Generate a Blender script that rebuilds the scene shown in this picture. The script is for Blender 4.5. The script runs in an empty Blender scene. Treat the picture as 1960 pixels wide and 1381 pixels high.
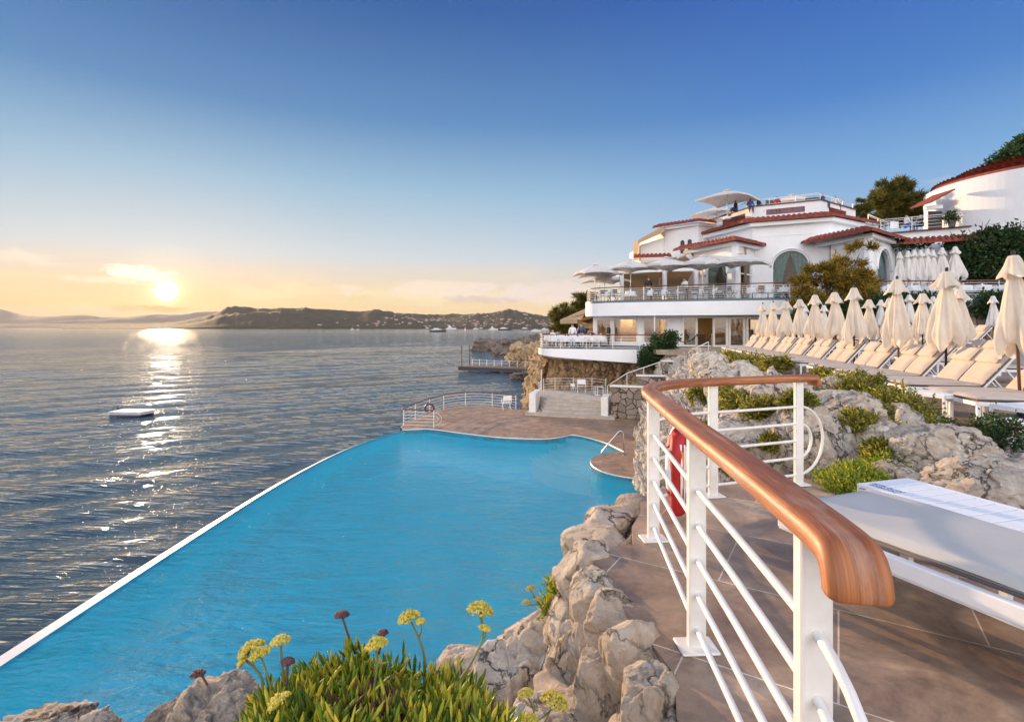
import bpy, math, random
import numpy as np
from mathutils import Vector, Matrix, geometry
R = math.radians
sc = bpy.context.scene
# ------------------------------------------------------------------ camera
# eye at the origin, looking along +Y; sea horizon above the picture centre through lens shift
cam_d = bpy.data.cameras.new("camera"); cam = bpy.data.objects.new("camera", cam_d)
sc.collection.objects.link(cam); sc.camera = cam
cam.rotation_euler = (R(90), 0, 0)
cam_d.sensor_width = 36; cam_d.lens = 18.367; cam_d.shift_y = -0.0329
cam_d.clip_start = 0.05; cam_d.clip_end = 60000
# ------------------------------------------------------------------ light
SUN_AZ = math.atan2(-0.662, 1.0); SUN_EL = R(3.3)
SUNV = Vector((math.sin(SUN_AZ)*math.cos(SUN_EL), math.cos(SUN_AZ)*math.cos(SUN_EL), math.sin(SUN_EL)))
LAMP_EL = R(8.0)
LAMPV = Vector((math.sin(SUN_AZ)*math.cos(LAMP_EL), math.cos(SUN_AZ)*math.cos(LAMP_EL), math.sin(LAMP_EL)))
sl = bpy.data.lights.new("sun", 'SUN'); so = bpy.data.objects.new("sun", sl); sc.collection.objects.link(so)
so.rotation_euler = LAMPV.to_track_quat('Z', 'Y').to_euler()
sl.energy = 5.0; sl.angle = R(0.5); sl.color = (1.0, 0.69, 0.40)
sc.view_settings.view_transform = 'Standard'; sc.view_settings.look = 'None'
sc.view_settings.exposure = 0.7; sc.view_settings.gamma = 1.0; sc.view_settings.use_curve_mapping = False
sc.cycles.max_bounces = 6; sc.cycles.transparent_max_bounces = 24; sc.cycles.sample_clamp_indirect = 3.0; sc.cycles.sample_clamp_direct = 150.0
sc.cycles.caustics_reflective = False; sc.cycles.caustics_refractive = False
sc.cycles.volume_bounces = 0

def srgb(r, g, b, a=1.0):
    f = lambda c: (c/255/12.92) if c/255 <= 0.04045 else ((c/255+0.055)/1.055)**2.4
    return (f(r), f(g), f(b), a)

class NT:
    def __init__(s, tree): s.t = tree; s.n = tree.nodes; s.l = tree.links
    def add(s, typ, **kw):
        n = s.n.new(typ)
        for k, v in kw.items():
            if k.startswith('i_'):
                key = k[2:]
                key = int(key) if key.isdigit() else key.replace('_', ' ')
                s.set(n.inputs[key], v)
            else: setattr(n, k, v)
        return n
    def set(s, inp, v):
        if hasattr(v, 'is_output') or isinstance(v, bpy.types.NodeSocket): s.l.new(v, inp)
        elif isinstance(v, bpy.types.Node): s.l.new(v.outputs[0], inp)
        else: inp.default_value = v
    def math(s, op, a, b=0.0, clamp=False):
        n = s.n.new('ShaderNodeMath'); n.operation = op; n.use_clamp = clamp
        s.set(n.inputs[0], a); s.set(n.inputs[1], b); return n.outputs[0]
    def vmath(s, op, a, b=None):
        n = s.n.new('ShaderNodeVectorMath'); n.operation = op
        s.set(n.inputs[0], a)
        if b is not None: s.set(n.inputs[1], b)
        return n
    def ramp(s, fac, stops, interp='LINEAR'):
        n = s.n.new('ShaderNodeValToRGB'); cr = n.color_ramp; cr.interpolation = interp
        while len(cr.elements) < len(stops): cr.elements.new(0.5)
        for e, (p, c) in zip(cr.elements, stops):
            e.position = p; e.color = c if len(c) == 4 else (*c, 1)
        s.set(n.inputs[0], fac); return n.outputs[0]
    def mix(s, fac, a, b, mode='MIX'):
        n = s.n.new('ShaderNodeMix'); n.data_type = 'RGBA'; n.blend_type = mode
        s.set(n.inputs[0], fac); s.set(n.inputs[6], a); s.set(n.inputs[7], b); return n.outputs[2]
    def noise(s, vec, scale=5, detail=4, rough=0.55, dist=0.0, dims='3D'):
        n = s.n.new('ShaderNodeTexNoise'); n.noise_dimensions = dims
        if vec is not None: s.set(n.inputs['Vector'], vec)
        n.inputs['Scale'].default_value = scale; n.inputs['Detail'].default_value = detail
        n.inputs['Roughness'].default_value = rough; n.inputs['Distortion'].default_value = dist
        return n.outputs[0]
    def mapping(s, vec, scale=(1,1,1), rot=(0,0,0), loc=(0,0,0)):
        n = s.n.new('ShaderNodeMapping'); s.set(n.inputs[0], vec)
        n.inputs['Scale'].default_value = scale; n.inputs['Rotation'].default_value = rot
        n.inputs['Location'].default_value = loc; return n.outputs[0]
    def mrange(s, v, a, b, c=0.0, d=1.0, smooth=False):
        n = s.n.new('ShaderNodeMapRange'); s.set(n.inputs[0], v)
        if smooth: n.interpolation_type = 'SMOOTHSTEP'
        for i, x in zip((1,2,3,4), (a,b,c,d)): n.inputs[i].default_value = x
        return n.outputs[0]

# ------------------------------------------------------------------ sky
w = bpy.data.worlds.new("World"); sc.world = w; w.use_nodes = True
t = NT(w.node_tree); t.n.clear()
tc = t.add('ShaderNodeTexCoord'); D = t.vmath('NORMALIZE', tc.outputs['Generated']).outputs[0]
sep = t.add('ShaderNodeSeparateXYZ', i_0=D); Z = sep.outputs[2]
base = t.ramp(t.math('MAXIMUM', Z, 0.0), [
    (0.00, srgb(242,208,176)), (0.035, srgb(232,214,200)), (0.08, srgb(196,212,228)), (0.15, srgb(150,190,228)),
    (0.25, srgb(112,168,220)), (0.36, srgb(62,128,202)), (0.52, srgb(24,92,184)), (1.0, srgb(90,130,190))])
dots = t.vmath('DOT_PRODUCT', D, tuple(SUNV)).outputs['Value']
az = t.vmath('DOT_PRODUCT', t.vmath('NORMALIZE', t.vmath('MULTIPLY', D, (1,1,0)).outputs[0]).outputs[0],
             tuple(Vector((SUNV.x, SUNV.y, 0)).normalized())).outputs['Value']
sunside = t.mrange(az, 0.35, 1.0, 0, 1, True)
warm = t.ramp(t.math('MAXIMUM', Z, 0.0), [
    (0.00, srgb(232,190,100)), (0.04, srgb(240,210,146)), (0.085, srgb(232,216,196)), (0.13, srgb(206,218,226)),
    (0.25, srgb(150,190,218)), (0.36, srgb(88,142,194)), (0.52, srgb(38,96,166)), (1.0, srgb(90,130,190))])
col = t.mix(sunside, base, warm)
def glow(lo, hi, color, gain):
    f = t.mrange(dots, lo, hi, 0, 1, True)
    return t.mix(1.0, (0,0,0,1), t.vmath('MULTIPLY', color, t.add('ShaderNodeCombineXYZ', i_0=t.math('MULTIPLY', f, gain), i_1=t.math('MULTIPLY', f, gain), i_2=t.math('MULTIPLY', f, gain)).outputs[0]).outputs[0], 'ADD')
for lo, hi, c, g in ((0.95, 1.0, (1,.60,.22), 0.03), (0.996, 1.0, (1,.74,.34), 0.10), (0.9990, 0.99997, (1,.84,.40), 0.22), (0.99965, 0.99996, (1,.85,.55), 0.7), (0.99988, 0.99995, (1,.93,.8), 30.0)):
    col = t.mix(1.0, col, glow(lo, hi, c, g), 'ADD')
# clouds: thin sheets low over the horizon, in sky direction space
invz = t.math('DIVIDE', 1.0, t.math('ADD', t.math('MAXIMUM', Z, 0.0), 0.10))
cv = t.add('ShaderNodeCombineXYZ', i_0=t.math('MULTIPLY', sep.outputs[0], 1.0), i_1=t.math('MULTIPLY', Z, 5.5), i_2=sep.outputs[1])
n1 = t.noise(cv.outputs[0], 5.0, 8, 0.62, 0.4)
n2 = t.noise(t.mapping(cv.outputs[0], (1,2.5,1), loc=(3.1,1.7,0.4)), 2.2, 5, 0.55, 0.2)
band = t.math('MULTIPLY', t.mrange(Z, 0.012, 0.04, 0, 1, True), t.mrange(Z, 0.07, 0.13, 1, 0, True))
cm = t.math('MULTIPLY', t.mrange(n1, 0.50, 0.66, 0, 1, True), band)
cm2 = t.math('MULTIPLY', t.mrange(n2, 0.44, 0.62, 0, 1, True), t.math('MULTIPLY', band, 0.8))
col = t.mix(t.math('MULTIPLY', cm2, 0.45), col, t.mix(sunside, srgb(226,208,206), srgb(250,226,170)))
col = t.mix(t.math('MULTIPLY', cm, 0.55), col, t.mix(sunside, srgb(246,226,210), srgb(255,238,190)))
# small bright cumulus just above the sun and grey bar just below it
def cloudlet(cx, cz, rx, rz, colr, amt, sc_=26, lo=0.40, hi=0.58):
    global col
    d0 = Vector(((cx-980)/1000.0, 1.0, (626-cz)/1000.0)).normalized()
    rt = Vector((d0.y, -d0.x, 0)).normalized(); up = rt.cross(d0)
    u = t.math('DIVIDE', t.vmath('DOT_PRODUCT', D, tuple(rt)).outputs['Value'], rx)
    v0 = t.math('SUBTRACT', t.vmath('DOT_PRODUCT', D, tuple(up)).outputs['Value'], 0.0)
    v = t.math('DIVIDE', v0, rz)
    rr = t.math('ADD', t.math('MULTIPLY', u, u), t.math('MULTIPLY', v, v))
    fwd = t.mrange(t.vmath('DOT_PRODUCT', D, tuple(d0)).outputs['Value'], 0.5, 0.6)
    n = t.noise(t.mapping(D, (1,1,2.6)), sc_, 7, 0.66, 0.3)
    s = t.math('SUBTRACT', n, t.math('MULTIPLY', rr, 0.16))
    m = t.math('MULTIPLY', t.math('MULTIPLY', t.mrange(s, lo, hi, 0, 1, True), fwd), amt)
    col = t.mix(m, col, colr)
cloudlet(268, 526, 0.060, 0.014, (1.3,1.2,.95,1), 1.0, 34, .34, .46)
cloudlet(190, 533, 0.06, 0.007, (1.05,.9,.66,1), 0.8, 22, .30, .5)
cloudlet(310, 590, 0.075, 0.0065, srgb(214,170,88), 0.85, 22, .34, .46)
cloudlet(20, 492, 0.09, 0.011, (1.05,.95,.74,1), 0.45, 20, .36, .52)
cloudlet(880, 556, 0.20, 0.016, srgb(250,232,212), 0.9, 12, .32, .5)
cloudlet(930, 572, 0.10, 0.010, srgb(205,190,190), 0.7, 16, .34, .5)
cloudlet(1040, 560, 0.14, 0.022, srgb(240,224,220), 0.8, 12, .32, .5)
cloudlet(1790, 350, 0.045, 0.012, srgb(170,190,224), 0.6, 14)
nish = t.add('ShaderNodeTexSky', sky_type='NISHITA'); nish.sun_disc = False
nish.sun_elevation = SUN_EL; nish.sun_rotation = SUN_AZ
nv = t.vmath('MULTIPLY', nish.outputs[0], (0.006, 0.006, 0.006)).outputs[0]
col = t.mix(1.0, col, nv, 'ADD')
col = t.vmath('MULTIPLY', col, (.605,.605,.605)).outputs[0]
# the half of the sky behind the photographer, lifted above its natural level as unseen fill light
back = t.mrange(sep.outputs[1], 0.15, -0.6, 0, 1, True)
bk = t.ramp(t.math('MAXIMUM', Z, 0.0), [(0.0, (1.95,1.68,1.48,1)), (0.25, (1.65,1.58,1.55,1)), (1.0, (.6,.75,1.0,1))])
col = t.mix(t.math('MULTIPLY', back, 1.0), col, bk)
bg = t.add('ShaderNodeBackground', i_0=col, i_1=1.0)
wo = t.add('ShaderNodeOutputWorld'); t.l.new(bg.outputs[0], wo.inputs[0])

# ------------------------------------------------------------------ helpers
C = sc.collection.objects
def P(px, py, d): return Vector(((px-980)/1000.0*d, d, (626-py)/1000.0*d))
def Pz(px, py, z):                       # the point at height z seen at a pixel
    d = z*1000.0/(626-py); return Vector(((px-980)/1000.0*d, d, z))
def G(px, d, z): return Vector(((px-980)/1000.0*d, d, z))
def tag(o, label=None, cat=None, group=None, kind=None):
    if label: o['label'] = label
    if cat: o['category'] = cat
    if group: o['group'] = group
    if kind: o['kind'] = kind
    return o
def thing(name, label, cat, loc=(0,0,0), rz=0.0, group=None):
    o = bpy.data.objects.new(name, None); C.link(o); o.empty_display_size = 0.2
    o.location = loc; o.rotation_euler = (0,0,rz); return tag(o, label, cat, group)
def copy_tree(o, parent=None):
    kids = list(o.children)
    c = o.copy(); C.link(c); c.parent = parent
    for ch in kids: copy_tree(ch, c)
    return c
def dup(o, label, loc, rz=0.0, s=1.0, group=None):
    c = copy_tree(o); c.location = loc; c.rotation_euler = (0,0,rz); c.scale = (s,s,s) if not hasattr(s,'__len__') else s
    if label: c['label'] = label
    if group: c['group'] = group
    return c
class MB:
    def __init__(s): s.V = []; s.F = []; s.UV = None
    def add(s, vs, fs, M=None):
        b = len(s.V)
        s.V += [tuple(M @ Vector(v)) for v in vs] if M is not None else [tuple(v) for v in vs]
        s.F += [tuple(b+i for i in f) for f in fs]; return s
    def box(s, c, sz, rz=0.0, M=None, rx=0.0, ry=0.0):
        x, y, z = sz[0]/2, sz[1]/2, sz[2]/2
        vs = [(-x,-y,-z),(x,-y,-z),(x,y,-z),(-x,y,-z),(-x,-y,z),(x,-y,z),(x,y,z),(-x,y,z)]
        T = Matrix.Translation(Vector(c)) @ Matrix.Rotation(rz,4,'Z') @ Matrix.Rotation(ry,4,'Y') @ Matrix.Rotation(rx,4,'X')
        if M is not None: T = M @ T
        return s.add(vs, [(0,3,2,1),(4,5,6,7),(0,1,5,4),(1,2,6,5),(2,3,7,6),(3,0,4,7)], T)
    def bar(s, a, b, wd, ht, up=Vector((0,0,1))):            # rectangular bar from a to b
        a, b = Vector(a), Vector(b); d = (b-a).normalized()
        side = d.cross(up)
        if side.length < 1e-5: side = d.cross(Vector((1,0,0)))
        side.normalize(); u = side.cross(d)
        vs = []
        for p in (a, b):
            for i, j in ((-1,-1),(1,-1),(1,1),(-1,1)): vs.append(p+side*(i*wd/2)+u*(j*ht/2))
        return s.add(vs, [(0,1,2,3),(7,6,5,4),(0,4,5,1),(1,5,6,2),(2,6,7,3),(3,7,4,0)])
    def tube(s, pts, r, n=8, closed=False, cap=True):
        pts = [Vector(p) for p in pts]; m = len(pts)
        rs = r if hasattr(r, '__len__') else [r]*m
        vs = []; prev = None
        for i, p in enumerate(pts):
            if closed: d = pts[(i+1)%m]-pts[i-1]
            else: d = pts[min(i+1,m-1)]-pts[max(i-1,0)]
            d.normalize()
            if prev is None:
                a = Vector((0,0,1)) if abs(d.z) < 0.9 else Vector((1,0,0))
                u = d.cross(a).normalized()
            else: u = (prev - d*prev.dot(d)).normalized()
            prev = u; v = d.cross(u)
            for k in range(n):
                an = 2*math.pi*k/n; vs.append(p+(u*math.cos(an)+v*math.sin(an))*rs[i])
        fs = []
        for i in range(m if closed else m-1):
            j = (i+1)%m
            for k in range(n): fs.append((i*n+k, i*n+(k+1)%n, j*n+(k+1)%n, j*n+k))
        if cap and not closed: fs += [tuple(range(n))[::-1], tuple((m-1)*n+k for k in range(n))]
        return s.add(vs, fs)
    def lathe(s, prof, n=16, c=(0,0,0), M=None, cap=True):
        vs = []; c = Vector(c)
        for r, z in prof:
            for k in range(n): a = 2*math.pi*k/n; vs.append(c+Vector((r*math.cos(a), r*math.sin(a), z)))
        fs = [(i*n+k, i*n+(k+1)%n, (i+1)*n+(k+1)%n, (i+1)*n+k) for i in range(len(prof)-1) for k in range(n)]
        if cap: fs += [tuple(range(n))[::-1], tuple((len(prof)-1)*n+k for k in range(n))]
        return s.add(vs, fs, M)
    def prism(s, poly, z0, z1, M=None):
        n = len(poly)
        ar = sum(poly[i][0]*poly[(i+1)%n][1]-poly[(i+1)%n][0]*poly[i][1] for i in range(n))
        if ar < 0: poly = poly[::-1]
        vs = [(p[0],p[1],z0) for p in poly]+[(p[0],p[1],z1) for p in poly]
        tris = geometry.tessellate_polygon([[Vector((p[0],p[1],0)) for p in poly]])
        fs = []
        for a,b,c in tris:
            pa,pb,pc = [Vector(poly[i][:2]) for i in (a,b,c)]
            if (pb-pa).cross(pc-pa) < 0: b,c = c,b
            fs += [(a+n,b+n,c+n),(c,b,a)]
        fs += [(i,(i+1)%n,(i+1)%n+n,i+n) for i in range(n)]
        return s.add(vs, fs, M)
    def build(s, name, mat=None, parent=None, smooth=False, bevel=0.0, solid=0.0, loc=None, seg=2):
        me = bpy.data.meshes.new(name); me.from_pydata(s.V, [], s.F); me.update()
        return link_mesh(name, me, mat, parent, smooth, bevel, solid, loc, seg)
def link_mesh(name, me, mat=None, parent=None, smooth=False, bevel=0.0, solid=0.0, loc=None, seg=2):
    if smooth: me.polygons.foreach_set('use_smooth', [True]*len(me.polygons))
    o = bpy.data.objects.new(name, me); C.link(o)
    if mat: me.materials.append(mat)
    if parent: o.parent = parent
    if loc is not None: o.location = loc
    if solid: m = o.modifiers.new('s', 'SOLIDIFY'); m.thickness = solid; m.offset = 0
    if bevel: m = o.modifiers.new('b', 'BEVEL'); m.width = bevel; m.segments = seg; m.limit_method = 'ANGLE'; m.angle_limit = R(40)
    return o
def np_mesh(name, V, F, mat=None, parent=None, smooth=False, **kw):
    """V (n,3) and F (m,k) numpy arrays"""
    me = bpy.data.meshes.new(name); V = np.asarray(V, np.float32); F = np.asarray(F, np.int32)
    me.vertices.add(len(V)); me.vertices.foreach_set('co', V.ravel())
    k = F.shape[1]; me.loops.add(F.size); me.loops.foreach_set('vertex_index', F.ravel())
    me.polygons.add(len(F)); me.polygons.foreach_set('loop_start', np.arange(len(F), dtype=np.int32)*k)
    me.update(calc_edges=True)
    return link_mesh(name, me, mat, parent, smooth, **kw)
def grid_faces(nu, nv):
    i = np.arange(nu-1)[:,None]*nv + np.arange(nv-1)[None,:]
    i = i.ravel(); return np.stack([i, i+nv, i+nv+1, i+1], 1)
# numpy noise ------------------------------------------------------
def _h(ix, iy, iz, s):
    n = (ix*374761393 + iy*668265263 + iz*2147483647 + s*1274126177) & 0xffffffff
    n = ((n ^ (n >> 13))*1274126177) & 0xffffffff
    n = ((n ^ (n >> 16))*2246822519) & 0xffffffff
    return ((n ^ (n >> 15)) & 0xffffff)/float(0xffffff)
def vnoise(p, s=0):
    i = np.floor(p).astype(np.int64); f = p-i; f = f*f*f*(f*(f*6-15)+10)
    r = 0
    for dx in (0,1):
        for dy in (0,1):
            for dz in (0,1):
                wt = (f[:,0] if dx else 1-f[:,0])*(f[:,1] if dy else 1-f[:,1])*(f[:,2] if dz else 1-f[:,2])
                r = r + wt*_h(i[:,0]+dx, i[:,1]+dy, i[:,2]+dz, s)
    return r*2-1
def fbm(p, s=0, o=5, g=0.5, ridge=False):
    r = 0; a = 1.0
    for k in range(o):
        n = vnoise(p*(2.03**k)+k*17.3, s+k)
        if ridge: n = 1-2*np.abs(n)
        r = r+a*n; a *= g
    return r
def worley(p, s=0):
    i = np.floor(p).astype(np.int64); f1 = np.full(len(p), 9.0); f2 = f1.copy(); idv = np.zeros(len(p))
    for dx in (-1,0,1):
        for dy in (-1,0,1):
            for dz in (-1,0,1):
                c = i+np.array([dx,dy,dz])
                q = np.stack([_h(c[:,0],c[:,1],c[:,2],s+k) for k in (1,2,3)], 1)+c
                d = np.sqrt(((p-q)**2).sum(1)); h = _h(c[:,0],c[:,1],c[:,2],s+9)
                m = d < f1
                f2 = np.where(m, f1, np.minimum(f2, d)); idv = np.where(m, h, idv); f1 = np.where(m, d, f1)
    return f1, f2, idv

def facets(p, s=0):
    """fractured-stone height: every cell is its own tilted plane, with a thin crack between cells"""
    i = np.floor(p).astype(np.int64); f1 = np.full(len(p), 9.0); f2 = f1.copy(); h = np.zeros(len(p))
    for dx in (-1,0,1):
        for dy in (-1,0,1):
            for dz in (-1,0,1):
                c = i+np.array([dx,dy,dz])
                q = np.stack([_h(c[:,0],c[:,1],c[:,2],s+k) for k in (1,2,3)], 1)+c
                nv = np.stack([_h(c[:,0],c[:,1],c[:,2],s+k) for k in (5,6,7)], 1)-.5
                d = np.sqrt(((p-q)**2).sum(1)); hh = ((p-q)*nv).sum(1)*1.5+(_h(c[:,0],c[:,1],c[:,2],s+9)-.5)*.35
                m = d < f1
                f2 = np.where(m, f1, np.minimum(f2, d)); h = np.where(m, hh, h); f1 = np.where(m, d, f1)
    return h, f2-f1
# ------------------------------------------------------------------ materials
def mat(name, color=(.8,.8,.8,1), rough=0.5, metal=0.0, var=0.0, vscale=6.0, bump=0.0, bscale=60.0, spec=0.5, **kw):
    m = bpy.data.materials.new(name); m.use_nodes = True; t = NT(m.node_tree)
    b = t.n['Principled BSDF']; b.inputs['Roughness'].default_value = rough; b.inputs['Metallic'].default_value = metal
    b.inputs['Specular IOR Level'].default_value = spec
    tc = t.add('ShaderNodeTexCoord'); oc = tc.outputs['Object']
    if len(color) == 3: color = (*color, 1)
    if var:
        n = t.noise(oc, vscale, 6, 0.6)
        dark = tuple(c*(1-var) for c in color[:3])+(1,); lite = tuple(min(1, c*(1+var*.6)) for c in color[:3])+(1,)
        t.set(b.inputs['Base Color'], t.ramp(n, [(0.3, dark), (0.7, lite)]))
    else: b.inputs['Base Color'].default_value = color
    if bump:
        bn = t.add('ShaderNodeBump'); bn.inputs['Strength'].default_value = bump; bn.inputs['Distance'].default_value = kw.get('bdist', 0.01)
        t.set(bn.inputs['Height'], t.noise(oc, bscale, 5, 0.6)); t.set(b.inputs['Normal'], bn.outputs[0])
    return m
M_paint = mat('white_paint', (.80,.77,.73), 0.38, var=0.10, vscale=9, bump=0.10, bscale=40, bdist=.004)
M_wall = mat('white_render', (.82,.82,.83), 0.8, var=0.05, vscale=.8, bump=0.25, bscale=9, bdist=.02)
M_wallw = mat('cream_render', (.80,.76,.70), 0.8, var=0.06, vscale=1.2, bump=0.2, bscale=12)
M_steel = mat('steel', (.62,.62,.62), 0.2, 1.0)
M_darkm = mat('dark_metal', (.03,.03,.035), 0.4, .6)
M_white = mat('white_plastic', (.82,.83,.86), 0.45, var=.03)
M_alu = mat('white_aluminium', (.80,.80,.82), 0.35, var=.04, vscale=12)
M_red = mat('red_fabric', (.42,.012,.015), 0.6, var=.15, vscale=20, bump=.2, bscale=150, bdist=.002)
M_orange = mat('orange_webbing', (.75,.30,.03), 0.6, var=.1)
M_blueink = mat('blue_ink', (.02,.05,.25), 0.5)
M_navy = mat('navy_paint', (.03,.05,.12), 0.4)
M_black = mat('black_fabric', (.012,.012,.015), 0.8)
M_skin = mat('skin', (.45,.25,.17), 0.6)
M_hair = mat('dark_hair', (.02,.014,.01), 0.6)
M_greyhair = mat('grey_hair', (.35,.33,.31), 0.6)
M_shirt = mat('white_shirt', (.75,.75,.77), 0.8)
M_bluecloth = mat('blue_cloth', (.08,.15,.42), 0.8)
M_teak = mat('brown_wood_rail', (.16,.055,.03), 0.4, var=.2)
M_lamp = mat('brass', (.4,.28,.12), 0.35, .9)
M_interior = mat('beige_interior', (.52,.36,.20), 0.7, var=.1, vscale=1)
M_intdark = mat('dark_interior', (.10,.055,.03), 0.6, var=.2, vscale=1)
M_carpet = mat('dark_floor', (.05,.04,.035), 0.6)
M_terrac = mat('dark_terrace_edge', (.10,.15,.19), 0.5)
M_greycloth = mat('grey_chair_fabric', (.11,.105,.11), 0.8)
M_wicker = mat('wicker', (.22,.12,.07), 0.7, var=.2, vscale=30)
M_linen = mat('table_linen', (.80,.80,.84), 0.85)
M_hullw = mat('white_hull', (.7,.7,.72), .35)
M_hulld = mat('dark_hull', (.015,.02,.045), .3)
M_farglass = mat('dark_glass', (.02,.025,.03), .1)
M_shut = mat('dark_timber_slats', (.05,.05,.055), .6)

def emis(name, c, s):
    m = bpy.data.materials.new(name); m.use_nodes = True; b = m.node_tree.nodes['Principled BSDF']
    b.inputs['Base Color'].default_value = c; b.inputs['Emission Color'].default_value = c; b.inputs['Emission Strength'].default_value = s; return m
M_bulb = emis('lamp_glow', (1,.72,.36,1), 11.0)

def rock_mat(name, c0, c1, c2, warm=(.50,.30,.16), warmamt=.35, scale=1.0, bump=.6):
    m = bpy.data.materials.new(name); m.use_nodes = True; t = NT(m.node_tree); b = t.n['Principled BSDF']
    b.inputs['Roughness'].default_value = .9; b.inputs['Specular IOR Level'].default_value = .2
    geo = t.add('ShaderNodeNewGeometry'); pos = geo.outputs['Position']
    n1 = t.noise(pos, 1.7*scale, 8, .62, .5); n2 = t.noise(t.mapping(pos, (1,1,1), loc=(5,3,1)), 6*scale, 8, .7, .8)
    n3 = t.noise(t.mapping(pos, (1,1,1), loc=(9,2,7)), 2.6*scale, 5, .6)
    col = t.ramp(n2, [(.25, c0), (.45, c1), (.68, c2)])
    col = t.mix(t.math('MULTIPLY', t.mrange(n3, .42, .66, 0, 1, True), warmamt), col, warm+(1,))
    # dark cracks
    v = t.add('ShaderNodeTexVoronoi', feature='DISTANCE_TO_EDGE'); t.set(v.inputs['Vector'], t.vmath('ADD', t.mapping(pos, (1,1,1.0)), t.add('ShaderNodeCombineXYZ', i_0=t.math('MULTIPLY', n1, .8), i_1=t.math('MULTIPLY', n2, .5), i_2=t.math('MULTIPLY', n1, .5)).outputs[0]).outputs[0])
    v.inputs['Scale'].default_value = 3.2*scale
    crack = t.mrange(v.outputs['Distance'], 0.0, .05, 1, 0)
    crack = t.math('MULTIPLY', crack, t.mrange(n1, .40, .52, 0, 1))
    col = t.mix(t.math('MULTIPLY', crack, .9), col, (.03,.022,.018,1))
    lich = t.noise(pos, 26*scale, 7, .78)
    col = t.mix(t.math('MULTIPLY', t.mrange(lich, .58, .68, 0, 1), .4), col, (.04,.036,.034,1))
    t.set(b.inputs['Base Color'], col)
    h = t.math('ADD', t.math('MULTIPLY', t.noise(pos, 9*scale, 10, .72, .4), .6), t.math('MULTIPLY', t.noise(pos, 50*scale, 8, .78), .45))
    h = t.math('SUBTRACT', h, t.math('MULTIPLY', crack, .35))
    bn = t.add('ShaderNodeBump'); bn.inputs['Strength'].default_value = bump; bn.inputs['Distance'].default_value = .065/scale
    t.set(bn.inputs['Height'], h); t.set(b.inputs['Normal'], bn.outputs[0]); return m
M_rock = rock_mat('limestone', (.28,.21,.15,1), (.64,.53,.42,1), (.88,.79,.67,1), bump=.9)
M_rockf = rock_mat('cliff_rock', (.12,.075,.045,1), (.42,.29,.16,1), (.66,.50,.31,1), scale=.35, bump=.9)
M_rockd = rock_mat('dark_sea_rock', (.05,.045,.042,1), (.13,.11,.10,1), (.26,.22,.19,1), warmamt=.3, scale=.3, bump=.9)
M_rockg = rock_mat('pale_garden_rock', (.24,.19,.15,1), (.58,.49,.40,1), (.86,.78,.67,1), warmamt=.22, scale=1.1, bump=1.0)

def slab_mat(name, c0, c1, grout, bw, bh, rot=0.0, dirt=.5, gs=.006, squash=1.0):
    m = bpy.data.materials.new(name); m.use_nodes = True; t = NT(m.node_tree); b = t.n['Principled BSDF']
    geo = t.add('ShaderNodeNewGeometry'); pos = t.mapping(geo.outputs['Position'], rot=(0,0,rot))
    br = t.add('ShaderNodeTexBrick', offset=.5); t.set(br.inputs['Vector'], pos)
    br.inputs['Scale'].default_value = 1.0; br.inputs['Brick Width'].default_value = bw; br.inputs['Row Height'].default_value = bh
    br.inputs['Mortar Size'].default_value = gs; br.inputs['Mortar Smooth'].default_value = .1
    br.inputs['Color1'].default_value = c0; br.inputs['Color2'].default_value = c1; br.inputs['Mortar'].default_value = grout
    n = t.noise(geo.outputs['Position'], 1.1, 9, .68, .8); n2 = t.noise(geo.outputs['Position'], 14, 6, .7)
    col = t.mix(dirt, br.outputs[0], t.ramp(n, [(.3, (.35,.30,.28,1)), (.55, (.8,.8,.8,1)), (.75, (1.25,1.2,1.1,1))]), 'MULTIPLY')
    col = t.mix(.6, col, t.ramp(n2, [(.3, (.72,.72,.72,1)), (.7, (1.1,1.1,1.1,1))]), 'MULTIPLY')
    vn = t.noise(pos, 2.1, 9, .72, .6)
    col = t.mix(.95, col, t.ramp(vn, [(.34, (.55,.50,.48,1)), (.47, (.95,.93,.9,1)), (.53, (1.1,1.05,1.0,1)), (.66, (1.55,1.5,1.4,1))]), 'MULTIPLY')
    t.set(b.inputs['Base Color'], col)
    t.set(b.inputs['Roughness'], t.ramp(n, [(.3,(.38,)*3),(.7,(.62,)*3)]))
    bn = t.add('ShaderNodeBump'); bn.inputs['Strength'].default_value = .5; bn.inputs['Distance'].default_value = .008
    h = t.math('SUBTRACT', t.math('MULTIPLY', t.noise(geo.outputs['Position'], 30, 6, .65), .5), t.math('MULTIPLY', br.outputs['Fac'], .6))
    t.set(bn.inputs['Height'], h); t.set(b.inputs['Normal'], bn.outputs[0]); return m
M_deck = slab_mat('brown_flagstone', (.40,.28,.20,1), (.50,.37,.27,1), (.90,.80,.68,1), 1.15, .78, R(32), .85, .004)
M_pterr = slab_mat('pool_terrace_stone', (.36,.22,.14,1), (.43,.28,.18,1), (.28,.19,.13,1), 1.6, .8, R(12), .45, .012)
M_ldeck = slab_mat('lounger_deck_stone', (.33,.25,.19,1), (.40,.31,.24,1), (.44,.36,.29,1), 1.2, .8, R(-14), .5, .008)
M_step = mat('pale_step_stone', (.50,.43,.36), .7, var=.2, vscale=3, bump=.3, bscale=30)

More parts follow.
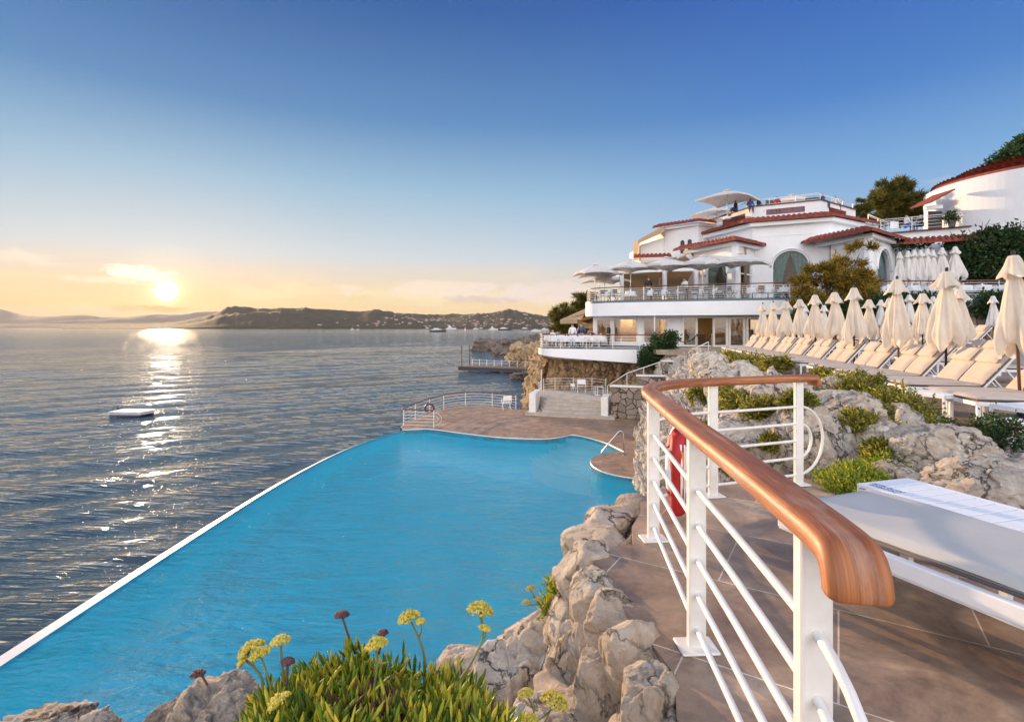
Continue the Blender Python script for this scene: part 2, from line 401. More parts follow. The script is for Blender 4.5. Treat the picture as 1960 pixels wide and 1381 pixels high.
def wood_mat():
    m = bpy.data.materials.new('varnished_wood'); m.use_nodes = True; t = NT(m.node_tree); b = t.n['Principled BSDF']
    uv = t.add('ShaderNodeUVMap'); uv.uv_map = 'UVMap'
    v = t.mapping(uv.outputs[0], (1.2, 30, 1)); v2 = t.mapping(uv.outputs[0], (5, 160, 1))
    g = t.noise(v, 1.0, 6, .65, .5, '2D'); g2 = t.noise(v2, 1.0, 4, .6, .5, '2D')
    col = t.ramp(g, [(.28, (.20,.058,.018,1)), (.5, (.37,.125,.038,1)), (.78, (.56,.23,.08,1))])
    col = t.mix(.6, col, t.ramp(g2, [(.35, (.55,.48,.45,1)), (.6, (1.1,1.1,1.1,1))]), 'MULTIPLY')
    # worn grey streaks
    wv = t.noise(t.mapping(uv.outputs[0], (2.5, 8, 1), loc=(3,1,0)), 1.0, 6, .7, .4, '2D')
    col = t.mix(t.math('MULTIPLY', t.mrange(wv, .55, .72, 0, 1), .35), col, (.46,.36,.30,1))
    t.set(b.inputs['Base Color'], col); b.inputs['Roughness'].default_value = .5
    bn = t.add('ShaderNodeBump'); bn.inputs['Strength'].default_value = .4; bn.inputs['Distance'].default_value = .002
    t.set(bn.inputs['Height'], g2); t.set(b.inputs['Normal'], bn.outputs[0]); return m
M_wood = wood_mat()

def fabric(name, c, tr=0.0, weave=True, var=.08, msc=(1,1,1)):
    m = bpy.data.materials.new(name); m.use_nodes = True; t = NT(m.node_tree); b = t.n['Principled BSDF']
    b.inputs['Roughness'].default_value = .9; b.inputs['Specular IOR Level'].default_value = .15
    tc = t.add('ShaderNodeTexCoord'); n = t.noise(t.mapping(tc.outputs['Object'], msc), 3, 6, .6)
    col = t.ramp(n, [(.3, tuple(x*(1-var) for x in c)+(1,)), (.7, tuple(min(1,x*(1+var)) for x in c)+(1,))])
    t.set(b.inputs['Base Color'], col)
    if weave:
        bn = t.add('ShaderNodeBump'); bn.inputs['Strength'].default_value = .35; bn.inputs['Distance'].default_value = .003
        t.set(bn.inputs['Height'], t.noise(tc.outputs['Object'], 160, 3, .6)); t.set(b.inputs['Normal'], bn.outputs[0])
    if tr:
        td = t.add('ShaderNodeBsdfTranslucent'); t.set(td.inputs[0], col)
        mx = t.add('ShaderNodeMixShader'); mx.inputs[0].default_value = tr
        t.l.new(b.outputs[0], mx.inputs[1]); t.l.new(td.outputs[0], mx.inputs[2])
        t.l.new(mx.outputs[0], t.n['Material Output'].inputs[0])
    return m
M_canopy = fabric('cream_canvas', (.80,.72,.62), .35)
M_canopyw = fabric('white_canvas', (.74,.70,.66), .12)
M_mattress = fabric('beige_cushion', (.54,.45,.37), var=.14)
M_piping = fabric('dark_piping', (.13,.11,.11))
M_closecush = fabric('pale_grey_mesh_cushion', (.50,.48,.46))
M_awning = fabric('beige_awning', (.62,.47,.30), .35)
M_curtain = fabric('sea_green_curtain', (.16,.42,.42), .2, False, .75, (5,5,.05))  # vertical colour bands paint in the light and shade of the folds
M_curtainw = fabric('pale_curtain', (.42,.55,.50), .3, False, .45, (5,5,.05))  # fold shading painted in as bands here too, fainter

def leafmat(name, cols, tr=.35, scale=2.0, rough=.6):
    m = bpy.data.materials.new(name); m.use_nodes = True; t = NT(m.node_tree); b = t.n['Principled BSDF']
    b.inputs['Roughness'].default_value = rough; b.inputs['Specular IOR Level'].default_value = .3
    geo = t.add('ShaderNodeNewGeometry')
    rnd = geo.outputs['Random Per Island']; n = t.noise(geo.outputs['Position'], scale, 4, .6)
    f = t.math('ADD', t.math('MULTIPLY', rnd, .5), t.math('MULTIPLY', n, .6))
    k = len(cols); col = t.ramp(f, [(.2+.65*i/(k-1), c+(1,)) for i, c in enumerate(cols)])
    t.set(b.inputs['Base Color'], col)
    td = t.add('ShaderNodeBsdfTranslucent'); t.set(td.inputs[0], col)
    mx = t.add('ShaderNodeMixShader'); mx.inputs[0].default_value = tr
    t.l.new(b.outputs[0], mx.inputs[1]); t.l.new(td.outputs[0], mx.inputs[2]); t.l.new(mx.outputs[0], t.n['Material Output'].inputs[0])
    return m
M_pine = leafmat('pine_needles', [(.02,.05,.012), (.08,.10,.02), (.34,.22,.03)], .35)
M_pinegold = leafmat('golden_pine_needles', [(.03,.06,.012), (.20,.16,.025), (.80,.46,.06)], .45)
M_dkleaf = leafmat('dark_green_leaves', [(.012,.035,.012), (.03,.07,.02), (.07,.11,.03)])
M_shrub = leafmat('garden_shrub_leaves', [(.04,.06,.012), (.20,.19,.025), (.50,.42,.08)], .4)
M_samph = leafmat('succulent_leaves', [(.04,.10,.015), (.20,.29,.025), (.80,.66,.09)], .4, 14.0, .42)
M_agave = leafmat('agave_leaves', [(.06,.11,.09), (.10,.16,.13), (.14,.2,.16)], .1)
M_umbel = leafmat('pale_yellow_flowers', [(.40,.34,.04), (.74,.60,.08), (.85,.74,.22)], .35, 30)
M_dry = leafmat('dry_flowers', [(.05,.02,.03), (.12,.05,.05), (.2,.1,.08)], .1, 30)
M_stem = mat('plant_stem', (.16,.17,.05), .6, var=.3, vscale=12)
M_twig = mat('brown_twig', (.12,.06,.035), .8, var=.3)
M_bark = mat('bark', (.10,.065,.045), .9, var=.3, bump=.5, bscale=12)

def tile_mat():
    m = mat('terracotta_tiles', (.27,.055,.030), .8, var=.45, vscale=4.5, bump=.4, bscale=18, bdist=.02); return m
M_tile = tile_mat()
def glass_mat(name, tint, refl, rough=.02):
    m = bpy.data.materials.new(name); m.use_nodes = True; t = NT(m.node_tree); t.n.remove(t.n['Principled BSDF'])
    tr = t.add('ShaderNodeBsdfTransparent'); tr.inputs[0].default_value = tint
    gl = t.add('ShaderNodeBsdfGlossy'); gl.inputs['Roughness'].default_value = rough; gl.inputs[0].default_value = (.9,.9,.9,1)
    fr = t.add('ShaderNodeFresnel'); fr.inputs[0].default_value = 1.5
    mx = t.add('ShaderNodeMixShader'); t.set(mx.inputs[0], t.math('ADD', fr.outputs[0], refl, True))
    t.l.new(tr.outputs[0], mx.inputs[1]); t.l.new(gl.outputs[0], mx.inputs[2]); t.l.new(mx.outputs[0], t.n['Material Output'].inputs[0]); return m
M_glass = glass_mat('window_glass', (.97,.92,.8,1), .08)
M_cglass = glass_mat('arch_glass', (.92,.97,.98,1), .0)
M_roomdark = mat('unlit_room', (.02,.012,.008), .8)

def sea_mat():
    m = bpy.data.materials.new('sea_water'); m.use_nodes = True; t = NT(m.node_tree); t.n.remove(t.n['Principled BSDF'])
    geo = t.add('ShaderNodeNewGeometry'); pos = geo.outputs['Position']; dist = t.vmath('LENGTH', pos).outputs['Value']
    a = t.noise(t.mapping(pos, (.10,1.9,1), rot=(0,0,R(-33.5))), 1.0, 5, .56, .05)
    c = t.noise(t.mapping(pos, (.5,7.5,1), rot=(0,0,R(-31))), 1.0, 4, .5, .1)
    bn = t.add('ShaderNodeBump'); bn.inputs['Strength'].default_value = .9; bn.inputs['Distance'].default_value = .27
    t.set(bn.inputs['Height'], t.math('ADD', a, t.math('MULTIPLY', c, .22)))
    gl = t.add('ShaderNodeBsdfGlossy'); gl.distribution = 'BECKMANN'; t.set(gl.inputs['Normal'], bn.outputs[0])
    t.set(gl.inputs['Roughness'], t.mrange(dist, 30, 900, .03, .12)); gl.inputs[0].default_value = (.95,.95,.95,1)
    df = t.add('ShaderNodeBsdfDiffuse'); df.inputs[0].default_value = (.045,.075,.088,1)
    fr = t.add('ShaderNodeFresnel'); fr.inputs[0].default_value = 1.5; t.set(fr.inputs['Normal'], bn.outputs[0])
    mx = t.add('ShaderNodeMixShader'); t.set(mx.inputs[0], fr.outputs[0])
    t.l.new(df.outputs[0], mx.inputs[1]); t.l.new(gl.outputs[0], mx.inputs[2]); t.l.new(mx.outputs[0], t.n['Material Output'].inputs[0]); return m
M_sea = sea_mat()
def pool_mat():
    m = bpy.data.materials.new('pool_water'); m.use_nodes = True; t = NT(m.node_tree); t.n.remove(t.n['Principled BSDF'])
    geo = t.add('ShaderNodeNewGeometry'); pos = geo.outputs['Position']
    a = t.noise(t.mapping(pos, (1.1,3.4,1), rot=(0,0,R(-18))), 1.0, 5, .55, .5)
    c = t.noise(t.mapping(pos, (3.5,9,1), rot=(0,0,R(-30))), 1.0, 4, .6, .4)
    bn = t.add('ShaderNodeBump'); bn.inputs['Strength'].default_value = 1.0; bn.inputs['Distance'].default_value = .30
    bb = t.noise(t.mapping(pos, (.4,1.1,1), rot=(0,0,R(-12))), 1.0, 3, .5, .6)
    t.set(bn.inputs['Height'], t.math('ADD', t.math('ADD', a, t.math('MULTIPLY', c, .3)), t.math('MULTIPLY', bb, 1.2)))
    tr = t.add('ShaderNodeBsdfTransparent'); tr.inputs[0].default_value = (.74,.97,1.0,1)
    gl = t.add('ShaderNodeBsdfGlossy'); gl.distribution = 'BECKMANN'; gl.inputs['Roughness'].default_value = .04; t.set(gl.inputs['Normal'], bn.outputs[0])
    fr = t.add('ShaderNodeFresnel'); fr.inputs[0].default_value = 1.5; t.set(fr.inputs['Normal'], bn.outputs[0])
    df = t.add('ShaderNodeBsdfDiffuse'); df.inputs[0].default_value = (.04,.73,1.0,1); t.set(df.inputs['Normal'], bn.outputs[0])
    m0 = t.add('ShaderNodeMixShader'); m0.inputs[0].default_value = .30
    t.l.new(tr.outputs[0], m0.inputs[1]); t.l.new(df.outputs[0], m0.inputs[2])
    mx = t.add('ShaderNodeMixShader'); t.set(mx.inputs[0], t.math('MINIMUM', fr.outputs[0], .75))
    t.l.new(m0.outputs[0], mx.inputs[1]); t.l.new(gl.outputs[0], mx.inputs[2]); t.l.new(mx.outputs[0], t.n['Material Output'].inputs[0]); return m
M_pool = pool_mat()
M_basin = mat('pool_blue_paint', (.03,.74,1.0), .6, var=.12, vscale=.5)
M_rim = mat('pool_rim_mosaic', (.56,.53,.60), .5, var=.12, vscale=40)
M_farwall = mat('far_house_wall', (.42,.38,.34), .9)
M_hill = None
def hill_mat(name, c0, c1, c2, s):
    m = bpy.data.materials.new(name); m.use_nodes = True; t = NT(m.node_tree); b = t.n['Principled BSDF']
    b.inputs['Roughness'].default_value = .95; b.inputs['Specular IOR Level'].default_value = .1
    geo = t.add('ShaderNodeNewGeometry'); n = t.noise(geo.outputs['Position'], s, 8, .72)
    t.set(b.inputs['Base Color'], t.ramp(n, [(.35, c0), (.5, c1), (.68, c2)])); return m
M_hillnear = hill_mat('wooded_hill', (.008,.010,.007,1), (.022,.023,.016,1), (.05,.048,.035,1), .012)
M_hillfar = hill_mat('far_hill', (.03,.03,.03,1), (.045,.045,.04,1), (.07,.065,.055,1), .002)

def stonewall_mat(name, sc_=1.6):
    m = bpy.data.materials.new(name); m.use_nodes = True; t = NT(m.node_tree); b = t.n['Principled BSDF']
    geo = t.add('ShaderNodeNewGeometry'); pos = geo.outputs['Position']
    n = t.noise(pos, 1.5, 4, .6)
    p2 = t.vmath('ADD', pos, t.add('ShaderNodeCombineXYZ', i_0=t.math('MULTIPLY', n, .4), i_1=t.math('MULTIPLY', n, .3), i_2=t.math('MULTIPLY', n, .4)).outputs[0]).outputs[0]
    v = t.add('ShaderNodeTexVoronoi', feature='DISTANCE_TO_EDGE'); t.set(v.inputs['Vector'], p2); v.inputs['Scale'].default_value = sc_
    vc = t.add('ShaderNodeTexVoronoi'); t.set(vc.inputs['Vector'], p2); vc.inputs['Scale'].default_value = sc_
    rnd = t.add('ShaderNodeSeparateXYZ', i_0=vc.outputs['Color']).outputs[0]
    col = t.ramp(rnd, [(0, (.14,.11,.09,1)), (.5, (.30,.23,.18,1)), (1, (.44,.35,.27,1))])
    col = t.mix(.6, col, t.ramp(t.noise(pos, 9, 6, .7), [(.3,(.6,.6,.6,1)),(.7,(1.2,1.2,1.2,1))]), 'MULTIPLY')
    e = t.mrange(v.outputs['Distance'], .015, .05)
    col = t.mix(e, (.05,.04,.035,1), col)
    t.set(b.inputs['Base Color'], col); b.inputs['Roughness'].default_value = .9
    bn = t.add('ShaderNodeBump'); bn.inputs['Strength'].default_value = .9; bn.inputs['Distance'].default_value = .06
    t.set(bn.inputs['Height'], t.math('ADD', e, t.math('MULTIPLY', t.noise(pos, 12, 6, .7), .4))); t.set(b.inputs['Normal'], bn.outputs[0]); return m
M_swall = stonewall_mat('rubble_stone_wall', 2.3)
# ------------------------------------------------------------------ sea: one sheet with real waves, out to the horizon
SEA = -9.0
def make_sea():
    fine = np.arange(-57, 57.01, .16); coarse = np.arange(60, 301, 6.0)
    th = np.radians(np.concatenate([fine, coarse])); nt = len(th)
    rr = [6.0]
    while rr[-1] < 700: rr.append(rr[-1]*1.0085+.02)
    while rr[-1] < 42000: rr.append(rr[-1]*1.12)
    rr = np.array(rr); nr = len(rr)
    Rr, T = np.meshgrid(rr, th, indexing='ij')
    X = Rr*np.sin(T); Y = Rr*np.cos(T); Zz = np.zeros_like(X)
    rng = np.random.RandomState(4)
    fade = np.where(np.degrees(T) > 57.5, 0, 1.0)
    for k in range(70):
        lam = 0.40*(9/0.40)**(rng.rand()**1.4); ang = R(123.5) + rng.normal(0, .11)
        kx, ky = math.cos(ang), math.sin(ang)
        amp = .0036*lam**.85*(.5+rng.rand())
        ph = (X*kx+Y*ky)*2*math.pi/lam + rng.rand()*6.28
        lod = np.clip((lam/(Rr*.012+.03)-1.5)/2, 0, 1)
        Zz += amp*(np.sin(ph)+.28*np.cos(2*ph))*lod*fade
    V = np.stack([X.ravel(), Y.ravel(), SEA+Zz.ravel()], 1)
    F = grid_faces(nr, nt)
    i = np.arange(nr-1); F = np.concatenate([F, np.stack([i*nt+nt-1, (i+1)*nt+nt-1, (i+1)*nt, i*nt], 1)])
    F = F[:, ::-1]
    o = np_mesh('sea_water', V, F, M_sea, smooth=True); tag(o, kind='structure')
make_sea()

# ------------------------------------------------------------------ far hills across the bay
def ridge(name, prof, d, dfront, mat_, seed, tree=0.0, nv=14, smooth=True):
    """prof: list of (px, py) skyline; the hill rises from the shore at dfront to the ridge at d"""
    xs = np.linspace(prof[0][0], prof[-1][0], 420); ys = np.interp(xs, [p[0] for p in prof], [p[1] for p in prof])
    V = []
    for j in range(nv):
        v = j/(nv-1.0); dd = dfront+(d-dfront)*v
        hz = (626-ys)/1000.0*d - SEA
        prf = math.sin(v*math.pi/2)**1.1
        X = (xs-980)/1000.0*d*(1-(1-v)*(1-dfront/d)); Y = np.full_like(xs, dd)
        p = np.stack([X/d*9, Y/d*9, np.zeros_like(X)], 1)
        n = fbm(p*2.0, seed, 5); n2 = fbm(p*22, seed+5, 3)
        Zz = SEA + hz*prf*(1+.22*n*(v*(1-v)*4)) + tree*n2*min(1, v*4)
        V.append(np.stack([X, Y, Zz], 1))
    back = V[-1].copy(); back[:,1] *= 1.3; back[:,0] *= 1.3; back[:,2] = SEA-5
    front = V[0].copy(); front[:,2] = SEA-6; V = [front]+V+[back]
    n = len(V); V = np.concatenate(V); F = grid_faces(n, 420)
    o = np_mesh(name, V, F, mat_, smooth=smooth); tag(o, kind='structure'); return o
ridge('far_mountains', [(-400,600),(-200,592),(-40,594),(5,592),(25,597),(50,604),(80,606),(130,604),(165,602),(200,606),(250,607),(300,603),(340,603),(390,598),(450,596),(520,603),(620,615),(700,622)], 14000, 11000, M_hillfar, 3)
ridge('low_far_shore', [(-420,615),(-100,617),(60,619),(150,619),(250,619),(330,618),(400,614),(480,614),(600,618),(760,619)], 9000, 7600, M_hillfar, 5, 6)
ridge('wooded_headland', [(a_, b_+4) for a_, b_ in [(120,620),(280,619),(350,611),(395,601),(430,590),(455,587),(490,588),(540,587),(560,586),(600,588),(640,590),(690,592),(745,594),(790,597),(830,599),(880,598),(930,598),(960,593),(978,590),(1000,594),(1040,600),(1080,604),(1200,606),(1400,610)]], 4200, 2900, M_hillnear, 8, 4)
# houses scattered over the headland
def house_mesh():
    m = MB(); m.box((0,0,3), (14,10,6)); w_ = m.build('wall', M_farwall); me = w_.data; bpy.data.objects.remove(w_)
    r = MB(); r.add([(-8,-6,6),(8,-6,6),(8,6,6),(-8,6,6),(-5,0,8.6),(5,0,8.6)], [(0,1,5,4),(2,3,4,5),(1,2,5),(3,0,4),(3,2,1,0)])
    r_ = r.build('roof', M_tile); mr = r_.data; bpy.data.objects.remove(r_); return me, mr
hw, hr = house_mesh()
hill = bpy.data.objects['wooded_headland']
hv = np.array([v.co[:] for v in hill.data.vertices]).reshape(-1, 420, 3)
rng = random.Random(11)
for k in range(190):
    px = 580+rng.random()**.5*480; ci = int((px-120)/(1400-120)*419); v = rng.choice([2,2,3,3,3,4,4,5,5,6,7,8,9])
    p = hv[v, ci]; q = hv[min(v+1, 15), ci]; f = rng.random()
    pos = Vector(p)*(1-f)+Vector(q)*f
    t_ = thing('hillside_house', 'pale house scattered among the trees on the far wooded headland', 'house', pos+Vector((0,0,-1.5)), rng.uniform(-.5,.5), 'houses on the far wooded headland')
    s = rng.uniform(.45, 1.05); t_.scale = (s*rng.uniform(.8,1.5), s, s*rng.uniform(.8,1.3))
    for n_, me_ in (('wall', hw), ('roof', hr)):
        o = bpy.data.objects.new(n_, me_); C.link(o); o.parent = t_

# ------------------------------------------------------------------ pool
PW = -5.50; PT = -5.40
edge_out = [(-8.3,-1),(-8.3,4),(-8.27,8.4),(-8.25,13.6),(-8.1,18.4),(-7.62,22.5),(-6.85,25.3),(-5.75,27.75)]
def spline(pts, n=6):
    pts = [Vector(p) for p in pts]; out = []
    for i in range(len(pts)-1):
        p0 = pts[max(i-1,0)]; p1 = pts[i]; p2 = pts[i+1]; p3 = pts[min(i+2,len(pts)-1)]
        for k in range(n):
            t_ = k/n; out.append(.5*((2*p1)+(p2-p0)*t_+(2*p0-5*p1+4*p2-p3)*t_*t_+(3*p1-p0-3*p2+p3)*t_**3))
    out.append(pts[-1]); return out
eo = spline(edge_out, 6)
terr_edge = spline([(-5.75,27.75),(-4.9,27.95),(-4.25,27.9),(-2.1,26.6),(-.6,25.85),(.6,25.55),(1.5,25.5),(2.2,25.75),(2.9,26.35),(3.3,26.3),(3.86,25.6),(4.4,24.6),(4.75,23.4),(4.95,22.6)], 5)
ellipse = [(5.05+1.9*math.cos(a), 20.75+2.0*math.sin(a)) for a in [R(x) for x in range(100, 271, 10)]]
poly = [tuple(p) for p in eo]+[tuple(p) for p in terr_edge[1:]]+ellipse+[(5.4,18.2),(4.6,15),(4.6,12),(4.0,8),(2,4),(-1,1),(-4,-1)]
m = MB(); m.prism(poly, PW-.004, PW)
def sheet(name, poly, z, mt, parent=None):
    mm = MB(); tr = geometry.tessellate_polygon([[Vector((p[0],p[1],0)) for p in poly]]); fs = []
    for a,b,c in tr:
        if (Vector(poly[b][:2])-Vector(poly[a][:2])).cross(Vector(poly[c][:2])-Vector(poly[a][:2])) < 0: b,c = c,b
        fs.append((a,b,c))
    mm.add([(p[0],p[1],z) for p in poly], fs); return mm.build(name, mt, parent)
o = sheet('pool_water', poly, PW, M_pool); tag(o, kind='structure')
# basin: floor and walls, with the curved entry steps in the far right corner
m = MB(); n = len(poly)
for i in range(n):
    a, b = poly[i], poly[(i+1)%n]
    m.add([(a[0],a[1],PW+.03),(b[0],b[1],PW+.03),(b[0],b[1],PW-1.9),(a[0],a[1],PW-1.9)], [(0,1,2,3)])
tr = geometry.tessellate_polygon([[Vector((p[0],p[1],0)) for p in poly]])
m.add([(p[0],p[1],PW-1.6) for p in poly], [tuple(x) for x in tr])
basin = m.build('pool_basin', M_basin); tag(basin, kind='structure')
cx_, cy_ = 5.1, 24.0
for k in range(5):
    rr_ = 1.35+.42*k; z1 = PW-.10-.20*k
    pl = [(cx_-1.0+rr_*math.cos(a)*1.05, cy_+1.7+rr_*math.sin(a)*1.25) for a in [R(x) for x in range(150, 300, 6)]]+[(6.5,24),(6.5,28),(2.5,28)]
    m = MB(); m.prism(pl, PW-1.7, z1)
    if k == 0: stp = m
    else: stp.V, stp.F, _ = (lambda A,B: (A.V+B.V, A.F+[tuple(i+len(A.V) for i in f) for f in B.F], 0))(stp, m)
nose = MB()
for k in range(5):
    rr_ = 1.35+.42*k; nose.tube([(cx_-1.0+rr_*math.cos(a)*1.05, cy_+1.7+rr_*math.sin(a)*1.25, PW-.09-.20*k) for a in [R(x) for x in range(150, 300, 6)]], .05, 6)
no_ = nose.build('pool_step_nosing', mat('white_nosing', (.85,.9,.92), .6)); tag(no_, kind='structure')
so_ = stp.build('pool_steps', mat('pale_pool_steps', (.72,.93,1.0), .6)); tag(so_, kind='structure')
# infinity-edge rim and outer wall down to the sea rocks
m = MB(); N = len(eo)
for i in range(N):
    pass
def offset(pts, d):
    out = []
    for i, p in enumerate(pts):
        a = Vector(pts[max(i-1,0)][:2]); b = Vector(pts[min(i+1,len(pts)-1)][:2]); t_ = (b-a).normalized()
        out.append(Vector((p[0]-t_.y*d, p[1]+t_.x*d)))
    return out
def voff(pts, d):
    w_ = [1.0 if p[1] < 9 else max(.5, 1-.04*(p[1]-9)) for p in pts]; full = offset(pts, 1.0)
    return [Vector(p[:2]).lerp(f, d*k) for p, f, k in zip([Vector(q[:2]) for q in pts], full, w_)]
o1 = voff(eo, .05); o2 = voff(eo, .36); o3 = voff(eo, .42); o4 = voff(eo, .50)
prof = [(eo, PW-.05), (eo, PW+.012), (o1, PW+.012), (o2, PW-.035), (o3, PW-.10), (o4, SEA-.5)]
vs = []
for ring, z in prof: vs += [(p[0],p[1],z) for p in ring]
fs = [(j*N+i, j*N+i+1, (j+1)*N+i+1, (j+1)*N+i) for j in range(len(prof)-1) for i in range(N-1)]
m.add(vs, fs); o = m.build('pool_edge_wall', M_rim, smooth=False); tag(o, kind='structure')

# ------------------------------------------------------------------ pool terrace
outer = spline([(-6.0,28.3),(-6.02,29.2),(-5.7,31),(-5.1,33.0),(-4.5,34.7),(-3.6,35.8),(-2.4,36.2),(-1.2,35.6),(0,34.7),(1.2,34.0)], 5)
tpoly = [tuple(p) for p in outer]+[(1.2,37.5),(9.5,37.5),(9.5,18.0),(5.4,18.2)]+ellipse[::-1]+[tuple(p) for p in terr_edge[::-1]]
tpoly = tpoly[:-1]+[(-5.75,27.75)]
m = MB(); m.prism(tpoly, PT-.30, PT); o = m.build('pool_terrace', M_pterr); tag(o, kind='structure')
# pale coping under the terrace edge, proud of the stone
m = MB()
inner = [tuple(p) for p in offset([tuple(p) for p in outer], -.25)]
lip = [tuple(p) for p in outer]
for seq, w_ in ((lip, .05),):
    N = len(seq); oo = offset(seq, w_)
    for i in range(N-1):
        a, b, c, d = seq[i], seq[i+1], oo[i+1], oo[i]
        m.add([(a[0],a[1],PT-.03),(b[0],b[1],PT-.03),(c[0],c[1],PT-.03),(d[0],d[1],PT-.03),(c[0],c[1],PT-.55),(d[0],d[1],PT-.55)], [(0,1,2,3),(3,2,4,5)])
o = m.build('terrace_coping', M_paint); tag(o, kind='structure')
m = MB(); cp = [(p[0],p[1]) for p in ellipse]+[tuple(p) for p in []]
for seq in (ellipse, [tuple(p) for p in terr_edge[::-1]][:]):
    m.tube([(p[0],p[1],PT-.05) for p in seq], .028, 6)
o = m.build('pool_coping', M_paint); tag(o, kind='structure')
# rock mass under the terrace standing in the sea
def ruled(name, rows, nu, nv, amp, seed, mt, freq=1.0, crack=.4, kind='structure', smooth=True, ends=.0, aniso=(1,1,1)):
    """rows: list of polylines (same length) from top to foot"""
    grid = []
    for row in rows:
        sp = spline([Vector(p) for p in row], max(2, nu//(len(row)-1))); grid.append(np.array([tuple(p) for p in sp]))
    G_ = np.array(grid); k = len(rows); vv = np.linspace(0, k-1, nv)
    out = []
    for v in vv:
        i = min(int(v), k-2); f = v-i; out.append(G_[i]*(1-f)+G_[i+1]*f)
    Gd = np.array(out); nv_, nu_, _ = Gd.shape
    du = np.gradient(Gd, axis=1); dv = np.gradient(Gd, axis=0); nrm = np.cross(du, dv)
    nrm /= np.linalg.norm(nrm, axis=2, keepdims=True)+1e-9
    p = Gd.reshape(-1,3)*freq*np.array(aniso)
    warp = np.stack([fbm(p*.9, seed+31, 3), fbm(p*.9, seed+47, 3), fbm(p*.9, seed+61, 3)], 1)*.45
    h1, e1 = facets(p*.8+warp, seed); h2, e2 = facets(p*2.3+warp*1.3, seed+3); h3, e3 = facets(p*6.+warp*3, seed+5)
    h = h1*1.1+h2*.5+h3*.16+.22*fbm(p, seed+7, 6, .55)-crack*.6*np.exp(-e1*22)-crack*.3*np.exp(-e2*16)
    h = h.reshape(nv_, nu_, 1)
    e = np.ones((nv_,1,1)); e[0] = 0
    Gd = Gd + nrm*h*amp*e
    o = np_mesh(name, Gd.reshape(-1,3), grid_faces(nv_, nu_), mt, smooth=smooth)
    tag(o, kind=kind); return o
to_ = [(p[0],p[1],PT-.28) for p in outer[::5]]
ft = [(p[0]*1.15-.4, p[1]+.9, SEA-.4) for p in outer[::5]]
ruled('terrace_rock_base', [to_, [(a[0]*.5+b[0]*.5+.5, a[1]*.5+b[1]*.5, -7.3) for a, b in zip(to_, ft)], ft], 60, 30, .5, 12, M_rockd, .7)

# ------------------------------------------------------------------ near flagstone deck
DK = -1.43
dpoly = [(.62,.3),(.60,1.0),(.60,1.75),(.605,1.92),(.67,2.15),(.64,2.32),(.60,2.55),(.52,2.85),(.55,3.05),(.50,3.2),(.60,3.38),(.80,3.45),(.86,3.75),(1.0,4.05),(1.08,4.4),(1.3,4.62),(1.9,4.8),(2.7,4.95),(4.2,4.6),(7.5,3.6),(7.5,.3)]
m = MB(); m.prism(dpoly, DK-.12, DK); o = m.build('walkway_deck', M_deck); tag(o, kind='structure')
# lounger deck
lpoly = [(7.0,1.9),(5.7,4.6),(5.3,5.6),(5.6,6.6),(6.1,7.6),(6.55,9.2),(7.0,10.8),(8.0,15),(9.2,20),(11.2,28.5),(11.7,31),(9.2,33.2),(9.2,37),(48,36),(48,1.9)]
m = MB(); m.prism(lpoly, DK-.3, DK-.006); o = m.build('sun_deck', M_ldeck); tag(o, kind='structure')
m = MB(); m.prism([(17.4,20.0),(18.6,30),(19,33),(48,33),(48,18.0)], DK-.2, DK+.48); o = m.build('raised_sun_deck', M_ldeck); tag(o, kind='structure')

# ------------------------------------------------------------------ rock garden and slopes
def slope():
    ys_ = [4.5, 5, 6, 7, 8, 9.5, 12, 15, 18.7, 22, 25, 28, 31, 33.4]
    xf = [1.0, 1.0, 1.25, 1.7, 2.2, 2.8, 3.6, 4.5, 5.1, 6.0, 6.7, 7.5, 8.3, 8.6]
    xr = [5.6, 5.7, 5.6, 5.9, 6.2, 6.7, 7.35, 8.15, 9.0, 9.8, 10.4, 11.1, 11.6, 9.6]
    ny, nx = 460, 190
    y = np.linspace(0, 1, ny)**1.35*(33.4-4.5)+4.5; s = np.linspace(0, 1, nx)
    XF = np.interp(y, ys_, xf)[:,None]; XR = np.interp(y, ys_, xr)[:,None]
    S = s[None,:]*np.ones((ny,1)); X = XF-.6+(XR+.35-XF+.6)*S; Y = y[:,None]*np.ones((1,nx))
    near = np.clip((8.5-Y)/4.0, 0, 1)
    pw = np.where(Y < 9, .34, .55)
    prof = np.clip(S*1.04, 0, 1)**pw
    Zb = -5.7+(5.7-1.52)*prof
    hump = np.exp(-((S-.62)/.28)**2)*(.55*np.exp(-((Y-6.4)/1.6)**2)+.25*np.exp(-((Y-14)/9.)**2))
    Zb = Zb+hump
    p = np.stack([X.ravel(), Y.ravel(), Zb.ravel()], 1)
    warp = np.stack([fbm(p*.8, 5, 3), fbm(p*.8, 6, 3), fbm(p*.8, 7, 3)], 1)*.4
    h1, e1 = facets(p*.8+warp, 41); h2, e2 = facets(p*2.1+warp*1.4, 43); h3, e3 = facets(p*5.5+warp*3, 45)
    h = h1*1.2+h2*.55+h3*.2+.22*fbm(p*1.1, 51, 6, .55)-.25*np.exp(-e1*20)-.12*np.exp(-e2*16)
    h = h.reshape(ny, nx)
    edge = np.clip((1-S)*7, 0, 1)*np.clip((Y-4.5)*1.6, .15, 1)*np.clip((33.6-Y)/2, .1, 1)
    Zb = Zb+h*.62*edge-.10*(1-edge)
    X = X-h*.45*(1-S)
    o = np_mesh('rock_garden_slope', np.stack([X.ravel(),Y.ravel(),Zb.ravel()],1), grid_faces(ny,nx)[:, ::-1], M_rockg, smooth=True)
    tag(o, kind='structure'); return np.stack([X,Y,Zb], 2)
SLOPE = slope()
def slope_z(x, y):
    d = (SLOPE[:,:,0]-x)**2+(SLOPE[:,:,1]-y)**2; i = np.unravel_index(np.argmin(d), d.shape); return float(SLOPE[i][2])
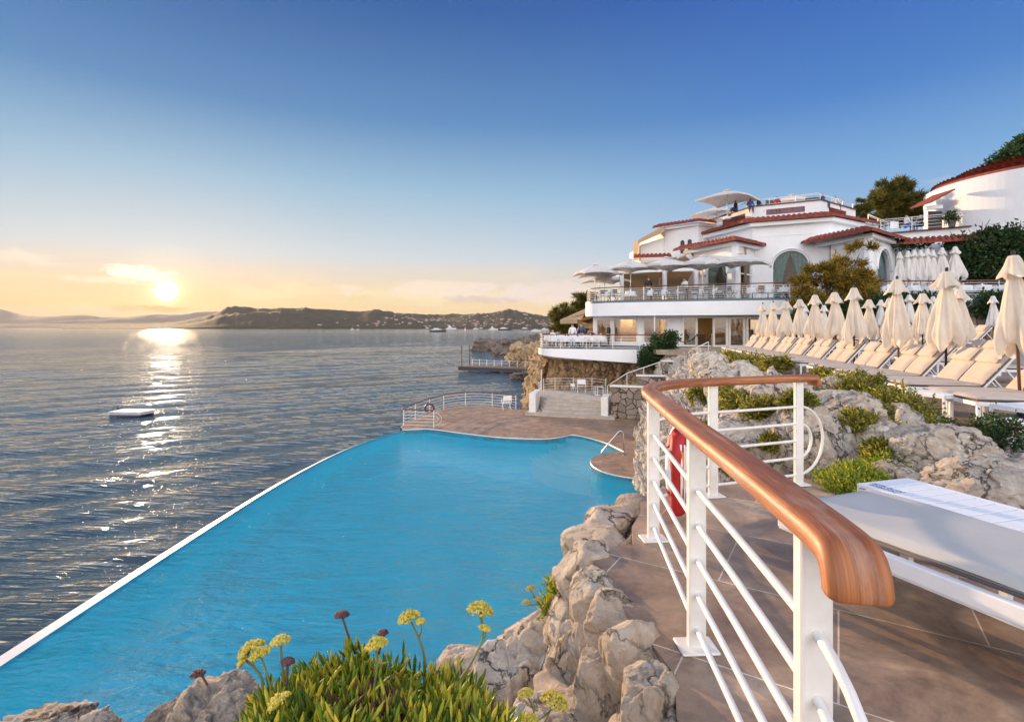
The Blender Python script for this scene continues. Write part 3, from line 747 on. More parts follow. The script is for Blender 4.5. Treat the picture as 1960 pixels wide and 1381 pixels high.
def slope_at(px, py, win=9.0):
    f = SLOPE.reshape(-1,3); qx = 980+f[:,0]/f[:,1]*1000; qy = 626-f[:,2]/f[:,1]*1000
    k = np.where(np.hypot(qx-px, qy-py) < win)[0]
    if len(k) == 0: k = np.array([np.argmin(np.hypot(qx-px, qy-py))])
    return Vector(f[k[np.argmin(f[k,1])]])
# near cliff left of the deck
rim = [(.64,.5,-1.5),(.62,1.2,-1.47),(.62,1.9,-1.47),(.66,2.3,-1.47),(.56,2.85,-1.47),(.62,3.3,-1.47),(.86,3.75,-1.47),(1.1,4.4,-1.47),(1.5,4.7,-1.47)]
md1 = [(.2,.4,-1.9),(.30,1.15,-1.75),(.28,2.0,-1.72),(.30,2.6,-1.75),(.28,3.1,-1.75),(.38,3.7,-1.8),(.70,4.1,-1.9),(1.0,4.7,-2.0),(1.35,5.1,-2.0)]
md2 = [(-.4,.4,-2.3),(-.25,1.1,-2.2),(-.15,2.1,-2.3),(-.1,3.0,-2.45),(-.15,3.8,-2.6),(-.05,4.5,-2.75),(.55,4.8,-3.0),(1.0,5.3,-3.0),(1.3,5.9,-3.0)]
foot = [(-1.6,.2,-6),(-1.5,1.2,-6),(-1.3,2.4,-6),(-1.0,3.6,-6),(-.8,4.7,-6),(-.2,5.5,-6),(.5,6.0,-6),(1.1,7,-6),(1.5,8,-6)]
ruled('near_cliff', [rim, md1, md2, foot], 240, 200, .20, 77, M_rock, 1.3, .6, aniso=(1,1,.6))
M_rock_named = M_rock

# rocks ------------------------------------------------------------
def ico(sub):
    import bmesh
    bm = bmesh.new(); bmesh.ops.create_icosphere(bm, subdivisions=sub, radius=1.0)
    V = np.array([v.co[:] for v in bm.verts]); F = np.array([[v.index for v in f.verts] for f in bm.faces]); bm.free(); return V, F
ICO = {k: ico(k) for k in (3,4,5,6)}
def rock_mesh(seed, size, sub=5, planes=16, rough=.07, crack=.055, sharp=26.0, fr=1.6):
    V, F = ICO[sub]; rs = np.random.RandomState(seed)
    N_ = rs.normal(size=(planes,3)); N_ /= np.linalg.norm(N_, axis=1, keepdims=True); D_ = rs.uniform(.70, 1.0, planes)
    J_ = np.array([[1,0,0],[-1,0,0],[0,1,0],[0,-1,0],[0,0,1],[0,0,-1]])+rs.normal(0,.16,(6,3)); J_ /= np.linalg.norm(J_, axis=1, keepdims=True)
    N_ = np.concatenate([N_, J_]); D_ = np.concatenate([D_, rs.uniform(.80,.98,6)])
    q = np.maximum(V @ N_.T, 1e-3)/D_[None,:]
    inv = np.log(np.exp(q*sharp).sum(1))/sharp            # smooth max -> bevelled facets
    P_ = V/inv[:,None]; rl = np.linalg.norm(P_, axis=1); P_ *= (np.minimum(rl, 1.02+.12*np.tanh((rl-1.02)*2))/rl)[:,None]
    w_ = np.stack([fbm(P_*1.3+seed, 1, 3), fbm(P_*1.3+seed, 2, 3), fbm(P_*1.3+seed, 3, 3)], 1)*.3
    h1, e1 = facets(P_*fr*.7+w_+seed*3.1, seed); h2, e2 = facets(P_*fr*1.9+w_*2+seed, seed+1); h3, e3 = facets(P_*fr*5+w_*4+seed, seed+2)
    d = h1*crack*2.2+h2*crack*1.1+h3*crack*.45+rough*.5*fbm(P_*2.2+seed, seed, 6, .55)-crack*.5*np.exp(-e1*24)-crack*.25*np.exp(-e2*18)
    return (P_*(1+d)[:,None])*np.array(size)[None,:], F
def boulder(loc, size, seed, label, sub=5, rz=0.0, mt=None, name='boulder', group=None, cat='rock', rx=0.0, **kw):
    V, F = rock_mesh(seed, size, sub, **kw)
    o = np_mesh(name, V, F, mt or M_rock, smooth=True); o.location = loc; o.rotation_euler = (rx, 0, rz); tag(o, label, cat, group); return o
NR = [ # px, py, d, w, h (px), depth factor, seed, label
 (1228,972,4.45,84,60,1.2,53,'small squared boulder at the tip of the stone rim by the corner railing post'),
 (1178,1003,4.1,120,70,1.2,4,'flat brown ledge stone, second on the rim from the corner railing post'),
 (1150,1040,3.75,132,70,1.1,5,'low dark ledge stone of the rim above the blue pool, third from the railing corner'),
 (1125,1088,3.35,110,92,1.0,6,'rounded grey stone of the rim just above the small green tuft in the cliff'),
 (1150,1150,2.95,120,120,.8,7,'pale yellow upright slab wedged in the rim beside the grey stone'),
 (1186,1182,2.72,135,95,.9,8,'wide domed tan stone on the rim touching the flagstones'),
 (1232,1258,2.45,140,150,.8,9,'large squared tan boulder of the rim near the foot of the second railing post'),
 (1262,1352,2.1,170,150,.8,10,'pitted pale boulder at the bottom of the rim beside the flagstones'),
 (1200,1125,3.15,60,44,.9,61,'small wedge stone between the domed stone and the dark ledge of the rim'),
 (1196,1232,2.6,60,60,.8,62,'small upright stone chinked under the wide domed rim stone'),
 (1205,1060,3.7,60,40,1.0,63,'small brown stone bedded against the flagstones near the third railing post'),
 (1130,1215,2.9,70,80,.8,64,'orange brown stone below the pale yellow slab'),
 (1022,1245,4.5,140,130,1.0,13,'tall brown sunlit crag standing against the pool water'),
 (1080,1305,3.45,200,220,.8,14,'broad sloping rock face in the middle of the cliff below the rim'),
 (965,1330,3.3,190,170,.8,15,'long fissured rock spur just right of the green succulent bush'),
 (1165,1340,2.5,110,190,.7,17,'narrow upright orange rock split by dark cracks'),
 (895,1275,3.9,110,80,.9,18,'small grey rock at the water edge behind the succulent bush'),
 (1050,1392,2.5,170,110,.9,20,'low sandy rock at the bottom edge below the flower heads'),
]
for px,py,d,w_,h_,df,sd,lb in NR:
    s = d/1000.0
    wf = .47 if px > 1130 else .58; kw_ = dict(planes=9, sharp=60., crack=.035, rough=.045) if px > 1090 and py < 1340 else dict(planes=10, sharp=44., crack=.05, rough=.05)
    rk = boulder(P(px,py,d)-Vector((.05 if px > 1130 else 0,0,.03)), (w_*s*wf, w_*s*wf*df, h_*s*.62), sd, lb, sub=6, rz=sd*.7, fr=1.5, **kw_)
for px,py,d,w_,h_,sd,lb in [
 (392,1392,1.55,250,210,25,'big grey fractured boulder left of the succulent bush at the bottom edge'),
 (452,1345,1.62,110,120,26,'dark split rock on top of the grey boulder beside the bush'),
 (335,1345,1.7,110,90,42,'rounded brown rock crowning the left side of the grey boulder'),
 (60,1400,1.5,230,125,27,'low pale rock in the bottom left corner of the picture'),
 (150,1392,1.5,150,100,28,'striped grey rock second from the bottom left corner'),
 (216,1400,1.55,60,60,29,'tiny pointed rock between the two rock groups at the bottom edge')]:
    s = d/1000.0
    boulder(P(px,py+52,d), (w_*s*.56, w_*s*.5, h_*s*.56), sd, lb, sub=6, rz=sd*.7, fr=2.4, rough=.08, crack=.11, planes=12)
ruled('near_ledge', [[(-1.7,.5,-1.1),(-.9,.5,-1.1),(-.2,.5,-.98),(.3,.5,-1.2)], [(-1.7,1.1,-1.25),(-.9,1.3,-1.22),(-.2,1.25,-1.02),(.2,1.3,-1.35)], [(-1.8,1.7,-1.9),(-1.0,1.8,-1.8),(-.3,1.65,-1.35),(.2,1.8,-1.9)], [(-2.0,1.9,-6),(-1.0,2.2,-6),(-.3,2.2,-6),(.2,2.6,-6)]], 120, 90, .14, 91, M_rock, 2.2)

# rock garden boulders
GARDEN = []
for px,py,d,w_,h_,sd,lb in [
 (1612,800,6.3,130,105,31,'round pale boulder on top of the rock garden below the loungers'),
 (1560,870,5.9,170,190,32,'tall grey rock with a round drill hole beside the railing loop'),
 (1640,850,6.1,140,120,33,'cracked dusty pink rock right of the railing loop'),
 (1790,880,4.9,185,125,34,'big sunlit white boulder behind the slatted white table'),
 (1905,945,4.2,220,120,35,'long knobbly pale rock at the right edge above the slatted table'),
 (1740,930,4.7,130,100,36,'brown pitted rock left of the big white boulder'),
 (1695,885,5.3,70,60,37,'small grey stone in the middle of the shrubs'),
 (1440,850,6.4,170,160,38,'brown ribbed crag behind the railing bars'),
 (1350,905,5.9,150,130,39,'low sandy rock behind the lifebuoy'),
 (1480,765,8.6,150,90,40,'white fissured outcrop just under the far arm of the handrail'),
 (1600,745,8.2,60,55,41,'small pale stone between the shrubs next to the handrail end'),
 (1400,735,12.0,120,80,43,'grey outcrop behind the top of the curved handrail'),
 (1355,700,19.0,70,50,44,'pale outcrop beside the bottom of the upper steps'),
 (1385,690,22.0,60,36,45,'pointed rock at the far end of the lounger row'),
 (1950,905,4.9,90,70,46,'grey flat stone behind the knobbly rock at the right edge')]:
    s = d/1000.0
    GARDEN.append(boulder(P(px,py,d), (w_*s*.55, w_*s*.50, h_*s*.55), sd, lb, sub=6 if w_*h_ > 12000 else 5, rz=sd*.9, mt=M_rockg, fr=1.9, rough=.06, crack=.075, sharp=44., planes=11))
# ------------------------------------------------------------------ handrails and railings
def sweep(name, path, prof, mt, parent=None, closed=False, up_hint=None):
    """path 3D points; prof list of (side, up); gives UVs: u along the path (m), v round the profile"""
    pts = [Vector(p) for p in path]; n = len(pts); k = len(prof); V = []; L = [0]
    side_prev = up_hint or Vector((1,0,0))
    for i in range(n-1):
        d = pts[i+1]-pts[i]; h = Vector((d.x, d.y, 0))
        if h.length > .5*d.length: side_prev = Vector((h.y, -h.x, 0)).normalized(); break
    for i in range(n):
        d = (pts[min(i+1,n-1)]-pts[max(i-1,0)]); h = Vector((d.x, d.y, 0)); d.normalize()
        if h.length > 1e-3 and abs(d.z) < .93: side = Vector((h.y, -h.x, 0)).normalized()
        else: side = side_prev
        side_prev = side; up = side.cross(d)
        for a, b in prof: V.append(pts[i]+side*a+up*b)
        if i: L.append(L[-1]+(pts[i]-pts[i-1]).length)
    F = []; UVs = []
    per = [0]
    for j in range(k): per.append(per[-1]+math.dist(prof[j], prof[(j+1)%k]))
    for i in range(n-1):
        for j in range(k):
            F.append((i*k+j, (i+1)*k+j, (i+1)*k+(j+1)%k, i*k+(j+1)%k)); UVs += [(L[i],per[j]),(L[i+1],per[j]),(L[i+1],per[j+1]),(L[i],per[j+1])]
    F.append(tuple(range(k))); UVs += [(0,p[0]) for p in prof]
    F.append(tuple((n-1)*k+j for j in range(k))[::-1]); UVs += [(L[-1],p[0]) for p in prof]
    me = bpy.data.meshes.new(name); me.from_pydata([tuple(v) for v in V], [], F)
    uv = me.uv_layers.new(name='UVMap'); uv.data.foreach_set('uv', [c for q in UVs for c in q]); me.update()
    return link_mesh(name, me, mt, parent, smooth=True)
def rrect(w_, h_, r, n=4):
    out = []
    for cx, cy, a0 in ((w_/2-r,h_/2-r,0),(-w_/2+r,h_/2-r,90),(-w_/2+r,-h_/2+r,180),(w_/2-r,-h_/2+r,270)):
        for k in range(n+1): a = R(a0+90*k/n); out.append((cx+r*math.cos(a), cy+r*math.sin(a)))
    return out
rail = thing('railing', 'white metal railing with a thick varnished wooden handrail curving round the near walkway', 'railing', (0,0,0))
plan = spline([Vector(p) for p in [(.695,1.09),(.72,1.25),(.775,1.8),(.822,2.33),(.905,3.1),(.945,3.45),(.985,3.72),(1.08,3.98),(1.27,4.2),(1.55,4.37),(2.0,4.52),(2.6,4.74),(2.74,4.80)]], 8)
HZ = -.462
path = [(p.x, p.y, HZ) for p in plan]
s0 = Vector(path[0]); dn = (s0-Vector(path[2])).normalized()
def hook(p0, d, drop=.034, r=.052):
    out = []
    for a in (20, 40, 60, 78): out.append(p0+d*(r*math.sin(R(a)))+Vector((0,0,-1))*(r*(1-math.cos(R(a)))))
    e = out[-1]; out.append(e+Vector((0,0,-1))*drop*.5+d*.004); out.append(e+Vector((0,0,-1))*drop+d*.002); return out
h0 = hook(s0, dn)[::-1]; e0 = Vector(path[-1]); de = (e0-Vector(path[-3])).normalized()
full = h0+[Vector(p) for p in path]+hook(e0, de)
hr_ = sweep('handrail', full, rrect(.124, .064, .027, 6), M_wood, rail)
md = hr_.modifiers.new('b', 'BEVEL'); md.width = .014; md.segments = 4; md.limit_method = 'ANGLE'; md.angle_limit = R(55)
for q_ in (34, 52, 71):
    c_, d_ = full[q_], (full[q_+1]-full[q_]).normalized(); j_ = sweep('joint', [c_, c_+d_*.0025], rrect(.1255,.0655,.027,6), M_twig, hr_)
posts = [(.72,1.25,3.0),(.822,2.33,5),(.952,3.52,8),(1.70,4.42,15),(2.60,4.74,18)]
for x, y, a in posts:
    m = MB(); m.box((0,0,(-.49+DK)/2-DK), (.078,.042,-.49-DK), 0); m.V = [(a_, b_, c_) for a_, b_, c_ in m.V]
    p = m.build('post', M_paint, rail, bevel=.008, loc=(x,y,DK)); p.rotation_euler.z = R(a)*.6
    m = MB(); m.box((0,0,.009), (.17,.13,.014)); q = m.build('base_plate', M_paint, p, bevel=.01)
BZ = [-.72,-.874,-1.028,-1.182,-1.336]
def plan_from(y0, y1x): return [p for p in plan]
core = [p for p in plan if p.y >= 1.249 and p.x <= 2.61]
nd = (core[0]-core[3]).normalized(); fd = (core[-1]-core[-4]).normalized()
for k, z in enumerate(BZ):
    pts = [(p.x,p.y,z) for p in core]
    if k in (0,1):
        ext = .30 if k == 0 else .155; zb = BZ[4-k]; r_ = (z-zb)/2
        loop = [(core[-1].x+fd.x*ext*math.sin(R(a)), core[-1].y+fd.y*ext*math.sin(R(a)), (z+zb)/2+r_*math.cos(R(a))) for a in range(10, 180, 10)]
        low = [(p.x,p.y,zb) for p in core][::-1]
        loop2 = [(core[0].x+nd.x*ext*1.1*math.sin(R(a)), core[0].y+nd.y*ext*1.1*math.sin(R(a)), (z+zb)/2-r_*math.cos(R(a))) for a in range(10, 180, 10)]
        m = MB(); m.tube(pts+loop+low+loop2, .0125, 12, closed=True)
    elif k == 2: m = MB(); m.tube(pts, .0125, 12)
    else: continue
    m.build('rail_bar', M_paint, rail, smooth=True)

def railing(label, base, posts_every, h=.95, nb=5, wood=M_teak, hr=.03, pr=.024, br=.014, name='railing', z_of=None, hrshape=None, group=None):
    """base: 3D polyline of the foot of the railing"""
    b = [Vector(p) for p in base]; o0 = b[0]; t_ = thing(name, label, 'railing', o0, 0, group)
    L = [0]
    for i in range(1, len(b)): L.append(L[-1]+(b[i]-b[i-1]).length)
    def at(s):
        for i in range(1, len(b)):
            if s <= L[i]+1e-6: f = (s-L[i-1])/max(1e-6,(L[i]-L[i-1])); return b[i-1].lerp(b[i], f)
        return b[-1]
    m = MB(); m.tube([p-o0+Vector((0,0,h)) for p in b], hr, 8); m.build('handrail', wood, t_, smooth=True)
    n = max(1, round(L[-1]/posts_every))
    for k in range(n+1):
        p = at(L[-1]*k/n)-o0; m = MB(); m.tube([p, p+Vector((0,0,h-.01))], pr, 6); m.build('post', M_paint, t_)
    for k in range(nb):
        z = h*(.12+.74*k/(nb-1)); m = MB(); m.tube([p-o0+Vector((0,0,z)) for p in b], br, 5, cap=False); m.build('rail_bar', M_paint, t_, smooth=True)
    return t_

# lifebuoy hung inside the bend of the railing
lb = thing('lifebuoy', 'red and white lettered lifebuoy hung inside the bend of the white railing', 'lifebuoy', (1.30,4.02,-1.04), R(60))
RB, rb = .245, .062
def ringseg(a0, a1, r=rb, Rm=RB, n=14, e=0):
    m = MB(); m.tube([(Rm*math.cos(a), 0, Rm*math.sin(a)) for a in np.linspace(a0, a1, n)], r, 14); return m
for k in range(4):
    a = R(45+90*k)
    ringseg(a+R(12), a+R(78)).build('white_band', M_white, lb, smooth=True)
    ringseg(a-R(12.3), a+R(12.3), rb*1.04, n=6).build('red_band', M_red, lb, smooth=True)
# the red throw-line sleeve draped over the side of the ring nearest the camera
m = MB()
def sleeve():
    V = []; nA, nB = 26, 14
    for i in range(nA):
        f = i/(nA-1); z = .27-.56*f; xo = -.20-.02*math.sin(f*9)-.05*math.sin(f*math.pi)
        wd = .085-.012*math.cos(f*7)
        for j in range(nB):
            a = 2*math.pi*j/nB; V.append((xo+wd*math.cos(a), -.03+.055*math.sin(a), z+.03*math.cos(a)))
    F = [(i*nB+j,(i+1)*nB+j,(i+1)*nB+(j+1)%nB,i*nB+(j+1)%nB) for i in range(nA-1) for j in range(nB)]
    F += [tuple(range(nB)), tuple((nA-1)*nB+j for j in range(nB))[::-1]]
    return V, F
V_, F_ = sleeve(); m.add(V_, F_); m.build('rope_sleeve', M_red, lb, smooth=True)
m = MB(); m.tube([(-.29,-.06,.2),(-.31,-.07,.05),(-.31,-.07,-.1),(-.28,-.06,-.22)], .008, 6); m.tube([(-.28,-.085,.2),(-.295,-.09,.05),(-.295,-.09,-.1),(-.27,-.08,-.24)], .006, 6)
m.build('rope', M_white, lb, smooth=True)
m = MB(); m.box((-.30,-.075,.02), (.012,.02,.26)); m.build('strap', M_orange, lb)
def text_mesh(name, s, size, mt, parent, loc, rot, ext=.001, align='CENTER', sx=1.0):
    c = bpy.data.curves.new(name, 'FONT'); c.body = s; c.size = size; c.extrude = ext; c.align_x = align; c.align_y = 'CENTER'
    o = bpy.data.objects.new(name, c); dg = bpy.context.evaluated_depsgraph_get(); C.link(o); dg.update()
    me = bpy.data.meshes.new_from_object(o.evaluated_get(bpy.context.evaluated_depsgraph_get())); C.unlink(o); bpy.data.objects.remove(o)
    me.materials.clear(); q = bpy.data.objects.new(name, me); C.link(q); me.materials.append(mt); q.parent = parent
    q.location = loc; q.rotation_euler = rot; q.scale = (sx,1,1); return q
def arc_text(s, a0, da, size, parent):
    for i, ch in enumerate(s):
        if ch == ' ': continue
        a = a0+da*i; text_mesh('letter', ch, size, M_navy, parent, (RB*math.cos(a), -rb-.002, RB*math.sin(a)), (R(90), -(a-R(90)) if da < 0 else -(a+R(90)), 0))
arc_text('EDEN-ROC', R(122), R(-9.5), .05, lb)
arc_text('HOTEL DU CAP', R(-142), R(9.5), .045, lb)

# swimming pool terrace railings
pl = [(p[0]*.985, p[1]-.12, PT) for p in outer[1:]]
cutoff = [Vector(p) for p in pl]
r1 = railing('long white railing with dark handrail round the seaward side of the pool terrace', [(-4.2,28.05,PT),(-5.75,28.35,PT)]+pl[1:-4], 1.9, .95, 5)
m = MB()
for z0, z1, e in ((.82,.12,.42),(.64,.29,.24)):
    m.tube([(e*math.sin(R(a)), -.02*math.sin(R(a)), (z0+z1)/2+(z0-z1)/2*math.cos(R(a))) for a in range(0,181,12)], .011, 6)
m.build('end_loop', M_paint, r1, smooth=True)
lbs = thing('lifebuoy', 'small dark lifebuoy hanging on the pool terrace railing by the water', 'lifebuoy', P(822,781,29.4))
m = MB(); m.tube([(.24*math.cos(R(a)),0,.24*math.sin(R(a))) for a in range(0,360,15)], .06, 8, closed=True); m.build('ring', mat('dark_red_ring', (.09,.03,.03), .5), lbs, smooth=True)
# stairs up to the landing
LZ = -4.50
st = MB()
A0, A1 = Vector((1.05,32.0)), Vector((5.75,30.5)); nrm_ = Vector((.30,.954)); 
stairs = thing('staircase', 'wide pale stone steps leading up from the pool terrace to the small landing', 'stairs', (A0.x,A0.y,PT))
for k in range(5):
    w0 = .25 if k == 0 else 0
    e = (A1-A0).normalized()
    a = A0+nrm_*(.38*k)-e*w0; b = A1+nrm_*(.38*k)+e*w0; c = A1+nrm_*2.3+e*w0; d = A0+nrm_*2.3-e*w0
    if k: a += e*.75; b -= e*.45
    m = MB(); m.prism([tuple(q-A0) for q in (a,b,c,d)], .18*k-(.0 if k else 0), .18*(k+1)-.04); 
    t2 = m.build('step', M_step, stairs, bevel=.01)
    m = MB(); e2 = .03; aa = a-nrm_*e2; bb = b-nrm_*e2
    m.prism([tuple(q-A0) for q in (aa,bb,c,d)], .18*(k+1)-.04, .18*(k+1)); m.build('tread', M_step, stairs, bevel=.008)
land = [tuple(A0+nrm_*2.25), tuple(A1+nrm_*2.2+Vector((1.6,-.4))), (8.6,34.4), (7.4,37.6),(2.2,37.6),(1.85,36.0)]
m = MB(); m.prism(land, PT-.02, LZ); o = m.build('stair_landing', M_step); tag(o, kind='structure')
def low_wall(label, a, b, h, th, z0, mt=M_paint):
    a = Vector(a); b = Vector(b); t_ = MB(); mid = (a+b)/2; ang = math.atan2(b.y-a.y, b.x-a.x)
    t_.box((0,0,h/2), ((b-a).length, th, h)); o = t_.build('low_wall', mt, bevel=.03); o.location = (mid.x, mid.y, z0); o.rotation_euler.z = ang
    tag(o, label, 'wall'); return o
low_wall('squat cream parapet wall on the sea side of the wide steps', (1.25,32.2),(1.75,34.5), 1.32, .42, PT)
low_wall('squat cream parapet wall on the right of the wide steps, against the rubble wall', (5.45,30.8),(5.95,32.6), 1.25, .42, PT)
railing('white railing with dark handrail around the landing above the wide steps', [(1.75,33.9,LZ),(2.0,35.8,LZ),(2.35,37.0,LZ),(3.2,37.4,LZ),(5.8,37.2,LZ),(6.5,36.2,LZ)], 1.25, .98, 5)
m = MB(); m.tube([(0,0,0),(0,0,1.7)], .03, 6); o = m.build('lamp_post', M_paint, None); o.location = (1.95,34.6,LZ); tag(o, 'slim white pole standing at the left of the stair landing', 'pole')
# chrome hand-rail of the pool
gr = thing('pool_grab_rail', 'bent chrome grab rail rising from the round end of the pool terrace', 'handrail', (4.4,22.1,PT))
m = MB(); m.tube([(-.62,.05,-.35),(-.62,.05,0),(-.60,.05,.12),(.05,.0,.92),(.12,.0,1.0),(.20,.0,1.02),(.28,.0,.97),(.31,-.02,.85),(.34,-.03,0)], .028, 10); m.build('rail', M_steel, gr, smooth=True)
m = MB(); m.lathe([(.07,0),(.07,.015),(.03,.02)], 12, (.34,-.03,0)); m.build('flange', M_steel, gr)
# small floor drains / skimmers on the water near the round end
# ------------------------------------------------------------------ the villa
def wall_panel(mb, a, b, z0, z1, holes=(), th=.3, slope=None):
    """wall from a to b (plan points, outer face on the camera's side); holes are (u,z) outlines; thickness goes away from the camera"""
    a = Vector((a[0],a[1])); b = Vector((b[0],b[1])); L = (b-a).length; e = (b-a)/L; n = Vector((-e.y, e.x))
    if n.dot(a+b) < 0: n = -n
    zt = z1 if not hasattr(z1,'__len__') else None
    outer_ = [(0,z0),(L,z0),(L,z1 if zt is not None else z1[1]),(0,z1 if zt is not None else z1[0])]
    loops = [outer_]+[list(h) for h in holes]
    flat = [p for l in loops for p in l]
    tris = geometry.tessellate_polygon([[Vector((p[0],p[1],0)) for p in l] for l in loops])
    def W(p, k): q = a+e*p[0]+n*(th*k); return (q.x, q.y, p[1])
    m = len(flat); vs = [W(p,0) for p in flat]+[W(p,1) for p in flat]; fs = []
    for t3 in tris: fs += [tuple(t3), tuple(i+m for i in t3)[::-1]]
    st = 0
    for l in loops:
        k = len(l)
        for i in range(k): fs.append((st+i, st+(i+1)%k, st+(i+1)%k+m, st+i+m))
        st += k
    mb.add(vs, fs); return a, e, n, L
def arch(u0, u1, z0, z1, n=14):
    r = (u1-u0)/2; c = (u0+u1)/2
    return [(u0,z0),(u1,z0)]+[(c+r*math.cos(R(180*k/n)), z1-r+r*math.sin(R(180*k/n))) for k in range(n+1)]
def rect(u0,u1,z0,z1): return [(u0,z0),(u1,z0),(u1,z1),(u0,z1)]
def tile_edge(name, pts, depth, zt, drop, parent, pitch=.37, side=1, centre=None, mt=None):
    """barrel-tile eaves along a plan polyline: top line at pts (height zt), tiles run outwards and down"""
    m = MB()
    P2 = [Vector(p[:2]) for p in pts]; N = len(P2)
    nr = []
    for i in range(N):
        a = P2[max(i-1,0)]; b = P2[i]; c = P2[min(i+1,N-1)]
        def nn(u, v):
            d = (v-u); 
            if d.length < 1e-6: return None
            d.normalize(); q = Vector((d.y, -d.x)); 
            return q*side
        n1, n2 = nn(a,b), nn(b,c)
        if n1 is None: q = n2
        elif n2 is None: q = n1
        else: q = (n1+n2).normalized(); q = q/max(.4, q.dot(n1))
        nr.append(q)
    for i in range(N-1):
        a, b = P2[i], P2[i+1]; na, nb_ = nr[i], nr[i+1]; L = (b-a).length; k = max(1, round(L/pitch)); sub = 6
        rows = []; nv = 4
        for v in range(nv):
            f = v/(nv-1); row = []
            for q in range(k*sub+1):
                u = q/(k*sub); A = a.lerp(b, u)+na.lerp(nb_, u)*(depth*f); ph = (q%sub)/sub
                up = .15*abs(math.sin(ph*math.pi))**.8 + .03*(v%2)
                row.append((A.x, A.y, zt-drop*f+up))
            rows.append(row)
        w_ = k*sub+1; vs = [p for r_ in rows for p in r_]
        fs = [(v*w_+q, v*w_+q+1, (v+1)*w_+q+1, (v+1)*w_+q) for v in range(nv-1) for q in range(w_-1)]
        # underside and lip
        base_ = [(p[0],p[1],zt-drop*v/(nv-1)-.06) for v, r_ in enumerate(rows) for p in r_]
        m.add(vs, fs); nb0 = len(base_); m.add(base_, [f[::-1] for f in fs])
        lip = rows[-1]; lo = [(p[0],p[1],zt-drop-.06) for p in lip]
        m.add(lip+lo, [(q, q+1, w_+q+1, w_+q) for q in range(w_-1)])
    return m.build(name, mt or M_tile, parent)
def band(mb, pts, w_, z0, z1, side=1, back=.0):
    P2 = [Vector(p[:2]) for p in pts]
    o_ = offset([tuple(p) for p in P2], -w_*side); i_ = offset([tuple(p) for p in P2], back*side); N = len(P2)
    # mitre
    vs = []
    for ring, z in ((i_,z0),(o_,z0),(o_,z1),(i_,z1)): vs += [(p[0],p[1],z) for p in ring]
    fs = [(j*N+i, j*N+i+1, ((j+1)%4)*N+i+1, ((j+1)%4)*N+i) for j in range(4) for i in range(N-1)]
    fs += [(0,N,2*N,3*N),(N-1,2*N-1,3*N-1,4*N-1)]
    mb.add(vs, fs)
def curtain(name, parent, a, e, n, u0, u1, z0, z1, pull, mt, back=.35, folds=9):
    """hanging curtain in a wall opening; pull>0 gathers its foot towards u0, <0 towards u1"""
    V = []; nu, nv = 60, 10
    for j in range(nv):
        f = j/(nv-1); z = z1+(z0-z1)*f; s = 1-.62*abs(pull)*math.sin(min(1,f*1.35)*math.pi/2)
        for i in range(nu):
            g = i/(nu-1); u = u0+(u1-u0)*g*s if pull >= 0 else u1-(u1-u0)*(1-g)*s
            d = back+.11*math.sin(g*folds*2*math.pi+math.sin(f*3)*.6)
            q = a+e*u+n*d; V.append((q.x,q.y,z))
    return np_mesh(name, np.array(V), grid_faces(nv, nu), mt, parent, smooth=True)

UF = 2.0      # upper terrace floor
villa = thing('seaside_villa', 'large white villa with terracotta tiled eaves and arched windows above the terraces', 'building', (24,44,UF))
VO = Vector((24,44,UF))
def vb(m, name, mt=None, **kw):
    m.V = [(x-VO.x, y-VO.y, z-VO.z) for x,y,z in m.V]; return m.build(name, mt or M_wall, villa, **kw)
def shift(o): o.location = -VO; return o
# --- left pavilion with the arched window
Bl, Bc, Br = G(1328,44.6,0), G(1408,40,0), G(1446,42.6,0)
m = MB()
Lb = (Vector(Bc[:2])-Vector(Bl[:2])).length
aw = arch(Lb*.33, Lb*.80, 2.3, 5.35)
a_, e_, n_, L_ = wall_panel(m, Bl, Bc, UF-.1, 6.35, [aw])
Lr = (Vector(Br[:2])-Vector(Bc[:2])).length
wall_panel(m, Bc, Br, UF-.1, 6.35, [rect(Lr*.22,Lr*.80,UF+.02,5.0)])
m2 = m; vb(m2, 'pavilion_wall')
m = MB(); c_ = (aw[2][0]+aw[-1][0])/2; rr_ = abs(aw[2][0]-aw[-1][0])/2
pts = [a_+e_*(c_+(rr_+.16)*math.cos(R(q)))-n_*.05 for q in range(0,181,9)]
m.tube([(p.x,p.y,5.35-rr_+(rr_+.16)*math.sin(R(q))) for p, q in zip(pts, range(0,181,9))], .09, 6); vb(m, 'arch_moulding', smooth=True)
m = MB(); q0, q1 = a_+e_*(aw[0][0]-.6)+n_*1.5, a_+e_*(aw[1][0]+.5)+n_*1.5
m.add([(q0.x,q0.y,UF),(q1.x,q1.y,UF),(q1.x,q1.y,6.3),(q0.x,q0.y,6.3)], [(0,1,2,3)]); vb(m, 'room_back', M_interior)
gl_ = MB()
def pane(mb, a, e, n, u0, u1, z0, z1, back=.15):
    p, q = a+e*u0+n*back, a+e*u1+n*back; mb.add([(p.x,p.y,z0),(q.x,q.y,z0),(q.x,q.y,z1),(p.x,p.y,z1)], [(0,1,2,3)])
pane(gl_, a_, e_, n_, aw[0][0]-.02, aw[1][0]+.02, 2.3, 5.35); w1 = vb(gl_, 'arched_window', M_cglass)
for pl_, u0, u1 in ((.8, aw[0][0], c_+.05), (-.8, c_-.05, aw[1][0])):
    o = curtain('curtain', w1, a_, e_, n_, u0, u1, 2.35, 5.3, pl_, M_curtainw, .4); o.location = -VO
tile_edge('pavilion_roof', [Bl+Vector((-.8,.9,0)), Bc+Vector((.0,.55,0)), Br+Vector((.5,.6,0))], .95, 6.98, .38, villa).location = -VO
m = MB(); band(m, [Bl+Vector((-.5,.4,0)), Bc+Vector((0,.1,0)), Br+Vector((.3,.1,0))], .34, 6.28, 6.56); vb(m, 'eaves_cornice')
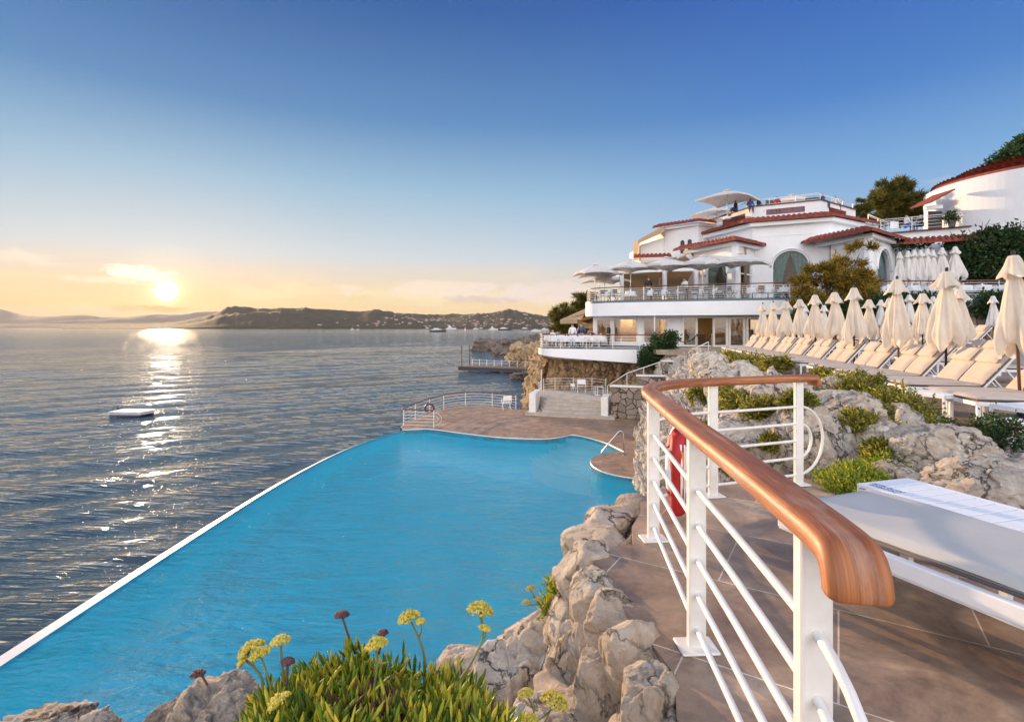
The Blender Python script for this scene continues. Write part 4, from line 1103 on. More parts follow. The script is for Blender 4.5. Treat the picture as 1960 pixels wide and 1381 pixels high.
m = MB(); m.prism([tuple(q[:2]) for q in (Bl+Vector((-.2,.3,0)), Bc+Vector((0,.35,0)), Br+Vector((0,.3,0)), Br+Vector((0,3,0)), Bl+Vector((1,3,0)))], 6.36, 7.0); vb(m, 'pavilion_parapet')
# terrace door in its right face
aD, eD, nD = Vector(Bc[:2]), (Vector(Br[:2])-Vector(Bc[:2])).normalized(), None
nD = Vector((-eD.y, eD.x)); nD = nD if nD.dot(aD) > 0 else -nD
m = MB()
for u in (.24,.50,.76): p = aD+eD*(Lr*u)+nD*.05; m.box((p.x,p.y,3.5), (.09,.09,3.0), math.atan2(eD.y,eD.x))
p = aD+eD*(Lr*.5)+nD*.06; m.box((p.x,p.y,4.2), (Lr*.55,.07,.09), math.atan2(eD.y,eD.x))
dfr = vb(m, 'terrace_door', M_paint)
m = MB(); pane(m, aD, eD, nD, Lr*.24, Lr*.78, 2.05, 4.95, .10); o = m.build('pane', M_cglass, dfr); o.location = -VO
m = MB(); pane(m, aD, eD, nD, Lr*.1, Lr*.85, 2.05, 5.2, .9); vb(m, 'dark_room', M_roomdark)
# --- main block
Ma, Mb_, Mc, Md = G(1344,48.6,0), G(1440,42.5,0), G(1588,40.2,0), G(1668,43.6,0)
m = MB(); wall_panel(m, Ma, Mb_, UF, 8.3)
Lm = (Vector(Mc[:2])-Vector(Mb_[:2])).length
am = arch(Lm*.28, Lm*.74, 2.25, 6.05, 20)
a_, e_, n_, L_ = wall_panel(m, Mb_, Mc, UF, 8.3, [am])
wall_panel(m, Mc, Md, UF, 8.3); vb(m, 'main_wall')
m = MB(); rr_ = (am[1][0]-am[0][0])/2; c_ = (am[1][0]+am[0][0])/2
m.tube([tuple((a_+e_*(c_+(rr_+.18)*math.cos(R(q)))-n_*.04).to_3d()+Vector((0,0,6.05-rr_+(rr_+.18)*math.sin(R(q))))) for q in range(0,181,9)], .08, 6); vb(m, 'arch_moulding', smooth=True)
m = MB(); pane(m, a_, e_, n_, am[0][0]-.02, am[1][0]+.02, 2.25, 6.05, .2); w2 = vb(m, 'arched_window', M_cglass)
for pl_, u0, u1 in ((.75, am[0][0], c_+.02), (-.75, c_-.02, am[1][0])):
    o = curtain('curtain', w2, a_, e_, n_, u0, u1, 2.3, 6.0, pl_, M_curtain, .45, 11); o.location = -VO
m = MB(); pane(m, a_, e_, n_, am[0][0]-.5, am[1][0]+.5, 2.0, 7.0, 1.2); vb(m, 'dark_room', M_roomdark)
m = MB(); band(m, [Ma, Mb_, Mc, Md], .03, 7.28, 7.33); vb(m, 'string_course')
m = MB(); band(m, [Ma+Vector((-.2,.1,0)), Mb_, Mc, Md+Vector((.2,.1,0))], .40, 8.12, 8.42); vb(m, 'eaves_cornice')
ms = [Ma+Vector((.3,.6,0)), Mb_+Vector((.15,.6,0)), Mc+Vector((-.1,.65,0)), Md+Vector((-.3,.3,0))]
tile_edge('main_eaves', ms, 1.15, 8.92, .42, villa).location = -VO
m = MB(); m.prism([tuple(q[:2]) for q in ms]+[(30,58),(19.5,58)], 8.3, 8.86); vb(m, 'roof_slab')
# parapet with red lattice panels, coping
pm = [q+Vector((dx,.8,0)) for q, dx in zip((Ma, Mb_, Mc, Md), (.6,.3,-.2,-.8))]
m = MB(); rects_all = []
for i in range(3):
    L3 = (Vector(pm[i+1][:2])-Vector(pm[i][:2])).length
    hs = {0: [rect(L3*.40,L3*.88,9.12,9.60)], 1: [rect(L3*.22,L3*.78,9.16,9.62)], 2: [rect(L3*.22,L3*.72,9.16,9.62)]}[i]
    A = wall_panel(m, pm[i], pm[i+1], 8.7, 9.95, hs, .22); rects_all.append((A, hs))
vb(m, 'parapet_wall')
for (a3,e3,n3,L3), hs in rects_all:
    u0,u1,z0,z1 = hs[0][0][0], hs[0][1][0], hs[0][0][1], hs[0][2][1]
    lm = MB(); k = int((u1-u0)/.12)
    for j in range(-4, k+1):
        for sg in (1,-1):
            ua = u0+j*.12; pts_ = []
            A_ = (ua, z0 if sg > 0 else z1); B_ = (ua+(z1-z0), z1 if sg > 0 else z0)
            def clip(Aq, Bq):
                t0 = max(0, (u0-Aq[0])/(Bq[0]-Aq[0])); t1 = min(1, (u1-Aq[0])/(Bq[0]-Aq[0])); return t0, t1
            t0, t1 = clip(A_, B_)
            if t1-t0 < .05: continue
            P0 = (A_[0]+(B_[0]-A_[0])*t0, A_[1]+(B_[1]-A_[1])*t0); P1 = (A_[0]+(B_[0]-A_[0])*t1, A_[1]+(B_[1]-A_[1])*t1)
            p, q = a3+e3*P0[0]+n3*(.06+.02*sg), a3+e3*P1[0]+n3*(.06+.02*sg)
            lm.bar((p.x,p.y,P0[1]), (q.x,q.y,P1[1]), .03, .045)
    vb(lm, 'lattice_panel', M_tile)
m = MB(); band(m, pm, .10, 9.953, 10.03, 1, .26); vb(m, 'parapet_coping', mat('dark_red_coping', (.13,.045,.035), .7))
m = MB(); m.prism([tuple(q[:2]) for q in pm]+[(30,58),(19.5,58)], 8.87, 9.0); vb(m, 'roof_deck')
# --- right pavilion
Ra, Rb_, Rc = G(1590,40.0,0), G(1664,36.0,0), G(1713,39.8,0)
m = MB(); wall_panel(m, Ra, Rb_, UF-3.4, 6.35)
L4 = (Vector(Rc[:2])-Vector(Rb_[:2])).length; ar = arch(L4*.30, L4*.80, 2.2, 5.6)
a_, e_, n_, L_ = wall_panel(m, Rb_, Rc, UF-3.4, 6.35, [ar]); vb(m, 'right_pavilion_wall')
m = MB(); c_ = (ar[0][0]+ar[1][0])/2; rr_ = (ar[1][0]-ar[0][0])/2
m.tube([tuple((a_+e_*(c_+(rr_+.14)*math.cos(R(q)))-n_*.04).to_3d()+Vector((0,0,5.6-rr_+(rr_+.14)*math.sin(R(q))))) for q in range(0,181,9)], .08, 6); vb(m, 'arch_moulding', smooth=True)
m = MB(); pane(m, a_, e_, n_, ar[0][0], ar[1][0], 2.2, 5.6, .22); w3 = vb(m, 'arched_window', M_cglass)
o = curtain('curtain', w3, a_, e_, n_, ar[0][0], c_+.1, 2.2, 5.55, .2, M_curtain, .4); o.location = -VO
o = curtain('curtain', w3, a_, e_, n_, c_-.1, ar[1][0], 2.2, 5.55, -.2, M_curtain, .46); o.location = -VO
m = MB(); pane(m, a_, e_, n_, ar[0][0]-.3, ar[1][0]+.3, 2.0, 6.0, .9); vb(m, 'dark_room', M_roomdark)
m = MB(); band(m, [Ra+Vector((-.5,.3,0)), Rb_, Rc+Vector((.3,.2,0))], .34, 6.2, 6.46); vb(m, 'eaves_cornice')
rs_ = [Ra+Vector((-.9,1.0,0)), Rb_+Vector((.0,.6,0)), Rc+Vector((.5,.6,0))]
tile_edge('right_pavilion_roof', rs_, 1.05, 6.98, .46, villa).location = -VO
m = MB(); m.prism([tuple(q[:2]) for q in rs_]+[(31,44),(25,44)], 6.3, 7.05); vb(m, 'pavilion_parapet')
# --- upper left wing with two small arched windows
Ea, Eb, Ec = G(1272,50,0), G(1337,47.5,0), G(1372,48.5,0)
m = MB(); L5 = (Vector(Eb[:2])-Vector(Ea[:2])).length
h1, h2 = arch(L5*.47, L5*.60, 6.85, 8.1), arch(L5*.68, L5*.81, 6.85, 8.1)
a_, e_, n_, L_ = wall_panel(m, Ea, Eb, UF, 9.45, [h1, h2]); wall_panel(m, Eb, Ec, UF, 9.45)
m.prism([(Ea.x,Ea.y+.31),(Eb.x,Eb.y+.31),(Ec.x,Ec.y+.4),(24,58),(14.2,58)], UF, 9.40); vb(m, 'upper_wing_wall')
for h in (h1,h2):
    m = MB(); pane(m, a_, e_, n_, h[0][0], h[1][0], 6.85, 8.1, .12); vb(m, 'small_arched_window', M_farglass)
tile_edge('upper_wing_roof', [Ea+Vector((-.2,1.1,0)), Eb+Vector((.1,.9,0)), Ec+Vector((.1,.9,0))], 1.3, 9.98, .42, villa).location = -VO
m = MB(); band(m, [Ea+Vector((-.3,0,0)), Eb, Ec], .25, 9.25, 9.5); vb(m, 'eaves_cornice')
m = MB(); wall_panel(m, G(1226,50.5,0), G(1272,50.1,0), UF, (7.95,8.6)); m.prism([tuple(G(1226,50.9,0)[:2]),tuple(G(1272,50.5,0)[:2]),(15,56),(12.6,56)], UF, 7.9); vb(m, 'lower_wing_wall')
m = MB(); p0, p1 = G(1222,49.6,0), G(1271,49.2,0)
m.add([(p0.x,p0.y,8.25),(p1.x,p1.y,9.55),(p1.x+.4,p1.y+3,9.9),(p0.x+.4,p0.y+3,8.6)], [(0,1,2,3)])
m.add([(p0.x,p0.y,8.25),(p1.x,p1.y,9.5),(p1.x,p1.y,8.95),(p0.x,p0.y,7.95)], [(0,1,2,3)])
m.add([(p0.x,p0.y,8.25),(p0.x+.1,p0.y+2.5,8.5),(p0.x+.1,p0.y+2.5,6.6),(p0.x,p0.y,6.4)], [(0,1,2,3)])
vb(m, 'side_awning', M_awning, solid=.03)
tile_edge('wing_tile_strip', [G(1212,48.6,0), G(1284,48.0,0)], .8, 6.70, .3, villa).location = -VO
# --- glazed dining pavilion on the upper terrace
F0, F1, F2 = G(1190,44.5,0), G(1272,43.2,0), G(1332,42.6,0)
m = MB()
for q in (F0,F1,F2): m.box((q.x,q.y,UF+1.4), (.30,.30,2.8))
m.bar(F0+Vector((-.3,0,4.80)), F2+Vector((.2,0,4.80)), .34, .42); m.bar(F0+Vector((0,0,4.62)), F0+Vector((.6,6,4.62)), .3, .4); vb(m, 'pergola_frame')
m = MB(); q0, q1 = F0+Vector((.3,.5,0)), F2+Vector((0,.5,0))
for a3, b3 in ((F0+Vector((.25,.35,0)), F1+Vector((-.2,.35,0))), (F1+Vector((.2,.35,0)), F2+Vector((-.15,.35,0)))):
    m.add([(a3.x,a3.y,4.55),(b3.x,b3.y,4.55),(b3.x,b3.y+2.2,3.35),(a3.x,a3.y+2.2,3.35)], [(0,1,2,3)])
vb(m, 'roller_awning', M_awning, solid=.02)
m = MB(); m.add([(q0.x+.5,q0.y+4,UF),(q1.x,q1.y+3.6,UF),(q1.x,q1.y+3.6,5.0),(q0.x+.5,q0.y+4,5.0)], [(0,1,2,3)]); vb(m, 'dining_room_back', M_interior)
m = MB()
for px_ in (1232,1250,1262,1290,1306): 
    q = G(px_,47.4,0); m.box((q.x,q.y,3.3), (.12,.1,2.4))
m.box((G(1247,47.4,0).x,47.38,4.4),(2.2,.08,.1)); vb(m, 'inner_window_frame', M_wallw)
m = MB(); a3, b3 = F0+Vector((.2,.5,0)), F2+Vector((.3,.6,0))
m.add([(a3.x,a3.y,5.06),(b3.x,b3.y,5.06),(b3.x+.2,b3.y+3.6,6.4),(a3.x+1.2,a3.y+4.0,5.75)], [(0,1,2,3)]); vb(m, 'pergola_awning', M_awning, solid=.03)
m = MB(); m.bar(G(1296,45.4,6.0), G(1332,44.8,6.7), .25, .16); vb(m, 'awning_box')
# --- upper terrace slab with rounded fascia
tl = spline([(8.6,47),(6.6,44.6),(5.95,42.3),(6.1,40.7),(7.0,39.6),(8.6,38.6),(10.7,37.7),(14,36.5),(18.2,35.2),(21.0,34.5),(24,34.0),(28,33.6),(33,33.2),(36,33.2)], 5)
tl = [tuple(p) for p in tl]
m = MB(); m.prism(tl+[(50,33.4),(50,60),(9,60)], UF-.16, UF); vb(m, 'terrace_slab', M_terrac)
m = MB(); m.prism([tuple(p) for p in offset(tl, -.0)]+[(49.5,34),(49.5,59),(9.2,59)], UF-1.15, UF-.165); 
m.V = [(x,y,z) for x,y,z in m.V]
fas = [tuple(p) for p in offset(tl, -.12)]
vb(m, 'terrace_fascia', M_wall)
# --- restaurant storey below
RF = -1.43
Wl, Wm, Wr = G(1139,41.6,0), G(1281,38.9,0), G(1306,38.4,0)
We = G(1518,36.6,0)
m = MB()
def post(px_, d, w_, z0, z1, mm, t_=.22): q = G(px_, d, 0); mm.box((q.x,q.y,(z0+z1)/2), (w_,t_,z1-z0), R(-15))
m2 = MB(); wall_panel(m2, Wm, Wr, RF, .95, th=.25)
# lintel above glass
m2.bar(Wl+Vector((-.1,0,.80)), Wm+Vector((0,0,.80)), .28, .18); m2.bar(Wl+Vector((-.2,0,-1.26)), Wm+Vector((0,-.05,-1.26)), .26, .32)
m2.bar(Wr+Vector((0,0,.76)), We+Vector((0,0,.76)), .28, .2); m2.bar(Wr+Vector((0,0,-1.36)), We+Vector((0,0,-1.36)), .16, .10)
vb(m2, 'restaurant_wall')
def glazing(px0, px1, d0, d1, w_=.09, frame=True):
    a3, b3 = G(px0,d0,0), G(px1,d1,0); fr = MB(); fr.bar(a3+Vector((0,0,RF)), a3+Vector((0,0,.68)), w_, w_); fr.bar(b3+Vector((0,0,RF)), b3+Vector((0,0,.68)), w_, w_)
    fr.bar(a3+Vector((0,0,.66)), b3+Vector((0,0,.66)), w_, w_*.8); fr.bar(a3+Vector((0,0,RF+.08)), b3+Vector((0,0,RF+.08)), w_, .14)
    f_ = vb(fr, 'window', M_paint)
    g = MB(); g.add([(a3.x,a3.y+.01,RF+.1),(b3.x,b3.y+.01,RF+.1),(b3.x,b3.y+.01,.64),(a3.x,a3.y+.01,.64)], [(0,1,2,3)]); o = g.build('pane', M_glass, f_); o.location = -VO
    return f_
for x0,x1,d0,d1 in ((1141,1170,41.5,40.9),(1174,1221,40.8,39.9),(1231,1277,39.7,39.0)): glazing(x0,x1,d0,d1,.16)
m = MB()
for px_, d, w_ in ((1172,40.8,.34),(1226,39.8,.42),(1139,41.6,.3),(1280,38.9,.2)): post(px_, d, w_, RF, .72, m)
vb(m, 'column')
for x0,x1,d0,d1 in ((1307,1333,38.35,38.0),(1366,1391,37.7,37.4),(1396,1424,37.35,37.1),(1430,1462,37.0,36.8),(1464,1516,36.8,36.5)): glazing(x0,x1,d0,d1,.14)
# interior of the restaurant
m = MB(); m.add([(7.2,49,RF),(21,46,RF),(21,46,1.0),(7.2,49,1.0)], [(0,1,2,3)]); vb(m, 'restaurant_back_wall', M_interior)
m = MB(); m.prism([(6.4,41.7),(12.2,39.0),(12.5,38.4),(19.8,36.6),(21,46),(7.2,49)], RF-.3, RF+.02); vb(m, 'restaurant_floor', M_carpet)
m = MB(); m.prism([(6.6,42.1),(19.9,37.0),(21,46),(7.2,49)], .86, .9); vb(m, 'restaurant_ceiling', M_interior)
m = MB(); m.prism([(12.4,39.3),(12.7,39.2),(13.2,47),(12.9,47)], RF, .9); m.box((9.6,44,-.2), (.9,.9,2.6)); m.box((10.9,46,-.2),(1.3,.4,2.6)); vb(m, 'inner_partition', M_interior)
m = MB()
for x, y in ((8.6,43.5),(10.3,43),(11.4,44.5),(14.5,41),(17,40),(15.5,43)): m.box((x,y,.80), (1.3,.35,.06), R(-14))
vb(m, 'ceiling_lamp', M_bulb)
m = MB()
for x, y in ((14.6,41.5),(16.4,41),(18.2,40.4),(15.4,43.4)): m.box((x,y,RF+.45), (1.2,.7,.9), R(-15)); m.box((x,y+.4,RF+1.0), (1.2,.15,.5), R(-15))
vb(m, 'banquette', M_intdark)
# downpipe
m = MB(); q = G(1253,38.0,0); m.tube([(q.x,q.y,-1.5),(q.x,q.y,1.95)], .045, 8); vb(m, 'downpipe', M_paint)
# lower restaurant terrace slab
lt = spline([(4.6,47),(2.9,42.5),(2.15,39.5),(2.05,38.0),(2.6,37.2),(3.6,36.9),(5.2,36.5),(6.8,36.05),(8.5,35.55)], 5); lt = [tuple(p) for p in lt]
m = MB(); m.prism(lt+[(8.9,36.0),(10.8,36.2),(12.4,38.3),(12.3,38.9),(8,41.4),(8,48)], -1.58, -1.50)
vb(m, 'lower_terrace_floor', M_terrac)
m = MB(); N = len(lt); t0 = [tuple(p) for p in offset(lt, -.06)]; fl_ = []
vs = [(p[0],p[1],-1.52) for p in t0]+[(p[0],p[1],-1.95-.020*max(0,i-15)) for i, p in enumerate(t0)]+[(p[0]+1.5,p[1]+2.2,-2.6) for p in t0]
m.add(vs, [(j*N+i, j*N+i+1, (j+1)*N+i+1, (j+1)*N+i) for j in range(2) for i in range(N-1)]+[(N-1,2*N-1,3*N-1)])
m.add([(8.5,35.5,-1.52),(8.6,35.5,-2.25),(11,37.5,-2.25),(11,37.5,-1.52)], [(0,1,2,3)]); vb(m, 'lower_terrace_fascia', M_wall)
# awnings at the left end of the lower floor
m = MB(); m.add([tuple(v) for v in (G(1072,43.5,.60), G(1112,41.8,.62), G(1128,44,1.60), G(1120,47,1.65))], [(0,1,2,3)]); 
m.add([tuple(v) for v in (G(1072,43.5,.60), G(1105,42.0,.62), G(1105,42.0,.30), G(1072,43.5,.28))], [(0,1,2,3)])
m.add([tuple(v) for v in (G(1072,43.5,.60), G(1136,42.4,1.30), G(1136,46.5,1.55), G(1080,47.5,.85))], [(0,1,2,3)]); vb(m, 'terrace_awning', M_awning, solid=.02)
m = MB(); m.add([tuple(v) for v in (G(1106,44.5,.15), G(1137,42.6,.35), G(1137,45.5,.9), G(1108,47,.8))], [(0,1,2,3)]); m.add([tuple(v) for v in (G(1106,44.5,.15), G(1137,42.6,.35), G(1137,42.6,-.05), G(1106,44.5,-.15))], [(0,1,2,3)]); vb(m, 'second_awning', M_awning, solid=.02)
# wall lanterns on the pavilion
for px_, d, z in ((1335,44.0,5.0-.3),(1399,40.4,5.0)):
    m = MB(); q = G(px_, d, z-.25); m.lathe([(.04,-.2),(.10,-.15),(.13,.15),(.05,.22)], 8, q-Vector((0,.25,0))); m.box(q+Vector((0,-.1,0)), (.06,.2,.06)); vb(m, 'wall_lantern', M_lamp)

# --- right wing terrace wall, tile strip and white wall below
rw = thing('terrace_wing', 'white wing wall with a tiled strip, behind the folded white parasols', 'building', (34,41,UF))
def rb_(m, name, mt=None, **kw): m.V = [(x-34, y-41, z-UF) for x,y,z in m.V]; return m.build(name, mt or M_wall, rw, **kw)
m = MB(); m.prism([tuple(G(1690,42,0)[:2]), tuple(G(1860,38.8,0)[:2]), (37,46), (30,50)], UF, 7.45); rb_(m, 'wing_wall')
m = MB(); m.prism([tuple(G(1688,41.8,0)[:2]), tuple(G(1861,38.6,0)[:2]), (37.2,46), (30,50)], 7.455, 7.53); rb_(m, 'coping', bpy.data.materials['dark_red_coping'])
o = tile_edge('tile_strip', [G(1700,39.9,0), G(1866,37.6,0)], 1.0, 6.62, .42, rw); o.location = (-34,-41,-UF)
m = MB(); m.prism([tuple(G(1714,40.6,0)[:2]), tuple(G(1866,38.3,0)[:2]), (36,40.5), (30,42)], UF, 6.3); rb_(m, 'lower_wall')
railing('white metal railing on the upper right terrace in front of the round tower', [G(1686,41.4,7.5), G(1849,38.7,7.5), G(1849,38.7,7.5)+Vector((1.0,2.5,0))], 2.2, 1.0, 4, M_paint, .03, .028, .018)
railing('slanting white stair railing rising behind the right pavilion roof', [G(1662,44,8.6), G(1700,42.5,7.6)], 1.2, .9, 3, M_paint, .028, .026, .018)
# --- round tower
tw = thing('round_tower', 'round white rendered tower with a terracotta tiled rim at the top right', 'building', (43.2,42.6,UF))
TR = 7.6; tcx, tcy = 43.2, 42.6
m = MB(); m.lathe([(TR,0),(TR,9.6)], 96, (0,0,0)); m.build('tower_wall', M_wall, tw, smooth=False)
ring = [(tcx+(TR-.5)*math.cos(R(a)), tcy+(TR-.5)*math.sin(R(a))) for a in np.arange(120, 341, 4)]
o = tile_edge('tower_roof', ring, 1.05, 12.05+.1, .50, tw, side=-1); o.location = (-tcx,-tcy,-UF)
o = tile_edge('upper_roof_tiles', [(tcx+(TR-2.2)*math.cos(R(a)), tcy+(TR-2.2)*math.sin(R(a))) for a in np.arange(120, 341, 4)], 1.9, 12.9, .78, tw, side=-1); o.location = (-tcx,-tcy,-UF)
m = MB(); m.lathe([(TR-.2,9.55),(TR-.4,9.9),(.1,11.2)], 64); m.build('roof_core', M_tile, tw)
m = MB(); q = G(1790,41.3,0); m.V = []
m.bar(G(1762,41.8,9.75)-Vector((tcx,tcy,UF)), G(1806,41.8,10.75)-Vector((tcx,tcy,UF)), 2.2, .12); m.build('lean_to_roof', M_tile, tw)
m = MB(); m.bar(G(1770,41.5,9.45)-Vector((tcx,tcy,UF)), G(1802,41.5,9.55)-Vector((tcx,tcy,UF)), .3, .3); m.build('lean_to_beam', M_wall, tw)
m = MB(); 
for k in range(16): z = 7.6+k*.115; m.bar(G(1777,42.5,z)-Vector((tcx,tcy,UF)), G(1802,42.5,z)-Vector((tcx,tcy,UF)), .04, .085)
m.bar(G(1776,42.6,8.5)-Vector((tcx,tcy,UF)), G(1803,42.6,8.5)-Vector((tcx,tcy,UF)), .03, 1.9)
m.build('louvred_shutter', M_shut, tw)
# --- retaining walls below the upper terrace, garden wall
def stone_block(label, a, b, z0, z1, th=.5):
    a = Vector(a); b = Vector(b); mid = (a+b)/2; m = MB(); L = (b-a).length; nu = max(2,int(L/.12)); 
    m.box((0,0,(z1-z0)/2), (L, th, z1-z0)); o = m.build('stone_wall', M_swall, bevel=.05); o.location = (mid.x,mid.y,z0); o.rotation_euler.z = math.atan2(b.y-a.y,b.x-a.x); tag(o, label, 'wall'); return o
m = MB(); m.prism([(19.6,36.2),(21,35.4),(24,34.9),(36,34.3),(50,34.3),(50,35.5),(20,37.5)], -1.5, UF-.2); o = m.build('terrace_retaining_wall', M_swall); tag(o, kind='structure')
stone_block('square block of rubble stone wall below the agaves at the back of the sun deck', G(1850,31.2,0)[:2], G(1893,30.6,0)[:2], -1.0, 1.25, 1.2)
# rubble walls of the stair
stone_block('rubble stone wall to the right of the wide steps, with pale coping, next to the cream parapet', (5.95,31.3),(9.2,30.2), PT, -3.55, .5)
stone_block('taller stepped part of the rubble stair wall behind the curved handrail', (7.6,31.6),(10.4,30.9), PT, -2.95, .5)
stone_block('upper rubble wall beside the top flight of pale steps', (9.35,32.6),(11.9,32.2), -3.3, -2.15, .6)
for lb_, a, b, z in (('white coping on the lower rubble stair wall', (5.9,31.33),(9.2,30.2),-3.55),('white coping on the taller rubble stair wall', (7.5,31.6),(10.4,30.9),-2.95),('white coping on the upper rubble stair wall', (9.3,32.6),(11.9,32.2),-2.15)):
    low_wall(lb_, a, b, .09, .62, z+.003)
fs_ = thing('staircase', 'narrow flight of pale steps climbing to the restaurant doors', 'stairs', (10.2,32.6,-3.0))
for k in range(7):
    m = MB(); m.box((.15+.02*k,.42*k,.09+.19*k-.3), (1.9,.46,.78)); m.build('step', M_step, fs_, bevel=.01)
ms_ = thing('staircase', 'middle flight of pale steps between the rubble walls', 'stairs', (6.6,33.0,-4.5))
for k in range(9):
    m = MB(); m.box((.42*k,0,.09+.17*k-.3), (.46,1.6,.78)); m.build('step', M_step, ms_, bevel=.01)
hrp = thing('stair_handrail', 'long thin white handrail climbing beside the stairs to the restaurant', 'handrail', (6.3,32.0,-4.5))
m = MB(); pp = [P(1163,738,34.0), P(1200,714,33.4), P(1262,693,33.0), P(1290,686,32.8), P(1356,654,32.3)]; o0 = Vector((6.3,32.0,-4.5))
m.tube([p-o0 for p in pp], .03, 8); m.build('handrail', M_paint, hrp, smooth=True)
for p in pp[:]+[P(1232,703,33.2)]:
    m = MB(); m.tube([p-o0, p-o0-Vector((0,0,.95))], .025, 6); m.build('post', M_paint, hrp)
rope = thing('rope_barrier', 'black rope hung between brass posts in front of the restaurant doors', 'rope', G(1290,36.5,RF))
m = MB(); 
for a_px, b_px in ((1290,1334),(1334,1362)):
    a3, b3 = G(a_px,36.3,-.5)-rope.location, G(b_px,36.6,-.5)-rope.location
    m.tube([a3.lerp(b3,f)+Vector((0,0,-.55*(1-(2*f-1)**2))) for f in [k/10 for k in range(11)]], .03, 6)
m.build('rope', M_black, rope, smooth=True)
for a_px in (1290,1334,1362):
    m = MB(); p = G(a_px,36.4,RF)-rope.location; m.lathe([(.12,0),(.12,.03),(.03,.05),(.03,.95),(.05,1.0)], 10, p); m.build('post', M_lamp, rope)
# upper terrace railings
ro = [Vector((p[0],p[1],UF)) for p in [tuple(q) for q in offset(tl, .12)]]
railing('long white railing with dark wooden handrail along the upper restaurant terrace', ro[3:-20], 2.3, 1.0, 6, M_teak, .038, .026, .016)
railing('white railing with brown handrail on the terrace in front of the folded white parasols', ro[-20:], 2.6, 1.0, 6, M_teak, .038, .026, .016)
rl = [Vector((p[0],p[1],-1.5)) for p in [tuple(q) for q in offset(lt, .08)]]
railing('white railing with dark handrail round the lower restaurant terrace over the cliff', rl[4:]+[Vector((9.6,35.4,-1.5)), Vector((10.5,35.3,-1.5))], 1.75, .98, 5, M_teak, .038, .026, .016)
rp = [Vector((p[0],p[1],10.03)) for p in [tuple(q)[:2] for q in (pm[0]+Vector((.3,.2,0)), pm[1]+Vector((.1,.2,0)), pm[2]+Vector((-.1,.2,0)), pm[3]+Vector((-.1,.2,0)))]]
railing('thin white railing round the roof terrace above the lattice parapet', rp, 2.0, .52, 2, M_paint, .03, .028, .02)
# ground mass below and behind the villa
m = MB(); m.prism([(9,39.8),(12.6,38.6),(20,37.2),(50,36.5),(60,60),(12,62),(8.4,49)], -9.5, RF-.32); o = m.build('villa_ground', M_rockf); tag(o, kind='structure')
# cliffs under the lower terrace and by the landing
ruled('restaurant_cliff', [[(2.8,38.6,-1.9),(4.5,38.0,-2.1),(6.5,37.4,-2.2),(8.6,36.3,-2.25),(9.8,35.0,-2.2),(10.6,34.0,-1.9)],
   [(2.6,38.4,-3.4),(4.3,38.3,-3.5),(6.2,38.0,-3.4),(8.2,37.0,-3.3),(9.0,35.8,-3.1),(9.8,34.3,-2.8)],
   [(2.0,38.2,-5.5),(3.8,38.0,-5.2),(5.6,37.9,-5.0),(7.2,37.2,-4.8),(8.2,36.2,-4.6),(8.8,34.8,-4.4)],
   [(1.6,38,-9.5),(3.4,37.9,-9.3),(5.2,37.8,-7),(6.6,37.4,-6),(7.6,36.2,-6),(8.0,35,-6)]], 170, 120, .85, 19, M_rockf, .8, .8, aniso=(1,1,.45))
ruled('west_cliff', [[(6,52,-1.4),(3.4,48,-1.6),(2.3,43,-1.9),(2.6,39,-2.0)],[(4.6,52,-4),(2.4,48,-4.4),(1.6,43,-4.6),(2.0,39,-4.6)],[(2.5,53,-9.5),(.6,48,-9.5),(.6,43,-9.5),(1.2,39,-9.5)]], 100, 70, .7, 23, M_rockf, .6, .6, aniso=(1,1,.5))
# ------------------------------------------------------------------ foliage
def rand_rot(rs, n):
    q = rs.normal(size=(n,4)); q /= np.linalg.norm(q, axis=1, keepdims=True); w_,x,y,z = q.T
    return np.stack([np.stack([1-2*(y*y+z*z),2*(x*y-z*w_),2*(x*z+y*w_)],1), np.stack([2*(x*y+z*w_),1-2*(x*x+z*z),2*(y*z-x*w_)],1), np.stack([2*(x*z-y*w_),2*(y*z+x*w_),1-2*(x*x+y*y)],1)],1)
def blob_points(blobs, n, rs, shell=.55, clus=0):
    vol = np.array([b[3]*b[4]*b[5] for b in blobs])**.75; idx = rs.choice(len(blobs), n, p=vol/vol.sum()); B = np.array(blobs)[idx]
    d = rs.normal(size=(n,3)); d /= np.linalg.norm(d, axis=1, keepdims=True)
    r = shell+(1.08-shell)*rs.rand(n)**.8; r *= 1+.28*fbm(d*2.2+B[:,:3]*.7, 3, 3)
    p = B[:,:3]+d*r[:,None]*B[:,3:6]
    if clus:
        K = max(4, n//clus); c = rs.randint(0, K, n); rad = (B[:K,3]*.5+B[:K,5]*.5)*.16
        off = rs.normal(size=(n,3))*rad[c][:,None]*np.array([1,1,.7]); p = p[c]+off; d = d[c]*.6+off/(np.linalg.norm(off,axis=1,keepdims=True)+1e-6)*.6
    return p, d
def leaves(name, blobs, n, ls, parent, mt, seed=1, aspect=.45, shell=.5, clump=1, spread=.0, upbias=0.0):
    """n leaf clumps of `clump` pointed leaves each"""
    rs = np.random.RandomState(seed); c, d = blob_points(blobs, n, rs, shell, 14)
    c = np.repeat(c, clump, 0)+rs.normal(size=(n*clump,3))*spread; d = np.repeat(d, clump, 0); N_ = n*clump
    dirv = d*.8+rs.normal(size=(N_,3))*.75; dirv[:,2] += upbias; dirv /= np.linalg.norm(dirv, axis=1, keepdims=True)
    sd = np.cross(dirv, rs.normal(size=(N_,3))); sd /= np.linalg.norm(sd, axis=1, keepdims=True)
    L = ls*(.6+.8*rs.rand(N_))[:,None]; W_ = L*aspect*.5
    V = np.stack([c, c+dirv*L*.5+sd*W_, c+dirv*L, c+dirv*L*.5-sd*W_], 1).reshape(-1,3)
    F = np.arange(N_*4).reshape(-1,4); return np_mesh(name, V, F, mt, parent)
